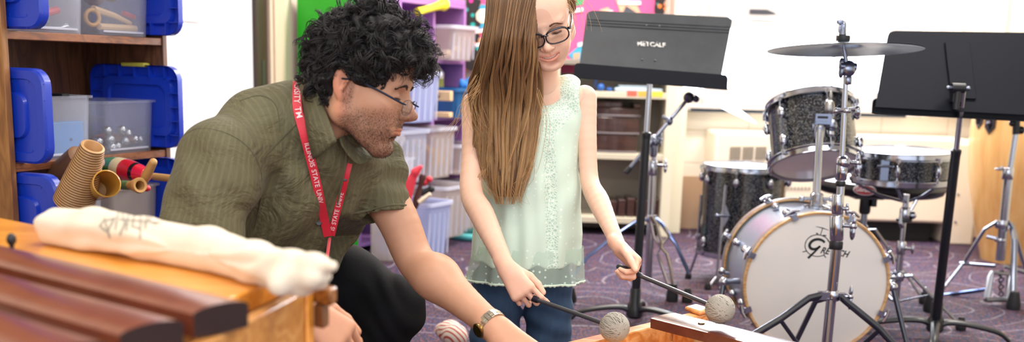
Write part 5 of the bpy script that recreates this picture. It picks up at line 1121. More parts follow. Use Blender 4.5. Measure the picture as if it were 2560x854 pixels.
def xbar(nm, lab, e0, e1, width, th, ztop_, mb_m, arch=.010, grp=None, hole=True, dire=None):
    """bar with a gently arched top between the mid-points of its ends"""
    d = e1-e0; ln = np.linalg.norm(d); d /= ln; sd = np.cross(A(0, 0, 1), d); t = thing(nm, lab, 'xylophone bar', (e0+e1)/2*A(1, 1, 0)+A(0, 0, ztop_-th), grp)
    R_ = []; n = 14
    for q in np.linspace(0, 1, 9):
        und = -th-(-.006 if .3 < q < .7 else 0); c = e0+d*ln*q; c[2] = ztop_
        top = [c+sd*width*(.5-i/n)+A(0, 0, arch*(max(0, math.sin(pi*i/n))**.5)-arch) for i in range(n+1)]
        bot = [c+sd*width*(-.5+i/4)*.97+A(0, 0, und-.001*math.sin(pi*i/4)) for i in range(5)]
        R_.append(np.array(top+bot))
    mb = MB().rings(R_, cap0=False, cap1=False); o = obj('bar_body', mb, mb_m, t, smooth=40, fixn=False)
    mb = MB()
    mb._add(R_[0]-d*.0002, [tuple(range(len(R_[0])))[::-1]]); obj('end_grain', mb, BARE, t, smooth=0, label='dark end grain'); mb = MB(); mb._add(R_[-1]+d*.0002, [tuple(range(len(R_[0])))]); obj('end_grain', mb, BARE, t, smooth=0, label='dark end grain')
    return t, d, sd
zb = .725
ea = (W(490, 778, z=zb)+W(612, 738, z=zb))/2
labs = ['rosewood bar next to the orange end board on the big xylophone', 'rosewood bar between the two others on the big xylophone', 'rosewood bar lowest in the picture, cut by the bottom edge']
ends = [ea, W(380, 806, z=zb), W(178, 862, z=zb)]
for k in range(3):
    e0 = ends[k]; e0 = A(e0[0], e0[1], zb); xbar('xylophone_bar', labs[k], e0, e0+ub*(.60+.04*k), .064, .028, zb, BARW.m, arch=.0055)
mb = MB()
for k in range(2):
    q = (ends[k]+ends[k+1])/2
    for s_ in (.10, .45): p = q+ub*s_; mb.cyl(A(p[0], p[1], zt-.012), A(p[0], p[1], zb+.004), .005, n=10)

q = W(28, 590, z=.725); obj('string_knob', MB().ball(q-A(0, 0, .004), (.006, .006, .008), 12).cyl(q-A(0, 0, .02), q, .003, n=8), mat('dark_pin', '#26242a', .5), bx)
q = W(45, 745, z=.712); obj('felt_peg', MB().ball(q, (.02, .012, .010), 14), mat('cream_felt', '#cfa873', .8), bx)

# ---- rolled cream cloth bag lying on the end board
BAG = NT('cream_canvas'); BAG.set(Roughness=.85); BAG.b.inputs['Sheen Weight'].default_value = .2; a_ = BAG.node('ShaderNodeAttribute', attribute_name='ink')
BAG.base(BAG.mix(a_.outputs['Fac'], BAG.ramp(BAG.noise(BAG.coord(), 12, 3), [(.3, '#e2d3ba'), (.7, '#ebddc8')]), '#4f4a48')); BAG.bump(BAG.noise(BAG.coord(), 40, 3), .25, .004)
zg = .745
pts = [W(x, y, z=zg) for x, y in ((135, 535), (230, 548), (360, 568), (520, 590), (640, 618), (735, 645))]
rs = [.0235, .0262, .0250, .0238, .0225, .0235]
pts = [A(p[0], p[1], zt+.004+r+.001) for p, r in zip(pts, rs)]
lo = np.min(pts, 0)-.08; hi = np.max(pts, 0)+.08; g = SDF(lo, hi, .0022); g.chain(pts, rs, .012)
dd = pts[-1]-pts[-2]; dd /= np.linalg.norm(dd); sd = np.cross(A(0, 0, 1), dd); e = pts[-1]
g.cone(e+dd*.005, e+dd*.032+sd*.004+A(0, 0, .004), .022, .018, .012); g.cone(e+dd*.03+A(0, 0, .012), e+dd*.06+A(0, 0, .016)+sd*.008, .008, .0055, .012); g.cone(e-sd*.012-A(0, 0, .004), e+dd*.010-sd*.022-A(0, 0, .012), .014, .010, .012)
axis0 = pts[0]; axd = pts[-1]-pts[0]; axd /= np.linalg.norm(axd); sdd = np.cross(A(0, 0, 1), axd)
def bagfold(x, y, z):
    u = (x-axis0[0])*axd[0]+(y-axis0[1])*axd[1]; v = (x-axis0[0])*sdd[0]+(y-axis0[1])*sdd[1]; w = z-axis0[2]; a = np.arctan2(w, v)
    return .0010*np.sin(u*55+a*2)*np.sin(a*3+u*20)+.0012*np.sin(u*130+a*3)*sm(u, .30, .40)+.0014*np.sin(a*4+u*9)
g.disp(bagfold); g.plane(A(0, 0, zt+.0065), A(0, 0, -1), .003)
V, Fc = g.mesh(); o = link_mesh('rolled_cloth_bag', V, Fc, BAG.m, 180); base = A(pts[2][0], pts[2][1], zt+.0065)
o.data.transform(Matrix.Translation([-float(x) for x in base])); o.location = base; tag(o, 'rolled cream canvas bag with scribbled writing, lying along the xylophone end', 'cloth bag')
# pen scrawl across the side that faces the camera
cent = np.array(pts).mean(0)
Vp = V; n_ = CO-Vp; 
def proj(P):
    v = P-CO; d = v@cF; return np.stack([PPX+FPX*(v@cR)/d, PPY-FPX*(v@cU)/d], 1)
ink = np.zeros(len(V)); pp = proj(V)
sc = [[(262, 545), (250, 565), (268, 580), (286, 545), (262, 552), (274, 592)], [(296, 530), (288, 572)], [(306, 532), (312, 560), (300, 585)], [(322, 528), (316, 575)], [(336, 536), (330, 566), (346, 570)], [(352, 528), (350, 596)], [(368, 534), (362, 570)], [(382, 530), (372, 552), (392, 560)], [(300, 548), (400, 556)]]
for st_ in sc:
    for i in range(len(st_)-1):
        d, _ = segd(pp, A(*st_[i]), A(*st_[i+1])); ink = np.maximum(ink, 1-sm(d, 1.6, 3.6))
set_f(o, ink*.75, 'ink')

# ================================================================= girl's xylophone: box, one dark bar
z2 = .405
def G_(x, y, z=z2): return W(x, y, z=z)
k1 = G_(1746, 776); k0 = G_(1512, 832); rr2 = G_(1629+400, 788+132, z2)-G_(1629, 788, z2); rr2[2] = 0; u2 = rr2/np.linalg.norm(rr2); v2 = k0-k1; v2[2] = 0; v2 -= u2*(v2@u2)*0; Lv = np.linalg.norm(v2); v2 /= Lv
def X2(s_, t_, z): return A(k1[0], k1[1], z)+u2*s_+v2*t_
x2 = thing('alto_xylophone', 'orange pine xylophone box low in front of the girl, holding one dark bar', 'xylophone', A(*X2(.3, .25, 0)[:2], 0))
PINE2 = wood_mat('honey_pine', '#eebd82', '#e4a866', '#cf8a47', 'X', 1.3, .35, .4, 7, 10)
def slab2(s0, s1, t0, t1, z0, z1):
    b = [(s0, t0), (s1, t0), (s1, t1), (s0, t1)]; B0 = [X2(s, t, z0) for s, t in b]; T0 = [X2(s, t, z1) for s, t in b]
    if np.cross(B0[1]-B0[0], B0[2]-B0[1])[2] < 0: B0 = B0[::-1]; T0 = T0[::-1]
    return MB().hexa(B0, T0)
LL = .5; WWd = .55
obj('end_rail', slab2(-.004, .030, -.01, LL, 0.0, z2), PINE2, x2, bev=.004); obj('end_rail', slab2(WWd, WWd+.03, -.01, LL, 0, z2), PINE2, x2, bev=.004)
obj('side_panel', slab2(.03, WWd, .0, .018, .0, z2-.02), PINE2, x2, bev=.002); obj('side_panel', slab2(.03, WWd, LL-.02, LL, .0, z2-.02), PINE2, x2, bev=.002)
obj('sound_board', slab2(.03, WWd, .0, LL, z2-.06, z2-.045), PINE2, x2); obj('inner_rail', slab2(.035, WWd, .12, .135, z2-.045, z2-.012), PINE2, x2, bev=.002)
obj('rounded_block', slab2(-.02, .035, -.012, .035, z2, z2+.012), PINE2, x2, bev=.005)
zb2 = z2+.038
MAH = NT('dark_mahogany_bar'); MAH.set(Roughness=.22, Coat_Weight=.6, Coat_Roughness=.12); MAH.base(MAH.ramp(MAH.noise(MAH.coord(), 14, 4, .6, 1.), [(.3, '#4a201f'), (.7, '#5e2c28')]))
a0, a1 = W(1629, 792, z=zb2), W(1690, 778, z=zb2); b0 = W(1829, 842, z=zb2); dv = b0-a0; dv[2] = 0; dv /= np.linalg.norm(dv); e0 = (a0+a1)/2
wd2 = abs((a1-a0)@np.cross(A(0, 0, 1), dv)); t_, d_, s_ = xbar('xylophone_bar', 'single dark mahogany bar lying across the low pine box under the far mallet', A(e0[0], e0[1], zb2), A(e0[0], e0[1], zb2)+dv*.62, max(.05, wd2), .024, zb2, MAH.m, arch=.003)
for q in (.10, .5): c = e0+dv*q; obj('suspension_pin', MB().cyl(A(c[0], c[1], zb2-.028), A(c[0], c[1], zb2+.002), .004, n=10).torus(A(c[0], c[1], zb2+.001), A(0, 0, 1), .006, .0015, 16, 6), mat('brass_pin', '#8d7a50', .35, .8), t_)
for q in (.10, .5): c = e0+dv*q; obj('bar_support', MB().cyl(A(c[0], c[1], z2-.046), A(c[0], c[1], zb2-.024), .014, n=12), mat('cream_felt2', '#d9c49a', .8), x2)
# ================================================================= people: shared builders
def skin_mat(name, c, c2, rough=.5):
    s = NT(name); s.set(Roughness=rough, Subsurface_Weight=.15, Subsurface_Scale=.012); s.b.inputs['Subsurface Radius'].default_value = (1, .35, .2)
    s.b.inputs['Specular IOR Level'].default_value = .35
    n = s.noise(s.coord(), 28, 4, .6); b = s.mix(n, c, c2); a = s.node('ShaderNodeAttribute', attribute_name='Col')
    s.base(s.mix(1.0, b, a.outputs['Color'], 'MULTIPLY')); s.bump(s.noise(s.coord(), 420, 2), .12, .0008); return s.m
STUB = {}
def gauss(P, c, r): c = np.asarray(c, float); r = np.asarray(r, float)*np.ones(3); return np.exp(-(((P-c)/r)**2).sum(1))
def head_sdf(neck_to, neck_r=(.052, .058), cran=(-.008, .098), fem=0., smile=0., ears=True, res=.0018, open_=0.):
    """skull, face and neck in head space: x forward, y to the person's left, z up, origin between the ears"""
    lo = np.minimum(A(-.12, -.10, -.15), np.asarray(neck_to)-.07); hi = np.maximum(A(.14, .10, .15), np.asarray(neck_to)+.07)
    g = SDF(lo, hi, res); f = fem
    g.ell((cran[0], 0, .040), (cran[1], .075, .086), 0)
    g.ell((.034, 0, .048), (.062, .066, .062), .03)                         # forehead
    g.ell((.045, 0, -.018), (.046, .060-.003*f, .075), .03)                 # mid face
    g.ell((.060, 0, -.052), (.036, .036, .042), .022)                       # muzzle
    for s in (1, -1):
        g.cone((-.002, s*.052, -.050), (.064, s*.018, -.098+.006*f), .018, .015-.002*f, .03)   # jaw
        g.cone((-.004, s*.056, -.01), (-.002, s*.053, -.048), .019, .018, .03)
        g.ell((.058, s*.042, -.022), (.026, .022, .019), .02)                # cheekbone
        g.ell((.062, s*.030, -.050), (.026, .022+.003*smile, .026), .02)     # cheek
        if smile: g.ell((.070, s*.034, -.040), (.018, .017, .014), .014)
    g.ell((.070, 0, -.099+.006*f), (.017, .021-.003*f, .015), .018)          # chin
    g.ell((.082, 0, .024), (.012, .045, .012-.004*f), .016)                  # brow ridge
    for s in (1, -1):
        g.ell((.098, s*.031, .001), (.017, .017, .0115), .012, op='s')        # eye socket
        g.ell((.0765, s*.031, -.001), (.0135, .0150, .0125), .004)            # lidded eye ball
        g.cone((.0885, s*.020, -.0045), (.0865, s*.042, -.0050), .0014, .0014, .002, op='s')  # lid line
        g.cone((.089, s*.018, -.0105), (.083, s*.041, -.0125), .0035, .003, .006)             # lower lid
    # nose
    g.cone((.090, 0, .010), (.113-.004*f, 0, -.026), .0068, .0075, .010)
    g.ell((.1145-.005*f, 0, -.0300), (.0100, .0095, .0085), .006)
    g.cone((.086, 0, -.02), (.100, 0, -.034), .013, .010, .012)
    for s in (1, -1):
        g.ell((.1010-.003*f, s*.0125, -.0335), (.0105, .0068, .0072), .004)
        g.ell((.1060-.003*f, s*.0062, -.0425), (.0050, .0030, .0042), .002, op='s')
    # mouth
    wm = .023+.006*smile; cz = lambda y: -.0632+.0085*smile*(y/wm)**2; cx = lambda y: .0985-(.0105+.0015*smile)*(y/wm)**2
    gap = .0026*open_; ys = np.linspace(-1, 1, 13)*wm
    for i in range(12):
        y0, y1 = ys[i], ys[i+1]; t0, t1 = 1-(y0/wm)**2, 1-(y1/wm)**2
        g.cone((cx(y0)-.0020, y0, cz(y0)+.0040*t0**.5+gap*t0), (cx(y1)-.0020, y1, cz(y1)+.0040*t1**.5+gap*t1), .0016+(.0012+.0004*f)*t0, .0016+(.0012+.0004*f)*t1, .003)
        g.cone((cx(y0)-.0035, y0, cz(y0)-.0048*t0**.5-gap*t0), (cx(y1)-.0035, y1, cz(y1)-.0048*t1**.5-gap*t1), .0016+(.0022+.0002*f)*t0, .0016+(.0022+.0002*f)*t1, .003)
    g.ell((.088, 0, -.083), (.012, .016, .006), .012, op='s')                 # groove under the lip
    for i in range(12):
        y0, y1 = ys[i]*.95, ys[i+1]*.95; t0, t1 = 1-(y0/wm)**2, 1-(y1/wm)**2
        g.cone((cx(y0)+.0015, y0, cz(y0)), (cx(y1)+.0015, y1, cz(y1)), .0009+gap*1.25*t0, .0009+gap*1.25*t1, .0012, op='s')
        if open_: g.cone((cx(y0)-.004, y0*.9, cz(y0)), (cx(y1)-.004, y1*.9, cz(y1)), .0006+gap*1.2*t0, .0006+gap*1.2*t1, .0012, op='s')
    g.cone((.103, 0, -.046), (.101, 0, -.054), .0022, .0025, .004, op='s')    # philtrum
    # ears
    for s in ((1, -1) if ears else ()):
        Re = rotz(s*-.35) @ roty(-.18)
        g.ell((-.006, s*.0765, .000), (.0185, .0060, .0310), .004, rot=Re)
        g.ell((-.004, s*.0725, -.018), (.011, .006, .013), .004, rot=Re)
        g.ell((-.001, s*.0835, .004), (.0110, .0060, .0200), .004, rot=Re, op='s')
        g.cone((.004, s*.0775, .013), (-.004, s*.0800, -.010), .003, .003, .004)
    # neck
    n0 = A(-.028, 0, -.035); nt = np.asarray(neck_to, float)
    g.cone(n0, nt, neck_r[0], neck_r[1], .022)
    return g
def face_col(V, skin=(1, 1, 1), lip=(.80, .50, .50), fem=0, smile=0, stubble=0., ear=True):
    C = np.ones((len(V), 3))
    def tint(w, c): nonlocal C; C = C*(1-w[:, None])+C*np.asarray(c)*w[:, None]
    wm = .023+.006*smile
    y = np.abs(V[:, 1]); zc = -.0632+.0085*smile*(y/wm)**2; hl_ = .0080*np.sqrt(np.clip(1-(y/wm)**2, 0, 1))+.0008+.002*smile
    w = sm(-np.abs(V[:, 2]-zc+.0006), -hl_-.0018, -hl_+.0004)*sm(-y, -wm-.001, -wm+.006)*sm(V[:, 0], .080, .086)
    tint(w, lip)
    tint(gauss(V, (.066, .040, -.030), (.03, .022, .018))+gauss(V, (.066, -.040, -.030), (.03, .022, .018)), (.98, .86, .84))
    tint(np.clip(gauss(V, (.112, 0, -.032), (.012, .014, .012)), 0, 1), (1, .86, .84))
    tint(sm(np.abs(V[:, 1]), .072, .080)*sm(-V[:, 0], -.03, -.01), (1.0, .78, .74))
    for s in (1, -1):
        d, _ = segd(V, (.0895, s*.0195, -.0040), (.0855, s*.043, -.0048)); tint(1-sm(d, .0012, .0030), (.16, .12, .12))
        tint(gauss(V, (.083, s*.031, .004), (.014, .016, .008))*.5, (.90, .78, .76))
    if stubble:
        jaw = sm(-(V[:, 2]+.028-.25*(V[:, 0]-.03)-.0*V[:, 0]), -.002, .028)*sm(V[:, 0], -.012, .012)*sm(V[:, 2], -.150, -.112)
        front = sm(V[:, 0], .085, .092); jaw *= 1-front*sm(-np.abs(V[:, 2]+.066), -.013, -.009)*0.85
        jaw *= 1-.75*gauss(V, (.075, .035, -.035), (.03, .02, .022))-.75*gauss(V, (.075, -.035, -.035), (.03, .02, .022)); must = sm(V[:, 0], .080, .088)*sm(-V[:, 0], -.106, -.102)*sm(-np.abs(V[:, 2]+.0525), -.0055, -.003)*sm(-y, -.030, -.018)*sm(y, .000, .004)
        side = sm(-np.abs(V[:, 0]-.006), -.014, -.004)*sm(V[:, 2], -.05, -.03)*sm(-V[:, 2], -.02, .0)*sm(y, .05, .06)
        m = np.clip(jaw*1.0+must*.9+side*.9, 0, 1)
        nz = np.array([noise.noise(Vector(v*380))*.35+noise.noise(Vector(v*70))*.15 for v in V]) if len(V) < 400000 else 0
        STUB['w'] = m; w = np.clip(m*(.66+.8*nz)*stubble, 0, .88); tint(w, (.30, .27, .27))
    return C
def hand_prims(W0, K, n, side, size=1., curl=(.9, 1.2, .8), thumb=None, spread=.12, curls=None, wr=.024, flat=.6):
    """palm and five jointed fingers as blended tapered capsules. W0 wrist, K knuckle centre, n back of the hand,
    side = +1 when the thumb lies along d x n (left hand), -1 for the right hand. returns list of (a,b,ra,rb,k,sq)"""
    d = K-W0; L = np.linalg.norm(d); d = d/L; n = n-d*(n@d); n /= np.linalg.norm(n); s = np.cross(d, n)*side; z = size; out = []; tips = []
    for o, r in ((.026, .013), (.009, .0145), (-.009, .014), (-.025, .012)):    # metacarpals
        out.append((W0+s*o*.5*z+d*.008, K+s*o*z*1.05, .0155*z, (r*.92)*z, .012*z, None))
    out.append((W0-d*.02, W0+d*.02, wr*z, wr*.98*z, .012*z, (n, .72)))
    F = [(.027, 0.000, (.040, .024, .020), .0085, 1), (.009, .005, (.045, .028, .021), .0088, .35), (-.009, .001, (.042, .026, .021), .0083, -.35), (-.0255, -.008, (.033, .020, .018), .0073, -1)]
    for i, (o, fw, Ls, r, sp) in enumerate(F):
        c = curls[i] if curls is not None else curl; p = K+s*o*z*1.05+d*fw*z; ang = 0; dirb = d+s*spread*sp; dirb /= np.linalg.norm(dirb); rr = r*z
        for j, (l, cc) in enumerate(zip(Ls, c)):
            ang += cc; dv = dirb*math.cos(ang)-n*math.sin(ang); q = p+dv*l*z; r2 = rr*(.93 if j < 2 else .80); out.append((p, q, rr, r2, .0035*z, None)); p = q; rr = r2
        tips.append((p, dv, n))
    # thumb leaves the side of the palm near its base
    t0 = W0+s*.018*z+d*.018*z-n*.004*z
    th = thumb if thumb is not None else ((.55, .62, -.45), (.85, .25, -.35), (.95, .0, -.25))
    p = t0; rr = .0135*z
    for (a, b, c), l, r2 in zip(th, (.044, .032, .027), (.0108, .0098, .0080)):
        dv = d*a+s*b+n*c; dv /= np.linalg.norm(dv); q = p+dv*l*z; out.append((p, q, rr, r2*z, .008*z if l > .04 else .004*z, None)); p = q; rr = r2*z
    tips.append((p, dv, n*0+np.cross(dv, np.cross(n, dv))))
    return out, tips, (d, n, s)
def arm_mesh(pts, rs, prims, res=.003, extra=None, k=.02):
    P = [A(*p) for p in pts]+[p for pr in prims for p in pr[:2]]; lo = np.min(P, 0)-.06; hi = np.max(P, 0)+.06; g = SDF(lo, hi, res)
    C = catmull([A(*p, r) for p, r in zip(pts, rs)], 5)
    for i in range(len(C)-1): g.cone(C[i][:3], C[i+1][:3], C[i][3], C[i+1][3], .0015)
    for a, b, ra, rb, kk, sq in prims: g.cone(a, b, ra, rb, kk, sq=sq)
    if extra: extra(g)
    return g.mesh()
def nails(mb, tips, z=1.):
    for p, d, n in tips:
        up = n-d*(n@d); up /= np.linalg.norm(up)+1e-9; mb.ball(p+up*.0062*z+d*.001, (.0055*z, .0045*z, .0014*z), 10, np.array([d, np.cross(up, d), up]).T)
def strands(paths, radii, n=4):
    """many thin tapered tubes in one array build; paths (S,M,3), radii (S,M)"""
    P = np.asarray(paths, float); S, M, _ = P.shape; T = np.gradient(P, axis=1); T /= np.linalg.norm(T, axis=2, keepdims=True)+1e-12
    up = np.tile(A(.31, .17, .93), (S, M, 1)); a = np.cross(up, T); a /= np.linalg.norm(a, axis=2, keepdims=True)+1e-9; b = np.cross(T, a)
    R = np.asarray(radii, float)[:, :, None, None]; th = 2*pi*np.arange(n)/n
    V = P[:, :, None, :]+R*(np.cos(th)[None, None, :, None]*a[:, :, None, :]+np.sin(th)[None, None, :, None]*b[:, :, None, :])
    idx = np.arange(S*M*n).reshape(S, M, n); q = np.stack([idx[:, :-1, :], np.roll(idx, -1, 2)[:, :-1, :], np.roll(idx, -1, 2)[:, 1:, :], idx[:, 1:, :]], -1).reshape(-1, 4)
    return V.reshape(-1, 3), q
def hair_mat(name, stops, rough=.42, attr='hc'):
    s = NT(name); s.set(Roughness=rough); s.b.inputs['Specular IOR Level'].default_value = .45; s.b.inputs['Anisotropic'].default_value = .4
    a = s.node('ShaderNodeAttribute', attribute_name=attr); s.base(s.ramp(a.outputs['Fac'], stops)); return s.m
# ================================================================= the kneeling man
SKM = skin_mat('tan_skin', '#cfa084', '#c29074', .48)
mo = W(893, 216, Y=2.02)
mf = A(.95, -.12, -.19); mf /= np.linalg.norm(mf); ml = np.cross(A(0.04, .06, 1), mf); ml /= np.linalg.norm(ml); mu = np.cross(mf, ml); MR = np.array([mf, ml, mu]).T; MS = .985
def MH(p): return mo+MR@(np.asarray(p, float)*MS)
def toMH(p): return MR.T@(np.asarray(p, float)-mo)/MS
SR = W(548, 408, Y=1.90); SL = W(935, 415, Y=2.20); NB = W(792, 318, Y=2.04)             # shoulders and base of neck
man = thing('person', 'crouching person with dark curly hair, rimless glasses, olive striped shirt and red lanyard', 'person', A(-.45, 2.2, 0))
g = head_sdf(toMH(NB+A(-.01, .01, -.02)), (.053, .060), cran=(.001, .088)); Vh, Fh = g.mesh(); Ch = face_col(Vh, stubble=1.0, lip=(.90, .64, .62)); Vh = Vh*MS@MR.T+mo
# left arm (far side), reaching towards the camera
EL = W(1040, 652, Y=2.13); WL_ = W(1232, 815, Y=1.98)
dL = WL_-EL; dL /= np.linalg.norm(dL); hd_ = A(.72, -.42, -.50); hd_ /= np.linalg.norm(hd_); KL = WL_+hd_*.088+A(0, 0, .0)
prL, tipL, _ = hand_prims(WL_+dL*.012, KL, A(.15, -.55, .80), 1, 1.08, curls=((.25, .3, .2), (.35, .4, .3), (.5, .5, .4), (.6, .6, .4)), wr=.024)
def exL(g):
    m = (EL+WL_)/2; g.ell(EL*.72+WL_*.28+A(-.0, 0, .004), (.040, .038, .040), .03)
LA = arm_mesh([SL+A(.0, .0, -.03), SL*.45+EL*.55, EL, EL*.68+WL_*.32, EL*.3+WL_*.7, WL_], [.048, .042, .038, .040, .031, .0255], prL, .003, exL, .03)
ER = W(478, 700, Y=1.80); WR_ = W(748, 766, Y=1.66); hd2 = A(.72, .08, -.62); hd2 /= np.linalg.norm(hd2); KR = WR_+hd2*.080
prR, tipR, _ = hand_prims(WR_, KR, A(.35, -.62, .55), -1, 1.06, curls=((.7, .6, .3), (.6, .6, .3), (.6, .6, .3), (.6, .6, .3)), wr=.025)
RA = arm_mesh([SR+A(0, 0, -.04), SR*.45+ER*.55, ER, ER*.68+WR_*.32, ER*.3+WR_*.7, WR_], [.050, .045, .041, .042, .032, .026], prR, .003, None, .03)
ones = lambda V: np.ones((len(V), 3))
def arm_col(V, K):
    C = np.ones((len(V), 3)); d = np.linalg.norm(V-K, axis=1); w = (1-sm(d, .05, .16))*.7; return C*(1-w[:, None])+w[:, None]*np.array([1.0, .90, .87])
V, Fc = join_meshes([(Vh, Fh), LA, RA]); body = link_mesh('body', V-wpos(man), Fc, SKM, 180); body.parent = man; set_col(body, np.concatenate([Ch, arm_col(LA[0], KL), arm_col(RA[0], KR)]))
# ---- shirt
HIP = W(600, 745, Y=2.32); CH_ = (SR+SL)/2+A(-.03, .03, -.10); fwd = A(.75, -.60, -.25); fwd /= np.linalg.norm(fwd)
g = SDF((-1.05, 1.55, .30), (-.02, 2.70, 1.02), .0048)
sx_ = SL-SR; sxn = sx_/np.linalg.norm(sx_); spine = NB-HIP; spn = spine/np.linalg.norm(spine); fr = np.cross(sxn, spn); fr /= np.linalg.norm(fr); spn2 = np.cross(fr, sxn); Rt = np.array([sxn, fr, spn2]).T
if fr@A(1, -1, 0) < 0: fr_out = -fr
else: fr_out = fr
chest = NB*.62+HIP*.38+fr_out*.02; g.ell(chest, (.185, .118, .20), .05, rot=Rt); belly = NB*.28+HIP*.72+fr_out*.018; g.ell(belly, (.162, .115, .18), .07, rot=Rt)
g.ell(HIP+fr_out*.01, (.175, .135, .13), .06, rot=Rt)
g.cone(W(765, 285, Y=2.07), W(650, 325, Y=2.02), .055, .070, .03); g.cone(W(650, 325, Y=2.02), SR+A(.005, .02, 0), .070, .072, .03); g.cone(SL+A(-.03, -.01, -.0), NB+A(.02, 0, -.03), .060, .052, .05)
g.cone(NB-fr_out*.035+A(-.01, 0, -.01), chest-fr_out*.05, .06, .10, .06)
# near sleeve
hemR = SR*.34+ER*.66; g.cone(SR+A(.0, .0, .0), hemR, .076, .076, .02)
hemL = SL*.38+EL*.62; hemL = W(958, 538, Y=2.15); g.cone(SL, hemL+ (hemL-SL)*.3, .062, .050, .03)
axR = (ER-SR)/np.linalg.norm(ER-SR); axL = (hemL-SL); axL /= np.linalg.norm(axL)
def folds(x, y, z):
    P = np.stack([x, y, z], 1)-NB; a = P@sxn; b = P@fr_out; c = P@spn
    w = .0020*np.sin(70*a+26*c+3*np.sin(18*c))*sm(b, -.05, .06)
    Q_ = np.stack([x, y, z], 1)-SR; t = Q_@axR; w = w+.0035*np.sin(t*58+a*20)*np.exp(-((t-.06)/.07)**2)*np.exp(-(np.linalg.norm(Q_-t[:, None]*axR, axis=1)/.11)**4)
    w += .0025*np.sin(34*c-55*a)*np.exp(-((c+.16)/.12)**2)
    Q_ = np.stack([x, y, z], 1)-SL; t = Q_@axL; w += .003*np.sin(t*75+b*40)*np.exp(-((t-.03)/.07)**2)*np.exp(-(np.linalg.norm(Q_-t[:, None]*axL, axis=1)/.09)**4)
    return w*1.7
g.disp(folds)
# open the sleeve ends and the neck
def cut_end(p, ax, r):
    g.cone(p+ax*.0, p+ax*.40, r*2.2, r*2.2, .004, op='s'); 
X = None
hl = hemL+axL*.004; nL = axL*.85+A(.1, 0, -.35); nL /= np.linalg.norm(nL)
g.boxs(hl+nL*.15, (.12, .12, .15), .002, .006, np.array(list(frame(nL))).T, op='s'); g.cone(hl-axL*.03, hl+axL*.1, .043, .046, .004, op='s')
g.cone(hemR+axR*.0, hemR+axR*.1, .046, .046, .004, op='s'); g.boxs(hemR+axR*.15, (.11, .11, .15), .002, .006, np.array(list(frame(axR))).T, op='s')
nk = toMH; ndir = (MH((-.028, 0, -.035))-NB); ndir /= np.linalg.norm(ndir); g.cone(NB+ndir*.012, NB+ndir*.25, .053, .056, .008, op='s')
V, Fc = g.mesh()
# stripe coordinate: across the chest for the body, round the arm for the sleeve
a = (V-NB)@sxn; QR = V-SR; tR = QR@axR; rad = QR-tR[:, None]*axR; e1, e2, _ = frame(axR); phi = np.arctan2(rad@e2, rad@e1)*.085
seam_n = SR-chest; seam_n = seam_n-axR*0; seam_n /= np.linalg.norm(seam_n); sl = (V-(SR+A(.035, .01, 0)))@(-sxn*.92+A(0, 0, -.1)); isR = sm(sl, -.002, .002)
QL = V-SL; tL = QL@axL; radL = QL-tL[:, None]*axL; f1, f2, _ = frame(axL); phiL = np.arctan2(radL@f2, radL@f1)*.07; isL = ((V-SL)@sxn > -.012) & (np.linalg.norm(radL, axis=1) < .085)
u = np.where(isR > .5, phi, np.where(isL, phiL, a)); seam = np.minimum(np.abs(sl), .05)
s = NT('olive_striped_shirt'); s.set(Roughness=.75); s.b.inputs['Sheen Weight'].default_value = .05
at = s.node('ShaderNodeAttribute', attribute_name='u'); sn_ = s.math('SINE', s.math('MULTIPLY', at.outputs['Fac'], 2*pi/.0125)); sn2 = s.math('SINE', s.math('MULTIPLY', at.outputs['Fac'], 2*pi/.0031))
f = s.ramp(sn_, [(.25, '#565239'), (.75, '#615c41')]); f = s.mix(s.math('MULTIPLY', s.math('ADD', sn2, 1), .10), f, '#3d3926'); n_ = s.noise(s.coord(), 5, 3); f = s.mix(s.math('MULTIPLY', n_, .25), f, '#6d6847')
sa = s.node('ShaderNodeAttribute', attribute_name='seam'); lt = s.math('LESS_THAN', sa.outputs['Fac'], .0018); f = s.mix(s.math('MULTIPLY', lt, .6), f, '#45422f'); s.base(f)
wv = s.noise(s.coord(), 14, 4, .6, .8); s.bump(wv, .7, .022); SHM = s.m
sh_ = link_mesh('shirt', V-wpos(man), Fc, SHM, 180); sh_.parent = man; set_f(sh_, u, 'u'); set_f(sh_, seam, 'seam')
BV, BF = V, Fc
# surface lookup so that trims sit on the cloth
from mathutils.bvhtree import BVHTree
bvh = BVHTree.FromPolygons([tuple(v) for v in V], [tuple(map(int, q)) for q in Fc])
def cast(px, py, off=.003, tree=None):
    r = cR*(px-PPX)/FPX-cU*(py-PPY)/FPX+cF; r /= np.linalg.norm(r); h = (tree or bvh).ray_cast(Vector(CO), Vector(r))
    if h[0] is None: return None
    return A(*h[0])-r*off
def on_cloth(pts, off=.003, n=6):
    P = catmull([A(x, y, 0) for x, y in pts], n); out = []
    for p in P:
        q = cast(p[0], p[1], off)
        if q is None: q = (out[-1]+ (out[-1]-out[-2]) if len(out) > 1 else None)
        if q is not None: out.append(q)
    for _ in range(3): out = [out[0]]+[(out[i-1]+2*out[i]+out[i+1])/4 for i in range(1, len(out)-1)]+[out[-1]]
    return out
for nm_, pts_ in (('armhole_seam', [(448, 348), (490, 322), (545, 326), (600, 350), (640, 395), (655, 450), (647, 520), (636, 570)]), ('yoke_seam', [(652, 402), (700, 350), (744, 308)]), ('shoulder_seam', [(600, 252), (650, 238), (690, 262), (700, 330)])):
    q = on_cloth(pts_, .0002, 6); obj(nm_, MB().tube(q, .0011, 6), mat('olive_seam_dark', '#4a4733', .8), sh_)
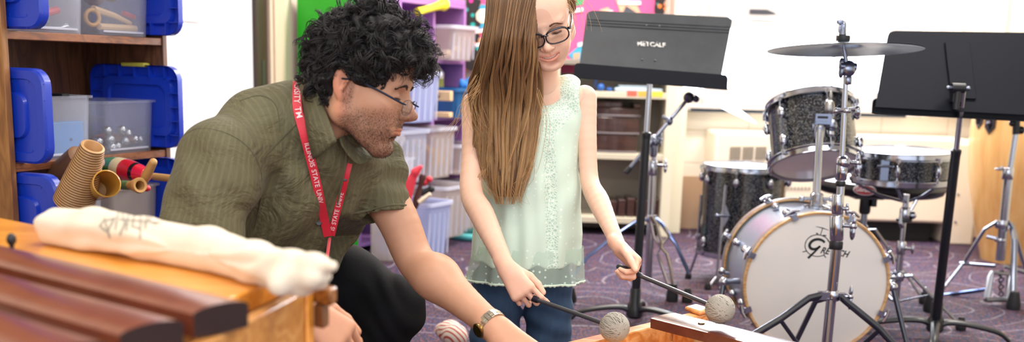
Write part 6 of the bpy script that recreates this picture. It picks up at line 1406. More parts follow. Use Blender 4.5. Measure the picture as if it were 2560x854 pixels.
# placket line, buttons, sleeve hem
PL = on_cloth([(868, 352), (862, 420), (845, 500), (835, 570), (812, 640)], .0015); obj('placket', MB().tube(PL, .0022, 6), mat('olive_seam', '#5e5a43', .8), sh_)
mb = MB(); 
for (x, y) in ((862, 445), (797, 556)):
    q = cast(x, y, .001)
    if q is not None: mb.lathe(q, CO-q, [(.0055, 0), (.006, .001), (.005, .0022), (.001, .0018)], 14)
obj('button', mb, mat('dark_button', '#2b2c30', .4), sh_)
for hp, ax_, rr, nm in ((hl, nL, .0, 'sleeve_hem'),): pass
mb = MB(); e1_, e2_, _ = frame(nL)
ring = []
for k in range(40):
    t = 2*pi*k/40; dirn = e1_*math.cos(t)+e2_*math.sin(t); o0 = hl-nL*.010; h = bvh.ray_cast(Vector(o0+dirn*.2), Vector(-dirn))
    if h[0] is not None and np.linalg.norm(A(*h[0])-o0) < .10: ring.append(A(*h[0])+dirn*.001)
if len(ring) > 8: mb.tube(ring, .0022, 6, loop=True); obj('sleeve_hem', mb, mat('olive_seam', '#5e5a43', .8), sh_)
# collar: standing band folding down into two points
def collar_leaf(top, bot, t=.0022):
    """ribbon between two polylines"""
    mb = MB(); n = len(top); V = []
    for a_, b_ in zip(top, bot): 
        for q in (0, .33, .66, 1): p = a_*(1-q)+b_*q; V.append(p)
    m = 4; F_ = [(i*m+j, (i+1)*m+j, (i+1)*m+j+1, i*m+j+1) for i in range(n-1) for j in range(m-1)]; mb._add(V, F_); return mb
top = [W(x, y, Y=Y) for x, y, Y in ((752, 190, 2.08), (766, 188, 2.03), (778, 198, 1.985), (792, 228, 1.965), (808, 265, 1.96), (826, 308, 1.955), (842, 352, 1.95))]
top = catmull(top, 5); bot = on_cloth([(742, 203), (748, 215), (754, 235), (759, 265), (765, 310), (774, 360), (783, 398)], .010, 5); bot = bot[:len(top)]; top[0] = top[0]*.5+bot[0]*.5; mid = [(a+b)/2+(CO-(a+b)/2)/np.linalg.norm(CO)*.006 for a, b in zip(top, bot)]
mb = MB(); n = len(top); Vv = []
for a_, m_, b_ in zip(top, mid, bot):
    for q in np.linspace(0, 1, 7): p = a_*(1-q)**2+2*m_*q*(1-q)+b_*q*q; Vv.append(p)
mb._add(Vv, [(i*7+j, (i+1)*7+j, (i+1)*7+j+1, i*7+j+1) for i in range(n-1) for j in range(6)])
cl = obj('collar', mb, SHM, man, smooth=60); so = cl.modifiers.new('s', 'SOLIDIFY'); so.thickness = .003; so.offset = 0
Vc = np.array(Vv); set_f(cl, np.tile(np.linspace(0, .055, 7), n), 'u'); set_f(cl, np.full(len(Vc), .05), 'seam')
mb = MB().tube([b+A(0, -.0015, 0) for b in [a_*.10+b_*.90 for a_, b_ in zip(top, bot)]], .0009, 5); obj('stitching', mb, mat('olive_seam', '#5e5a43', .8), cl)
# far collar side and inner band
top2 = catmull([W(x, y, Y=Y) for x, y, Y in ((846, 345, 1.985), (868, 338, 2.02), (900, 345, 2.07), (935, 352, 2.12), (962, 362, 2.15))], 4); bot2 = catmull([W(x, y, Y=Y) for x, y, Y in ((852, 362, 1.975), (872, 392, 1.985), (898, 412, 2.00), (925, 400, 2.03), (945, 378, 2.07))], 4)
mb = collar_leaf(top2, bot2); c2 = obj('collar', mb, SHM, man, smooth=60); so = c2.modifiers.new('s', 'SOLIDIFY'); so.thickness = .003; nv = len(c2.data.vertices); set_f(c2, np.linspace(0, .06, nv), 'u'); set_f(c2, np.full(nv, .05), 'seam')

# ---- trousers
g = SDF((-1.1, 1.7, .0), (-.02, 2.95, .66), .006)
KNL = W(975, 774, Y=2.28); HL_ = HIP+sxn*.08+A(.03, 0, -.03); HR_ = HIP-sxn*.08+A(0, 0, -.04); FL = A(KNL[0]-.16, 2.22, .06)
g.ell(HIP+A(0, 0, -.06), (.17, .15, .12), .05); TMd = W(850, 712, Y=2.33); g.cone(HL_, TMd, .105, .088, .05); g.cone(TMd, KNL, .088, .072, .03); g.cone(KNL, KNL*.5+FL*.5+A(-.012, .012, 0), .068, .062, .03); g.cone(KNL*.5+FL*.5+A(-.012, .012, 0), FL, .062, .048, .03)
KNR = A(-.30, 1.99, .075); g.cone(HR_, KNR, .105, .070, .05); g.cone(KNR, A(-.62, 2.32, .07), .066, .05, .03)
def pf(x, y, z): P = np.stack([x, y, z], 1)-KNL; r = np.linalg.norm(P, axis=1); return .003*np.sin(95*P[:, 2]+60*P[:, 0]+4*np.sin(30*P[:, 0]))*np.exp(-(r/.13)**2)+.002*np.sin(40*P[:, 2]-20*P[:, 0])
g.disp(pf); V, Fc = g.mesh(); tr_m = mat('black_trouser_cloth', '#06080e', .8, bump=.2, bscale=300, spec=.25); o = link_mesh('trousers', V-wpos(man), Fc, tr_m, 180); o.parent = man
mb = MB()
for (f0_, dr) in ((FL, A(.9, -.35, 0)), ):
    g2 = SDF(f0_-A(.2, .2, .07), f0_+A(.3, .2, .12), .006); g2.cone(f0_+A(-.05, .02, -.01), f0_+dr*.19+A(0, 0, -.025), .045, .032, .03); g2.plane(A(0, 0, .0), A(0, 0, -1), .004); V, Fc = g2.mesh(); o = link_mesh('shoe', V-wpos(man), Fc, mat('black_shoe', '#15161a', .4), 180); o.parent = man
f0_ = A(-.66, 2.36, .06); g2 = SDF(f0_-A(.2, .2, .07), f0_+A(.2, .25, .12), .006); g2.cone(f0_, f0_+A(-.12, .12, .0), .045, .036, .03); g2.plane(A(0, 0, 0), A(0, 0, -1), .004); V, Fc = g2.mesh(); o = link_mesh('shoe', V-wpos(man), Fc, MATS['black_shoe'], 180); o.parent = man

# ---- lanyard
LR = mat('red_lanyard', '#d01f36', .5, sheen=.2)
near = [(752, 196), (744, 204), (742, 232), (744, 275), (758, 325), (772, 380), (790, 450), (806, 525), (820, 590)]
far_ = [(872, 408), (864, 440), (855, 480), (842, 530), (828, 588)]
def ribbon(P, wd, nv, mb=None):
    mb = mb or MB(); n = len(P); Vv = []; fr_ = []
    for i, p in enumerate(P):
        d = P[min(i+1, n-1)]-P[max(i-1, 0)]; d /= np.linalg.norm(d); vdir = (CO-p)/np.linalg.norm(CO-p); nn_ = vdir*(1-nv)+nv*A(0, -1, 0); s_ = np.cross(d, nn_); s_ /= np.linalg.norm(s_); m_ = np.cross(s_, d); fr_.append((p, d, s_, m_)); Vv += [p+s_*wd/2, p-s_*wd/2]
    mb._add(Vv, [(2*i, 2*i+1, 2*i+3, 2*i+2) for i in range(n-1)]); return mb, fr_
def bend_text(txt, frs, start, size, flip=1, off=.0012):
    S_ = [0]; 
    for i in range(1, len(frs)): S_.append(S_[-1]+np.linalg.norm(frs[i][0]-frs[i-1][0]))
    V, Fc = text_mesh(txt, size, bold=.01*size); x0 = V[:, 0].min(); out = []
    for v in V:
        t = (v[0]-x0)+start; i = int(np.clip(np.searchsorted(S_, t)-1, 0, len(frs)-2)); q = (t-S_[i])/max(1e-9, S_[i+1]-S_[i]); p = frs[i][0]*(1-q)+frs[i+1][0]*q; s_ = frs[i][2]*(1-q)+frs[i+1][2]*q; m_ = frs[i][3]*(1-q)+frs[i+1][3]*q
        out.append(p+s_*v[1]*flip+m_*off)
    return out, Fc, V[:, 0].max()-x0, S_[-1]
PN = on_cloth(near[1:], .0045, 6); PFr = on_cloth(far_, .004, 6)
lan = None; mb, frN = ribbon(PN, .0165, .0); mb, frF = ribbon(PFr, .0135, .0, mb)
lan = obj('lanyard', mb, LR, man, smooth=0); so = lan.modifiers.new('s', 'SOLIDIFY'); so.thickness = .0012; so.offset = 0
WT = mat('lanyard_white', '#eed5d6', .6)
mb = MB()
def words(frs, seq, sz, flip):
    pos = seq[0]
    for wd_ in seq[1:]:
        o_, F_, l_, tot = bend_text(wd_, frs, pos, sz, -flip)
        mb._add(o_, F_); pos += l_+sz*.45
words(frN, [.004, 'VERSITY', 'TM'], .0155, 1)
tot = sum(np.linalg.norm(frN[i][0]-frN[i-1][0]) for i in range(1, len(frN)))
words(frN, [tot*.40, 'ILLINOIS', 'STATE', 'UNIV'], .0125, 1)
totF = sum(np.linalg.norm(frF[i][0]-frF[i-1][0]) for i in range(1, len(frF)))
rev = [(p, -d, -s_, m_) for p, d, s_, m_ in frF[::-1]]
words(rev, [.012, 'IS', 'STATE', 'UNIVE'], .0115, 1)
obj('lanyard_letters', mb, WT, lan, smooth=0)
q = cast(824, 596, .006); q = q if q is not None else W(824, 596, Y=1.95)
mb = MB().tube([q, W(818, 640, Y=1.93), W(806, 700, Y=1.90)], .003, 8); mb.box(W(805, 722, Y=1.89), (.02, .004, .05)); obj('badge_strap', mb, LR, lan)

# ---- watch
Rw = np.array(list(frame(dL))).T; wc = WL_-dL*.006; mb = MB()
for k in range(22):
    t = 2*pi*k/22; o_ = Rw[:, 0]*math.cos(t)+Rw[:, 1]*math.sin(t); rr = .0285; R3 = np.array([np.cross(dL, o_), dL, o_]).T
    mb.box(wc+o_*rr, (.0076, .017, .0028), R3); mb.box(wc+o_*(rr+.0006), (.0072, .006, .0030), R3)
wt = obj('wristwatch', mb, mat('silver_watch', '#b9b3a5', .25, 1), man, smooth=0, bev=.0004)
vd = (CO-wc); vd -= dL*(vd@dL); vd /= np.linalg.norm(vd); od = vd*.55+np.cross(dL, vd)*.0; od = vd-dL*0; side_ = np.cross(dL, od)
cdir = -side_ if side_[2] > 0 else side_; cdir = cdir*.75+od*.6; cdir /= np.linalg.norm(cdir)
mb = MB().lathe(wc+cdir*.0255, cdir, [(.0135, 0), (.0148, .002), (.0148, .006), (.0125, .008), (.001, .008)], 28); obj('watch_case', mb, mat('gold_watch_case', '#a58c55', .25, 1), wt)

# ---- glasses (rimless with dark temples)
mb = MB(); th0, th1 = MH((.012, -.082, .012)), MH((.106, -.066, -.004))
FRM = mat('dark_blue_frame', '#2c3347', .3, .7)
for s_ in (1, -1): mb.tube([MH((-.012, s_*.080, .008)), MH((.02, s_*.080, .012)), MH((.070, s_*.073, .000)), MH((.104, s_*.062, -.010)), MH((.110, s_*.056, -.011))], [.0018, .0018, .0020, .0018, .0013], 8)
mb.tube([MH((.108, .012, -.006)), MH((.1125, 0, -.002)), MH((.108, -.012, -.006))], .0009, 8)
gs = obj('glasses', mb, FRM, man)
GL = NT('lens_glass'); GL.set(Base_Color=(1, 1, 1, 1), Roughness=0, Transmission_Weight=1, IOR=1.15, Alpha=.35)
mr = MB()
for s_ in (1, -1):
    cn = MH((.1085, s_*.035, -.016)); nrm = MR@A(.97, s_*.18, -.05); nrm /= np.linalg.norm(nrm); ax_, bx_, _ = frame(nrm, mu)
    pl = [cn+ax_*.0215*math.copysign(abs(math.cos(t))**.75, math.cos(t))+bx_*.0135*math.copysign(abs(math.sin(t))**.75, math.sin(t)) for t in np.linspace(0, 2*pi, 33)[:-1]]
    lm = MB().rings([np.array(pl)-nrm*.0006, np.array(pl)+nrm*.0006]); obj('lens', lm, GL.m, gs); mr.tube(pl, .0005, 5, loop=True)
    mr.ball(pl[2 if s_ > 0 else 14], .0016, 8)
obj('lens_edge', mr, FRM, gs)

# ---- eyebrow, then curly hair
def face_tree(Vl_, Fl_): return BVHTree.FromPolygons([tuple(v) for v in Vl_], [tuple(map(int, q)) for q in Fl_])
def onface(tree, y, z, off=0.):
    h = tree.ray_cast(Vector((.2, y, z)), Vector((-1, 0, 0))); return A(h[0][0]+off, y, z) if h[0] is not None else A(.09, y, z)
def lashes(MHf, tree, s_, col, parent, sc=1.):
    pts = [MHf(onface(tree, s_*y, -.0050-.0022*math.sin(pi*(y-.018)/.027)+.001, .0003)) for y in np.linspace(.0185, .0445, 14)]
    o = obj('eyelash', MB().tube(pts, [.0004+.0008*math.sin(pi*min(1, (k+1.5)/15)) for k in range(14)], 6), col, parent); pts = [MHf(onface(tree, s_*y, .0035+.0030*math.sin(pi*(y-.018)/.027), .0001)) for y in np.linspace(.020, .044, 12)]
    return o
def brow(MHf, tree, s_, col, y0=.014, y1=.050, z=.017, thick=1., n=160, nm='eyebrow', parent=None):
    P = []; Rr = []
    for k in range(n):
        t = RNG.uniform(0, 1); y = y0+(y1-y0)*t; b = onface(tree, s_*y, z+.006*math.sin(pi*min(1, t*1.1))-.004*t+RNG.uniform(-.0028, .0028)*(1-.6*t)*thick, .0002); d = A(.001, s_*.007, .0016*(1-2*t)); P.append([MHf(b+d*q+A(.0012*math.sin(pi*q), 0, 0)) for q in (0, .5, 1)]); Rr.append([.00045, .0005, .0001])
    V, Fc = strands(P, Rr); o = link_mesh(nm, V-wpos(parent), Fc, col, 180); o.parent = parent
HMAN = hair_mat('black_curly_hair', [(0, '#0c0b0e'), (.5, '#191719'), (.85, '#2a2829'), (1, '#3a3737')], .55)
mtree = face_tree((Vh-mo)@MR/MS, Fh)
for s_ in (1, -1): lashes(MH, mtree, s_, mat('lash_black', '#17120f', .6), man); brow(MH, mtree, s_, mat('brow_black', '#2b211d', .7), parent=man, thick=1.1, n=120)
g = SDF((-.17, -.145, -.10), (.145, .145, .20), .004)
g.ell((.006, 0, .050), (.100, .090, .094), 0); g.ell((.035, 0, .085), (.075, .080, .055), .03)
g.ell((-.040, 0, .004), (.052, .076, .068), .03)
g.ell((.118, 0, -.018), (.085, .12, .084), .012, op='s')                       # face opening
for s_ in (1, -1): g.ell((.028, s_*.10, -.035), (.038, .05, .050), .012, op='s'); g.ell((-.004, s_*.092, -.004), (.022, .03, .032), .006, op='s')
def lump(x, y, z): return .010*np.sin(x*95+3*np.sin(y*60))*np.sin(y*88+2*np.sin(z*70))*np.sin(z*92+x*40)
g.disp(lump); V, Fc = g.mesh(); hv = V.copy()
h1 = (V*MS@MR.T+mo, Fc); hcv = np.full(len(V), .12)
# curls rooted on the volume
nrmF = np.cross(V[Fc[:, 2]]-V[Fc[:, 0]], V[Fc[:, 3]]-V[Fc[:, 1]]); nrmF /= np.linalg.norm(nrmF, axis=1, keepdims=True)+1e-9; cen = V[Fc].mean(1)
rad_ = ((cen-A(-.005, 0, .03))*nrmF).sum(1); ok = np.nonzero((rad_ > .05))[0]
NL = 620; per = 9; NS = NL*per; pick = RNG.choice(ok, NL*3); Mn = 24; P = np.zeros((NS, Mn, 3)); Rr = np.zeros((NS, Mn)); hc = np.zeros((NS, Mn)); q = np.linspace(0, 1, Mn); k_ = 0
for f_ in pick:
    if k_ >= NS: break
    n_ = nrmF[f_]; gr_ = A(.45, 0, -.55)+RNG.normal(0, .55, 3); t1 = gr_-n_*(gr_@n_); t1 /= np.linalg.norm(t1)+1e-9; t2 = np.cross(n_, t1)
    L = RNG.uniform(.026, .055)*(.55 if cen[f_][2] < .045 else 1); cr = RNG.uniform(.006, .0125); turns = RNG.uniform(.7, 1.5); ph = RNG.uniform(0, 6.28); lk = RNG.uniform(0, .30)
    mp = cen[f_]+n_*(L*.36*np.sin(q*2.1))[:, None]+t1*(L*.85*q**1.2)[:, None]
    if ((mp[:, 0] > .002) & (mp[:, 2] < .020) & (mp[:, 0] < .085)).any() or ((mp[:, 0] > -.03) & (mp[:, 2] < .012)).any() or (mp[:, 2] < -.062).any(): continue
    for _ in range(per):
        c = cen[f_]-n_*.006+t2*RNG.normal(0, .0030)+t1*RNG.normal(0, .0025); env = np.minimum(1, q*3); cr2 = cr*RNG.uniform(.85, 1.15); p2 = ph+RNG.normal(0, .22); L2 = L*RNG.uniform(.85, 1.12)
        P[k_] = c+n_*(L2*.36*np.sin(q*2.1))[:, None]+t1*(L2*.85*q**1.2)[:, None]+(t2*(np.cos(p2+turns*6.28*q)*cr2*env)[:, None]+n_*(np.sin(p2+turns*6.28*q)*cr2*env)[:, None])
        Rr[k_] = RNG.uniform(.0005, .0011)*(1-.8*q**2); hc[k_] = np.clip(.12+lk+RNG.uniform(0, .3)+.15*q, 0, 1); k_ += 1
ok2 = np.nonzero((cen[:, 0] > -.03) & (cen[:, 0] < .085) & (np.abs(cen[:, 1]) > .04) & (cen[:, 2] > .010) & (cen[:, 2] < .075))[0]
P = np.concatenate([P[:k_], np.zeros((2800, Mn, 3))]); Rr = np.concatenate([Rr[:k_], np.zeros((2800, Mn))]); hc = np.concatenate([hc[:k_], np.zeros((2800, Mn))])
for f_ in RNG.choice(ok2, 350):                                        # short close curls over the temples
    n_ = nrmF[f_]; gr_ = A(-.35, 0, -.2)+RNG.normal(0, .6, 3); t1 = gr_-n_*(gr_@n_); t1 /= np.linalg.norm(t1)+1e-9; t2 = np.cross(n_, t1); L = RNG.uniform(.012, .021); cr = RNG.uniform(.003, .006); turns = RNG.uniform(.7, 1.3); ph = RNG.uniform(0, 6.28); lk = RNG.uniform(0, .28)
    for _ in range(8):
        c = cen[f_]-n_*.002+t2*RNG.normal(0, .0022)+t1*RNG.normal(0, .002); env = np.minimum(1, q*3); p2 = ph+RNG.normal(0, .22)
        P[k_] = c+n_*(L*.22*np.sin(q*2.6))[:, None]+t1*(L*.8*q)[:, None]+(t2*(np.cos(p2+turns*6.28*q)*cr*env)[:, None]+n_*(np.abs(np.sin(p2+turns*6.28*q))*cr*.7*env)[:, None])
        Rr[k_] = RNG.uniform(.0004, .0009)*(1-.8*q**2); hc[k_] = np.clip(.1+lk+RNG.uniform(0, .3), 0, 1); k_ += 1
P = P*MS@MR.T+mo; V2, F2 = strands(P[:k_], Rr[:k_], 4); hc = hc[:k_]
V, Fc = join_meshes([h1, (V2, F2)]); o = link_mesh('hair', V-wpos(man), Fc, HMAN, 180); o.parent = man; set_f(o, np.concatenate([hcv, np.repeat(hc.reshape(-1), 4)]), 'hc')
# short beard hairs along jaw, chin and upper lip
Vl = (Vh-mo)@MR/MS; cand = np.nonzero((STUB['w'] > RNG.uniform(.1, .9, len(Vl))) & (Vl[:, 2] > -.125) & ~((Vl[:, 0] > .098) & (Vl[:, 2] > -.052)))[0]
if len(cand):
    pk = RNG.choice(cand, 4200); base_ = Vl[pk]; dv = base_-A(.02, 0, -.03); dv /= np.linalg.norm(dv, axis=1, keepdims=True); dv = dv*.6+A(.25, 0, -.8)+RNG.normal(0, .25, dv.shape); dv /= np.linalg.norm(dv, axis=1, keepdims=True); Lq = RNG.uniform(.0012, .003, len(pk)); P = base_[:, None, :]+dv[:, None, :]*(Lq[:, None]*A(-.2, .4, 1))[:, :, None]; P = P*MS@MR.T+mo
    V, Fc = strands(P, np.tile(A(.00022, .0002, .00008), (len(pk), 1)), 3 if False else 4); o = link_mesh('beard', V-wpos(man), Fc, mat('beard_black', '#2a2320', .7), 180); o.parent = man
# ================================================================= the girl playing with two mallets
SKG = skin_mat('fair_skin', '#f3cdb7', '#edbea5', .45)
girl = thing('person', 'kneeling person with long light brown hair, dark glasses and mint lace top, holding two mallets', 'person', A(.03, 2.7, 0))
def basis(f, upish): f = f/np.linalg.norm(f); l = np.cross(upish, f); l /= np.linalg.norm(l); return f, l, np.cross(f, l)
gf, gl, gu = basis(A(.06, -.90, -.42), A(-.27, 0, 1)); GR = np.array([gf, gl, gu]).T; GS = .90
br_ = W(1360, 82, Y=2.50); go = br_-GR@(A(.094, 0, .006)*GS)
def GH(p): return go+GR@(np.asarray(p, float)*GS)
def toGH(p): return GR.T@(np.asarray(p, float)-go)/GS
SGR = W(1187, 262, Y=2.66); SGL = W(1461, 244, Y=2.68); NG = W(1352, 232, Y=2.66)
g = head_sdf(toGH(NG+A(0, .01, -.01)), (.043, .044), fem=1, smile=1, open_=1.0, ears=False); Vh2, Fh2 = g.mesh(); C2 = face_col(Vh2, fem=1, smile=1, lip=(.92, .66, .64))
cxx = .0985-.012*(Vh2[:, 1]/.029)**2; tm = sm(-np.abs(Vh2[:, 2]+.0632-.0085*(Vh2[:, 1]/.029)**2), -.0034, -.0020)*sm(-np.abs(Vh2[:, 1]), -.026, -.022)*sm(cxx-Vh2[:, 0], .0015, .003); C2 = C2*(1-tm[:, None])+tm[:, None]*A(.42, .22, .22)
TEETH = mat('tooth_white', '#efe6dc', .25); Vh2w = Vh2*GS@GR.T+go
# arms
EG = W(1178, 478, Y=2.52); WG = W(1266, 668, Y=2.34); hg = A(.55, -.42, -.72); hg /= np.linalg.norm(hg); KG = WG+hg*.068
nG = A(.25, -.62, .62)
P_ELL = W(1474, 452, Y=2.62); WGL = W(1548, 618, Y=2.42); hgl = A(.62, -.50, -.56); hgl /= np.linalg.norm(hgl); KGL = WGL+hgl*.058
# near mallet line and far mallet line
MB1 = W(1535, 842, Y=2.12); MB1[2] = max(MB1[2], .405+.034); MH1 = W(1322, 752, Y=2.245)
MB2 = W(1800, 772, Y=2.13); MH2 = W(1606, 684, Y=2.34)
def grip_n(d, m, side): s_ = m-d*(m@d); s_ /= np.linalg.norm(s_); return np.cross(d, s_) if side < 0 else np.cross(s_, d)
mG = MB1-MH1; mG /= np.linalg.norm(mG); mGL = MB2-MH2; mGL /= np.linalg.norm(mGL); nG = grip_n(hg, mG, -1); nG = nG*.8+A(.1, -.3, .35); nGL = grip_n(hgl, mGL, 1)
prG, tipG, _ = hand_prims(WG, KG, nG, -1, .80, curls=((.35, .70, .45), (.70, 1.15, .8), (.80, 1.2, .8), (.85, 1.2, .8)), thumb=((.80, .45, -.45), (.93, .15, -.25), (.97, -.02, -.12)), wr=.022)
prGL, tipGL, _ = hand_prims(WGL, KGL, nGL, 1, .80, curls=((.9, 1.2, .7), (1.0, 1.3, .8), (1.1, 1.3, .8), (1.15, 1.3, .8)), thumb=((.75, .55, -.35), (.90, .30, -.35), (.93, .10, -.35)), wr=.021)
dG_ = hg; n_o = nG-dG_*(nG@dG_); n_o /= np.linalg.norm(n_o); sG_ = -np.cross(dG_, n_o); MH1 = KG+dG_*.016-n_o*.017+sG_*.006; dGL_ = hgl; sGL_ = np.cross(dGL_, nGL); MH2 = KGL+dGL_*.014-nGL*.018+sGL_*.0
RG = arm_mesh([SGR+A(0, 0, 0), SGR*.5+EG*.5, EG, EG*.68+WG*.32, EG*.3+WG*.7, WG], [.0325, .0265, .0265, .0285, .0225, .0185], prG, .0024, None)
LG = arm_mesh([SGL+A(0, 0, 0), SGL*.5+P_ELL*.5, P_ELL, P_ELL*.68+WGL*.32, P_ELL*.3+WGL*.7, WGL], [.0305, .0235, .0225, .0255, .0195, .0165], prGL, .0024, None)
# shoulders and upper chest
g = SDF((-.22, 2.50, .60), (.26, 2.82, 1.0), .004); CC = (SGR+SGL)/2+A(0, .015, -.03)
g.cone(SGR, NG+A(-.02, .015, -.03), .031, .040, .03); g.cone(SGL, NG+A(.02, .015, -.03), .030, .040, .03); g.ell(CC+A(0, .01, -.06), (.115, .068, .10), .04); g.cone(NG+A(0, .01, .06), NG+A(0, .02, -.05), .042, .052, .02)
TG = g.mesh(); V, Fc = join_meshes([(Vh2w, Fh2), RG, LG, TG]); body = link_mesh('body', V-wpos(girl), Fc, SKG, 180); body.parent = girl
set_col(body, np.concatenate([C2, arm_col(RG[0], KG), arm_col(LG[0], KGL), np.ones((len(TG[0]), 3))]))
mb = MB()
for i in range(-4, 5): y = i*.0048; mb.ball(GH((.0925-.0115*(y/.029)**2, y, -.0618+.0085*(y/.029)**2)), (.0022, .0034, .0036), 12, GR)
obj('teeth', mb, TEETH, girl)
mb = MB(); nails(mb, [tipGL[4], tipG[4], tipG[0], tipG[1]], .8); obj('fingernail', mb, mat('nail_pink', '#efb9a8', .25), girl)

# ---- mint lace top
TOP = NT('mint_chiffon'); TOP.set(Roughness=.75); TOP.b.inputs['Sheen Weight'].default_value = .2
vv = TOP.node('ShaderNodeTexVoronoi'); vv.inputs['Scale'].default_value = 62; vv.inputs['Randomness'].default_value = .25; TOP.link(TOP.coord(scale=(1, .6, 1)), vv.inputs['Vector'])
dt = TOP.math('LESS_THAN', vv.outputs['Distance'], .17); la = TOP.node('ShaderNodeAttribute', attribute_name='lace'); nl = TOP.node('ShaderNodeTexVoronoi', feature='DISTANCE_TO_EDGE'); nl.inputs['Scale'].default_value = 150; TOP.link(TOP.coord(), nl.inputs['Vector']); nz_ = TOP.noise(TOP.coord(), 60, 4, .7)
base = TOP.mix(TOP.math('MULTIPLY', dt, .55), '#cfe4d5', '#f3faf3'); lc = TOP.mix(TOP.ramp(nl.outputs['Distance'], [(.05, '#ffffff'), (.16, '#000000')]), '#bcd8c8', '#e2f2e5')
TOP.base(TOP.mix(la.outputs['Fac'], base, lc)); hh_ = TOP.math('ADD', TOP.math('MULTIPLY', TOP.math('MULTIPLY', nl.outputs['Distance'], la.outputs['Fac']), -3.0), TOP.math('MULTIPLY', nz_, .3)); TOP.bump(hh_, .5, .002)
def xs(y, xl, xr, Y): a = W(xl, y, Y=Y); b = W(xr, y, Y=Y); return a, b
levels = [(300, 1222, 1448, 2.665, .075), (350, 1218, 1446, 2.66, .080), (420, 1208, 1449, 2.655, .082), (500, 1196, 1456, 2.65, .086), (580, 1186, 1458, 2.645, .092), (650, 1178, 1450, 2.64, .096), (700, 1173, 1442, 2.64, .098)]
g = SDF((-.22, 2.48, .40), (.27, 2.84, .98), .0035)
C_ = []
for y, xl, xr, Y, dp in levels: a, b = xs(y, xl, xr, Y); C_.append(((a+b)/2, (b[0]-a[0])/2, dp))
for i in range(len(C_)-1):
    (c0, w0, d0), (c1, w1, d1) = C_[i], C_[i+1]
    for q in np.linspace(0, 1, 7, endpoint=False): c = c0*(1-q)+c1*q; w = w0*(1-q)+w1*q; d = d0*(1-q)+d1*q; g.ell(c, (w, d, .045), .004)
g.cone(W(1255, 262, Y=2.675), W(1295, 300, Y=2.67), .050, .058, .03); g.cone(W(1422, 250, Y=2.685), W(1400, 300, Y=2.68), .048, .056, .03); g.ell(CC+A(0, .01, -.07), (.125, .080, .10), .03)
g.cone(W(1425, 212, Y=2.685), W(1435, 260, Y=2.68), .024, .042, .02); g.cone(W(1245, 222, Y=2.68), W(1232, 270, Y=2.675), .024, .042, .02); g.cone(W(1405, 225, Y=2.72), W(1270, 232, Y=2.72), .034, .034, .03)
# neckline and arm holes
nk_ = W(1362, 190, Y=2.60); g.ell(nk_+A(0, .01, .006), (.050, .10, .060), .006, op='s'); g.ell(NG+A(0, .015, .06), (.058, .062, .07), .006, op='s')
for S_, sg in ((SGR, -1), (SGL, 1)): g.ell(S_+A(sg*.028, 0, -.004), (.048, .075, .062), .008, op='s')
g.plane(A(0, 0, W(1310, 668, Y=2.56)[2]), A(0, 0, -1), .004)
def tfold(x, y, z):
    d = sm(-(z-.80), -.02, .16); return (.0035*np.sin(x*85+6*np.sin(z*6+1))+.0022*np.sin(x*150+z*12))*d*sm(-(y-2.66), -.02, .04)+.0022*np.sin(x*60-z*55)*np.exp(-((z-.66)/.08)**2)
g.disp(tfold); V, Fc = g.mesh()
def projv(P): v = P-CO; d = v@cF; return np.stack([PPX+FPX*(v@cR)/d, PPY-FPX*(v@cU)/d], 1)
pp = projv(V); lace = np.zeros(len(V))
yoke_y = 262+np.clip(1-np.abs(pp[:, 0]-1385)/75, 0, 1)*72; yoke_y += 5*np.sin(pp[:, 0]*.35); lace = np.maximum(lace, sm(yoke_y-pp[:, 1], -2, 2))
band_x = 1372+(pp[:, 1]-330)*.03; lace = np.maximum(lace, sm(14-np.abs(pp[:, 0]-band_x)+2*np.sin(pp[:, 1]*.5), -1.5, 1.5)*(V[:, 1] < 2.66))
top = link_mesh('blouse', V-wpos(girl), Fc, TOP.m, 180); top.parent = girl; set_f(top, lace, 'lace')
# sheer overlay hem with scalloped lace edge
c0, w0, d0 = C_[-2]; c1, w1, d1 = C_[-1]; V = []; n = 160; rows = 9
def hemring(q):
    zt_, zb_ = W(1310, 625, Y=2.56)[2], W(1310, 716, Y=2.56)[2]; z = zt_*(1-q)+zb_*q; cc = C_[-3][0]*(1-q)+C_[-1][0]*q; w = C_[-3][1]*(1-q)+(C_[-1][1]+.004)*q; d = C_[-3][2]*(1-q)+C_[-1][2]*q; out = []
    for j in range(n):
        t = 2*pi*j/n; f = 1+.05*q*math.sin(t*9+1)+.03*q*math.sin(t*17)+.022+.01*q; out.append(A(cc[0]+w*f*math.cos(t)+.002*q, cc[1]+(d+.006*q)*f*math.sin(t), z+(.004*abs(math.sin(t*34)) if q == 1 else 0)-.006*q*math.sin(t)))
    return np.array(out)
mb = MB(); Rr = [hemring(q) for q in np.linspace(0, 1, rows)]; mb.rings(Rr, cap0=False, cap1=False)
SHR = NT('sheer_mint'); SHR.set(Roughness=.8, Base_Color=lin('#cfe6d8')); vv = SHR.node('ShaderNodeTexVoronoi'); vv.inputs['Scale'].default_value = 62; vv.inputs['Randomness'].default_value = .25; SHR.link(SHR.coord(scale=(1, .6, 1)), vv.inputs['Vector'])
al = SHR.math('ADD', SHR.math('MULTIPLY', SHR.math('LESS_THAN', vv.outputs['Distance'], .17), .5), .42); SHR.link(al, SHR.b.inputs['Alpha'])
hm = obj('sheer_hem', mb, SHR.m, girl, smooth=180); mb = MB(); a_ = hemring(.955)+0; b_ = hemring(1.0)-A(0, 0, .004)
mb.rings([a_+A(0, -.001, 0), (a_+b_)/2+A(0, -.002, 0), b_+A(0, -.001, 0)], cap0=False, cap1=False); lt_ = obj('lace_trim', mb, mat('mint_lace', '#d6ebdb', .8, bump=.8, bscale=260), hm, smooth=180)
so = lt_.modifiers.new('s', 'SOLIDIFY'); so.thickness = .0015

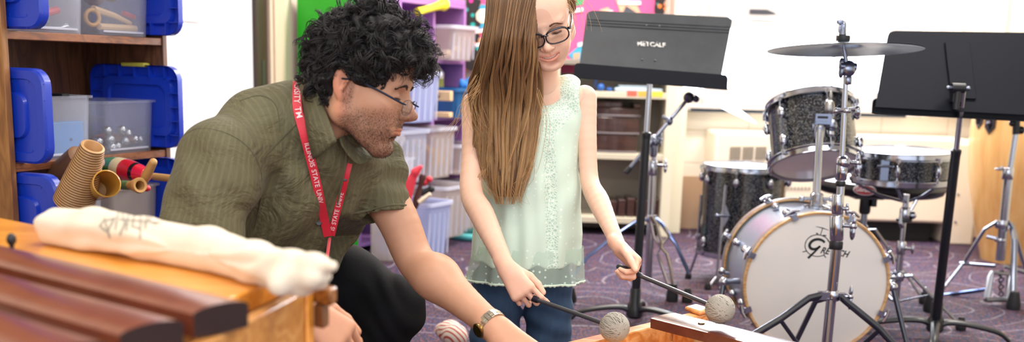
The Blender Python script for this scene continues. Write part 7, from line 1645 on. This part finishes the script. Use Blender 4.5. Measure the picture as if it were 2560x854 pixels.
# ---- jeans and shoes (kneeling, shins back along the floor)
g = SDF((-.24, 2.42, .0), (.26, 3.26, .56), .0055); HP = W(1308, 660, Y=2.66)
g.ell(HP+A(0, .0, .03), (.122, .088, .07), .03); KA, KB = W(1248, 1040, Y=2.60), W(1385, 1040, Y=2.62); KA = A(-.045, 2.60, .062); KB = A(.108, 2.62, .062)
g.cone(HP+A(-.064, 0, -.05), KA, .066, .052, .012); g.cone(HP+A(.064, 0, -.05), KB, .062, .050, .012)
FA, FB = A(*W(1140, 846, z=.055)), A(.07, 3.02, .055)
g.cone(KA, FA+A(.02, -.08, .0), .052, .040, .03); g.cone(KB, FB, .052, .040, .03)
g.disp(lambda x, y, z: .0022*np.sin(z*120+x*40)*np.exp(-((z-.30)/.2)**2)+.002*np.sin(z*60-x*70)); V, Fc = g.mesh()
JN = NT('blue_denim'); JN.set(Roughness=.85); n1 = JN.noise(JN.coord(scale=(1, 1, .25)), 90, 3); n2 = JN.noise(JN.coord(), 5, 3); JN.base(JN.mix(JN.math('MULTIPLY', n1, .45), JN.mix(n2, '#182d4c', '#223f62'), '#41607f')); JN.bump(n1, .3, .002)
jn = link_mesh('jeans', V-wpos(girl), Fc, JN.m, 180); jn.parent = girl
SHO = NT('striped_canvas'); SHO.set(Roughness=.7); wv = SHO.node('ShaderNodeTexWave', wave_type='BANDS', bands_direction='DIAGONAL'); wv.inputs['Scale'].default_value = 26; wv.inputs['Distortion'].default_value = 1.5; SHO.link(SHO.coord(), wv.inputs['Vector']); SHO.base(SHO.ramp(wv.outputs['Fac'], [(.68, '#ddd3c8'), (.78, '#b4463f')]))
for Fp_, d_ in ((FA+A(-.0, -.02, .015), A(-.12, .35, .0)), (FB+A(0, .03, 0), A(-.10, .9, -.0))):
    d_ = d_/np.linalg.norm(d_); g = SDF(Fp_-A(.12, .12, .08), Fp_+A(.12, .30, .1), .004); g.cone(Fp_, Fp_+d_*.07+A(0, 0, -.005), .040, .036, .02); g.cone(Fp_+d_*.07, Fp_+d_*.15+A(0, 0, -.018), .034, .028, .02, sq=((1, 0, 0), 1.15)); g.plane(A(0, 0, .004), A(0, 0, -1), .004)
    V, Fc = g.mesh(); o = link_mesh('shoe', V-wpos(girl), Fc, SHO.m, 180); o.parent = girl; gb = SDF(Fp_-A(.12, .12, .08), Fp_+A(.12, .3, .1), .005)

# ---- glasses
GFM = mat('dark_tortoise_frame', '#1c1c26', .2, coat=.5); mb = MB(); lens = []
for s_ in (1, -1):
    cn = GH((.107, s_*.0315, -.004)); nrm = GR@A(.985, s_*.14, -.06); nrm /= np.linalg.norm(nrm); lx = GR[:, 1]-nrm*(GR[:, 1]@nrm); lx /= np.linalg.norm(lx); ly = np.cross(nrm, lx)
    P = []
    for t in np.linspace(0, 2*pi, 37)[:-1]:
        c_, s2 = math.cos(t), math.sin(t); P.append(cn+lx*.0265*math.copysign(abs(c_)**.72, c_)*(1-.06*(s2 < 0)*abs(s2))+ly*(.0175*math.copysign(abs(s2)**.8, s2)))
    mb.tube(P, [.0017+.0009*max(0, math.sin(2*pi*k/36)) for k in range(36)], 8, loop=True); lens.append((P, nrm, s_))
    e = cn+lx*s_*.0275+ly*.010; mb.tube([e, GH((.098, s_*.066, .004)), GH((.06, s_*.074, .006)), GH((.0, s_*.078, .010)), GH((-.02, s_*.077, -.008))], [.0030, .0030, .0024, .0020, .0018], 8)
mb.tube([GH((.110, .0085, .004)), GH((.1135, 0, .0065)), GH((.110, -.0085, .004))], [.0024, .0022, .0024], 8)
gs = obj('glasses', mb, GFM, girl)
for P, nrm, s_ in lens: obj('lens', MB().rings([np.array(P)-nrm*.0006, np.array(P)+nrm*.0006]), GL.m, gs)
gtree = face_tree((Vh2w-go)@GR/GS, Fh2)
for s_ in (1, -1): lashes(GH, gtree, s_, mat('lash_brown', '#38241a', .6), girl); brow(GH, gtree, s_, mat('brow_brown', '#7a5238', .7), parent=girl, thick=.7, n=120, y0=.016, y1=.046, z=.021)

# ---- long hair: scalp cap, a falling mass on her right, loose strands
HG = hair_mat('light_brown_hair', [(0, '#4a3626'), (.3, '#715339'), (.55, '#977250'), (.78, '#bd9565'), (1, '#e0c193')], .40)
g = SDF((-.14, -.11, -.13), (.13, .11, .17), .0032); g.ell((-.010, 0, .042), (.106, .083, .094), 0); g.ell((-.045, 0, -.03), (.06, .072, .07), .03); g.ell((.118, .018, -.016), (.062, .075, .096), .010, op='s')
g.disp(lambda x, y, z: .0012*np.sin(y*260+x*60)); V, Fc = g.mesh(); cap = (V*GS@GR.T+go, Fc); parts_ = [cap]; hcs = [np.full(len(V), .38)+.10*np.sin(V[:, 1]*300)]
LV = [(-62, 1318, 38, 2.575, .060), (-35, 1300, 62, 2.57, .085), (0, 1293, 74, 2.555, .095), (50, 1284, 68, 2.545, .100), (100, 1277, 70, 2.540, .098), (150, 1272, 74, 2.545, .085), (200, 1266, 78, 2.565, .070), (260, 1264, 76, 2.580, .055), (330, 1264, 68, 2.575, .046), (400, 1266, 58, 2.560, .040), (450, 1266, 46, 2.55, .034), (508, 1268, 30, 2.545, .02)]
def hair_at(tt, ca, cb):
    """tt 0..1 down the mass; (ca, cb) position in the unit disc of the cross-section"""
    f = tt*(len(LV)-1); i = np.minimum(f.astype(int), len(LV)-2); q = f-i; T = np.array(LV); r = T[i]*(1-q)[:, None]+T[i+1]*q[:, None]; out = []
    for k in range(len(tt)): p = W(r[k, 1]+ca[k]*r[k, 2], r[k, 0], Y=r[k, 3]); p = p+A(0, cb[k]*r[k, 4], 0); out.append(p)
    return np.array(out)
lp = []
for tt in np.linspace(0, .97, 24): t_ = np.linspace(0, 2*pi, 33)[:-1]; lp.append(hair_at(np.full(32, tt), .86*np.cos(t_), .80*np.sin(t_)))
mbh = MB().rings(lp); Vv = np.concatenate(mbh.v); Fq = np.array([f for f in mbh.f if len(f) == 4]); parts_.append((Vv, Fq)); hcs.append(np.full(len(Vv), .30))
NS = 5400; M_ = 30; P = np.zeros((NS, M_, 3)); Rr = np.zeros((NS, M_)); hc = np.zeros((NS, M_)); lock_d = {}
for i in range(NS):
    a = RNG.uniform(-pi*1.08, pi*.08); li = int(round(a*11)); lock = li/11.; a = a*.38+lock*.62+RNG.normal(0, .02); rr = RNG.uniform(.80, 1.05)
    if li not in lock_d: lock_d[li] = (RNG.uniform(0, 6.28), RNG.uniform(.6, 1.4), RNG.uniform(.80, 1.0), RNG.normal(0, .05), RNG.uniform(7, 12))
    ph, am, le, co_, fq = lock_d[li]
    end = min(1, le*RNG.uniform(.80, 1.06)) if RNG.random() < .8 else RNG.uniform(.5, .9)
    tt = np.linspace(RNG.uniform(0, .06), end, M_); g_ = np.clip((tt-.30)*2.2, 0, 1)
    sw = am*(.20*np.sin(tt*fq+ph)+.08*np.sin(tt*fq*2.1+ph*2))*g_+RNG.normal(0, .03)*g_*tt
    cl_ = 1-.30*g_*np.abs(np.sin(tt*fq*.8+ph)); ca = np.cos(lock)*(1-cl_)+np.cos(a)*rr*cl_+sw; cb = np.sin(a)*rr+.16*am*np.sin(tt*fq+ph+1.4)*g_; P[i] = hair_at(tt, ca*np.ones(M_), cb*np.ones(M_))
    Rr[i] = RNG.uniform(.0003, .00065)*(1-.7*tt**3); hc[i] = np.clip(.33+.52*tt**1.1+co_+RNG.normal(0, .07)+.05*np.sin(tt*9+ph), 0.03, 1)
V2, F2 = strands(P, Rr, 4); parts_.append((V2, F2)); hcs.append(np.repeat(hc.reshape(-1), 4))
# crown strands combed over from the parting, wisps by the far temple, fly-aways
NS = 620; P = np.zeros((NS, 16, 3)); Rr = np.zeros((NS, 16)); hc = np.zeros((NS, 16))
for i in range(NS):
    q = np.linspace(0, 1, 16); xs_ = RNG.uniform(-.07, .080); ph0 = .35; ang = ph0-(ph0+RNG.uniform(1.0, 1.55))*q
    rx, ry, rz = .106, .084, .095; xx = xs_*(1-.15*q); sc_ = math.sqrt(max(.05, 1-((xs_+.01)/rx)**2))*1.015
    P[i] = np.array([GH(( xx[k]-.01+.02*q[k]*(xs_ > .04), math.sin(ang[k])*ry*sc_, .042+math.cos(ang[k])*rz*sc_-.0)) for k in range(16)]); Rr[i] = RNG.uniform(.0005, .001); hc[i] = np.clip(.42+RNG.normal(0, .13), 0, 1)
V2, F2 = strands(P, Rr, 4); parts_.append((V2, F2)); hcs.append(np.repeat(hc.reshape(-1), 4))
NS = 420; P = np.zeros((NS, 14, 3)); Rr = np.zeros((NS, 14)); hc = np.zeros((NS, 14))
for i in range(NS):
    q = np.linspace(0, 1, 14); xs_ = RNG.uniform(-.06, .060); ang = .35+RNG.uniform(1.15, 1.75)*q; sc_ = math.sqrt(max(.05, 1-((xs_+.01)/.106)**2))*RNG.uniform(1.0, 1.08); w = RNG.uniform(.0, .012)
    P[i] = np.array([GH((xs_*(1-.3*q[k])-.02*q[k]+w*q[k]**2*math.sin(q[k]*7+i), math.sin(ang[k])*.084*sc_+w*q[k]**2, .042+math.cos(ang[k])*.095*sc_)) for k in range(14)]); Rr[i] = RNG.uniform(.0003, .0008); hc[i] = np.clip(.6+RNG.normal(0, .15), 0, 1)
V2, F2 = strands(P, Rr, 4); parts_.append((V2, F2)); hcs.append(np.repeat(hc.reshape(-1), 4))
P = []
for (pts) in ([(1195, 225), (1160, 260), (1152, 300), (1135, 345)], [(1200, 210), (1175, 250), (1185, 300), (1215, 340)], [(1330, 400), (1322, 440), (1295, 470), (1300, 505)], [(1190, 190), (1160, 240), (1150, 290), (1100, 340)], [(1345, 230), (1362, 300), (1350, 380), (1335, 430)], [(1215, 420), (1205, 450), (1230, 480), (1250, 495)], [(1400, -10), (1425, 20), (1440, 50), (1432, 90)], [(1395, -15), (1440, 5), (1452, 50), (1448, 80)], [(1260, 440), (1275, 480), (1285, 505), (1290, 512)], [(1205, 200), (1190, 260), (1205, 320), (1200, 380)]):
    for k in range(7): j = RNG.normal(0, 5, 2); c_ = catmull([W(x+j[0]*(1+i_), y+j[1], Y=2.52+.0*i_) for i_, (x, y) in enumerate(pts)], 6); P.append(c_[:19])
P = np.array(P); V2, F2 = strands(P, np.tile(np.linspace(.00055, .0002, P.shape[1]), (len(P), 1)), 4); parts_.append((V2, F2)); hcs.append(np.full(len(V2), .75))
V, Fc = join_meshes(parts_); o = link_mesh('hair', V-wpos(girl), Fc, HG, 180); o.parent = girl; set_f(o, np.concatenate(hcs), 'hc')

# ---- mallets
YARN = NT('grey_yarn'); YARN.set(Roughness=.95); wv = YARN.node('ShaderNodeTexWave', wave_type='BANDS', bands_direction='X'); wv.inputs['Scale'].default_value = 170; wv.inputs['Distortion'].default_value = 9; wv.inputs['Detail Scale'].default_value = .6; YARN.link(YARN.coord(), wv.inputs['Vector']); YARN.base(YARN.ramp(wv.outputs['Fac'], [(.2, '#8e8a82'), (.8, '#bdb8ae')])); YARN.bump(wv.outputs['Fac'], .7, .003)
SHF = mat('grey_shaft', '#3f4147', .35, coat=.3); GRIP = mat('navy_grip', '#191f30', .4)
for hp, bp, back, lab, rr in ((MH1, MB1, .045, 'mallet whose grey yarn head hangs over the corner of the pine box', .0295), (MH2, MB2, .060, 'mallet whose grey yarn head hangs over the dark mahogany bar', .0290)):
    d = bp-hp; L = np.linalg.norm(d); d /= L; t = thing('mallet', lab, 'mallet', hp, 'yarn mallets held by the kneeling player'); obj('shaft', MB().cyl(hp+d*.02, bp, .0048, n=14), SHF, t); obj('grip', MB().tube([hp-d*back, hp-d*(back-.004), hp+d*.022, hp+d*.026], [.0065, .0078, .0072, .0055], 14), GRIP, t)
    hd = MB(); a_, b_, _ = frame(d)
    hd.ball(bp, (rr, rr, rr*.95), 40, np.array([a_, b_, d]).T, m=28); hb = obj('yarn_head', hd, YARN.m, t)
    V_ = []; P = []
    for k in range(70):                                            # wound yarn
        ph = RNG.uniform(0, pi); tl = RNG.uniform(-.5, .5); u1 = a_*math.cos(ph)+b_*math.sin(ph); u2_ = d*math.cos(tl)+(-a_*math.sin(ph)+b_*math.cos(ph))*math.sin(tl); tt = np.linspace(0, 2*pi, 40); P.append(np.array([bp+(u1*math.cos(x)+u2_*math.sin(x))*(rr+.0004) for x in tt]))
    V2, F2 = strands(np.array(P), np.full((70, 40), .0011), 4); yo = link_mesh('yarn_wraps', V2-wpos(t), F2, mat('yarn_strand', '#a8a399', .95), 180); yo.parent = hb; yo.location = (0, 0, 0)
# ================================================================= camera, light
cam = bpy.data.cameras.new('camera'); co = bpy.data.objects.new('camera', cam); COL.objects.link(co); SC.camera = co
cam.sensor_width = 36; cam.sensor_fit = 'HORIZONTAL'; cam.lens = FPX/2560*36; cam.shift_y = (PPY-427)/2560; cam.clip_start = .05
M = Matrix(((cR[0], cU[0], -cF[0], 0), (cR[1], cU[1], -cF[1], 0), (cR[2], cU[2], -cF[2], CAMH), (0, 0, 0, 1))); co.matrix_world = M
cam.dof.use_dof = True; cam.dof.focus_distance = 2.35; cam.dof.aperture_fstop = 3.4
w = bpy.data.worlds.new('daylight'); SC.world = w; w.use_nodes = True; bg = w.node_tree.nodes['Background']; bg.inputs[0].default_value = lin('#eef3ff'); bg.inputs[1].default_value = 1.25
def area(name, loc, rot, sx, sy, power, col):
    l = bpy.data.lights.new(name, 'AREA'); l.shape = 'RECTANGLE'; l.size = sx; l.size_y = sy; l.energy = power; l.color = col; o = bpy.data.objects.new(name, l); COL.objects.link(o); o.location = loc; o.rotation_euler = rot; return o
area('window_daylight', ((WX0+WX1)/2, YW+.35, 1.6), (-pi/2, 0, 0), WX1-WX0+.3, 1.8, 260, (.86, .93, 1.0))
for i, (x, y) in enumerate(((.0, 1.2), (1.6, 1.2), (.2, 3.4), (1.9, 3.4), (.4, 5.4), (2.2, 5.4))):  # unseen panels added to give the room's fill lights a body
    fx = MB().box((x, y, ZC-.012), (1.25, .32, .024)); o = obj('ceiling_fill_panel', fx, mat('fill_housing', '#f2f2f0', .5), loc=(x, y, ZC-.01)); tag(o, 'unseen white rectangular panel added on the ceiling for fill light', 'light', 'added ceiling light panels')
    area('ceiling_fill', (x, y, ZC-.03), (0, 0, 0), 1.2, .28, 25 if y < 5 else 75, (1.0, .95, .88))  # far pair made stronger to brighten the back wall and heater
area('rear_fill', (-.3, -1.1, 1.7), (math.radians(80), 0, 0), 3.5, 1.6, 28, (1.0, .97, .93))  # fill light added behind the camera; no window is known there
SC.view_settings.view_transform = 'Standard'; SC.view_settings.look = 'None'; SC.view_settings.gamma = 1; SC.view_settings.use_curve_mapping = False; SC.view_settings.exposure = .3
SC.cycles.max_bounces = 10; SC.cycles.transparent_max_bounces = 24; SC.cycles.caustics_reflective = False; SC.cycles.caustics_refractive = False
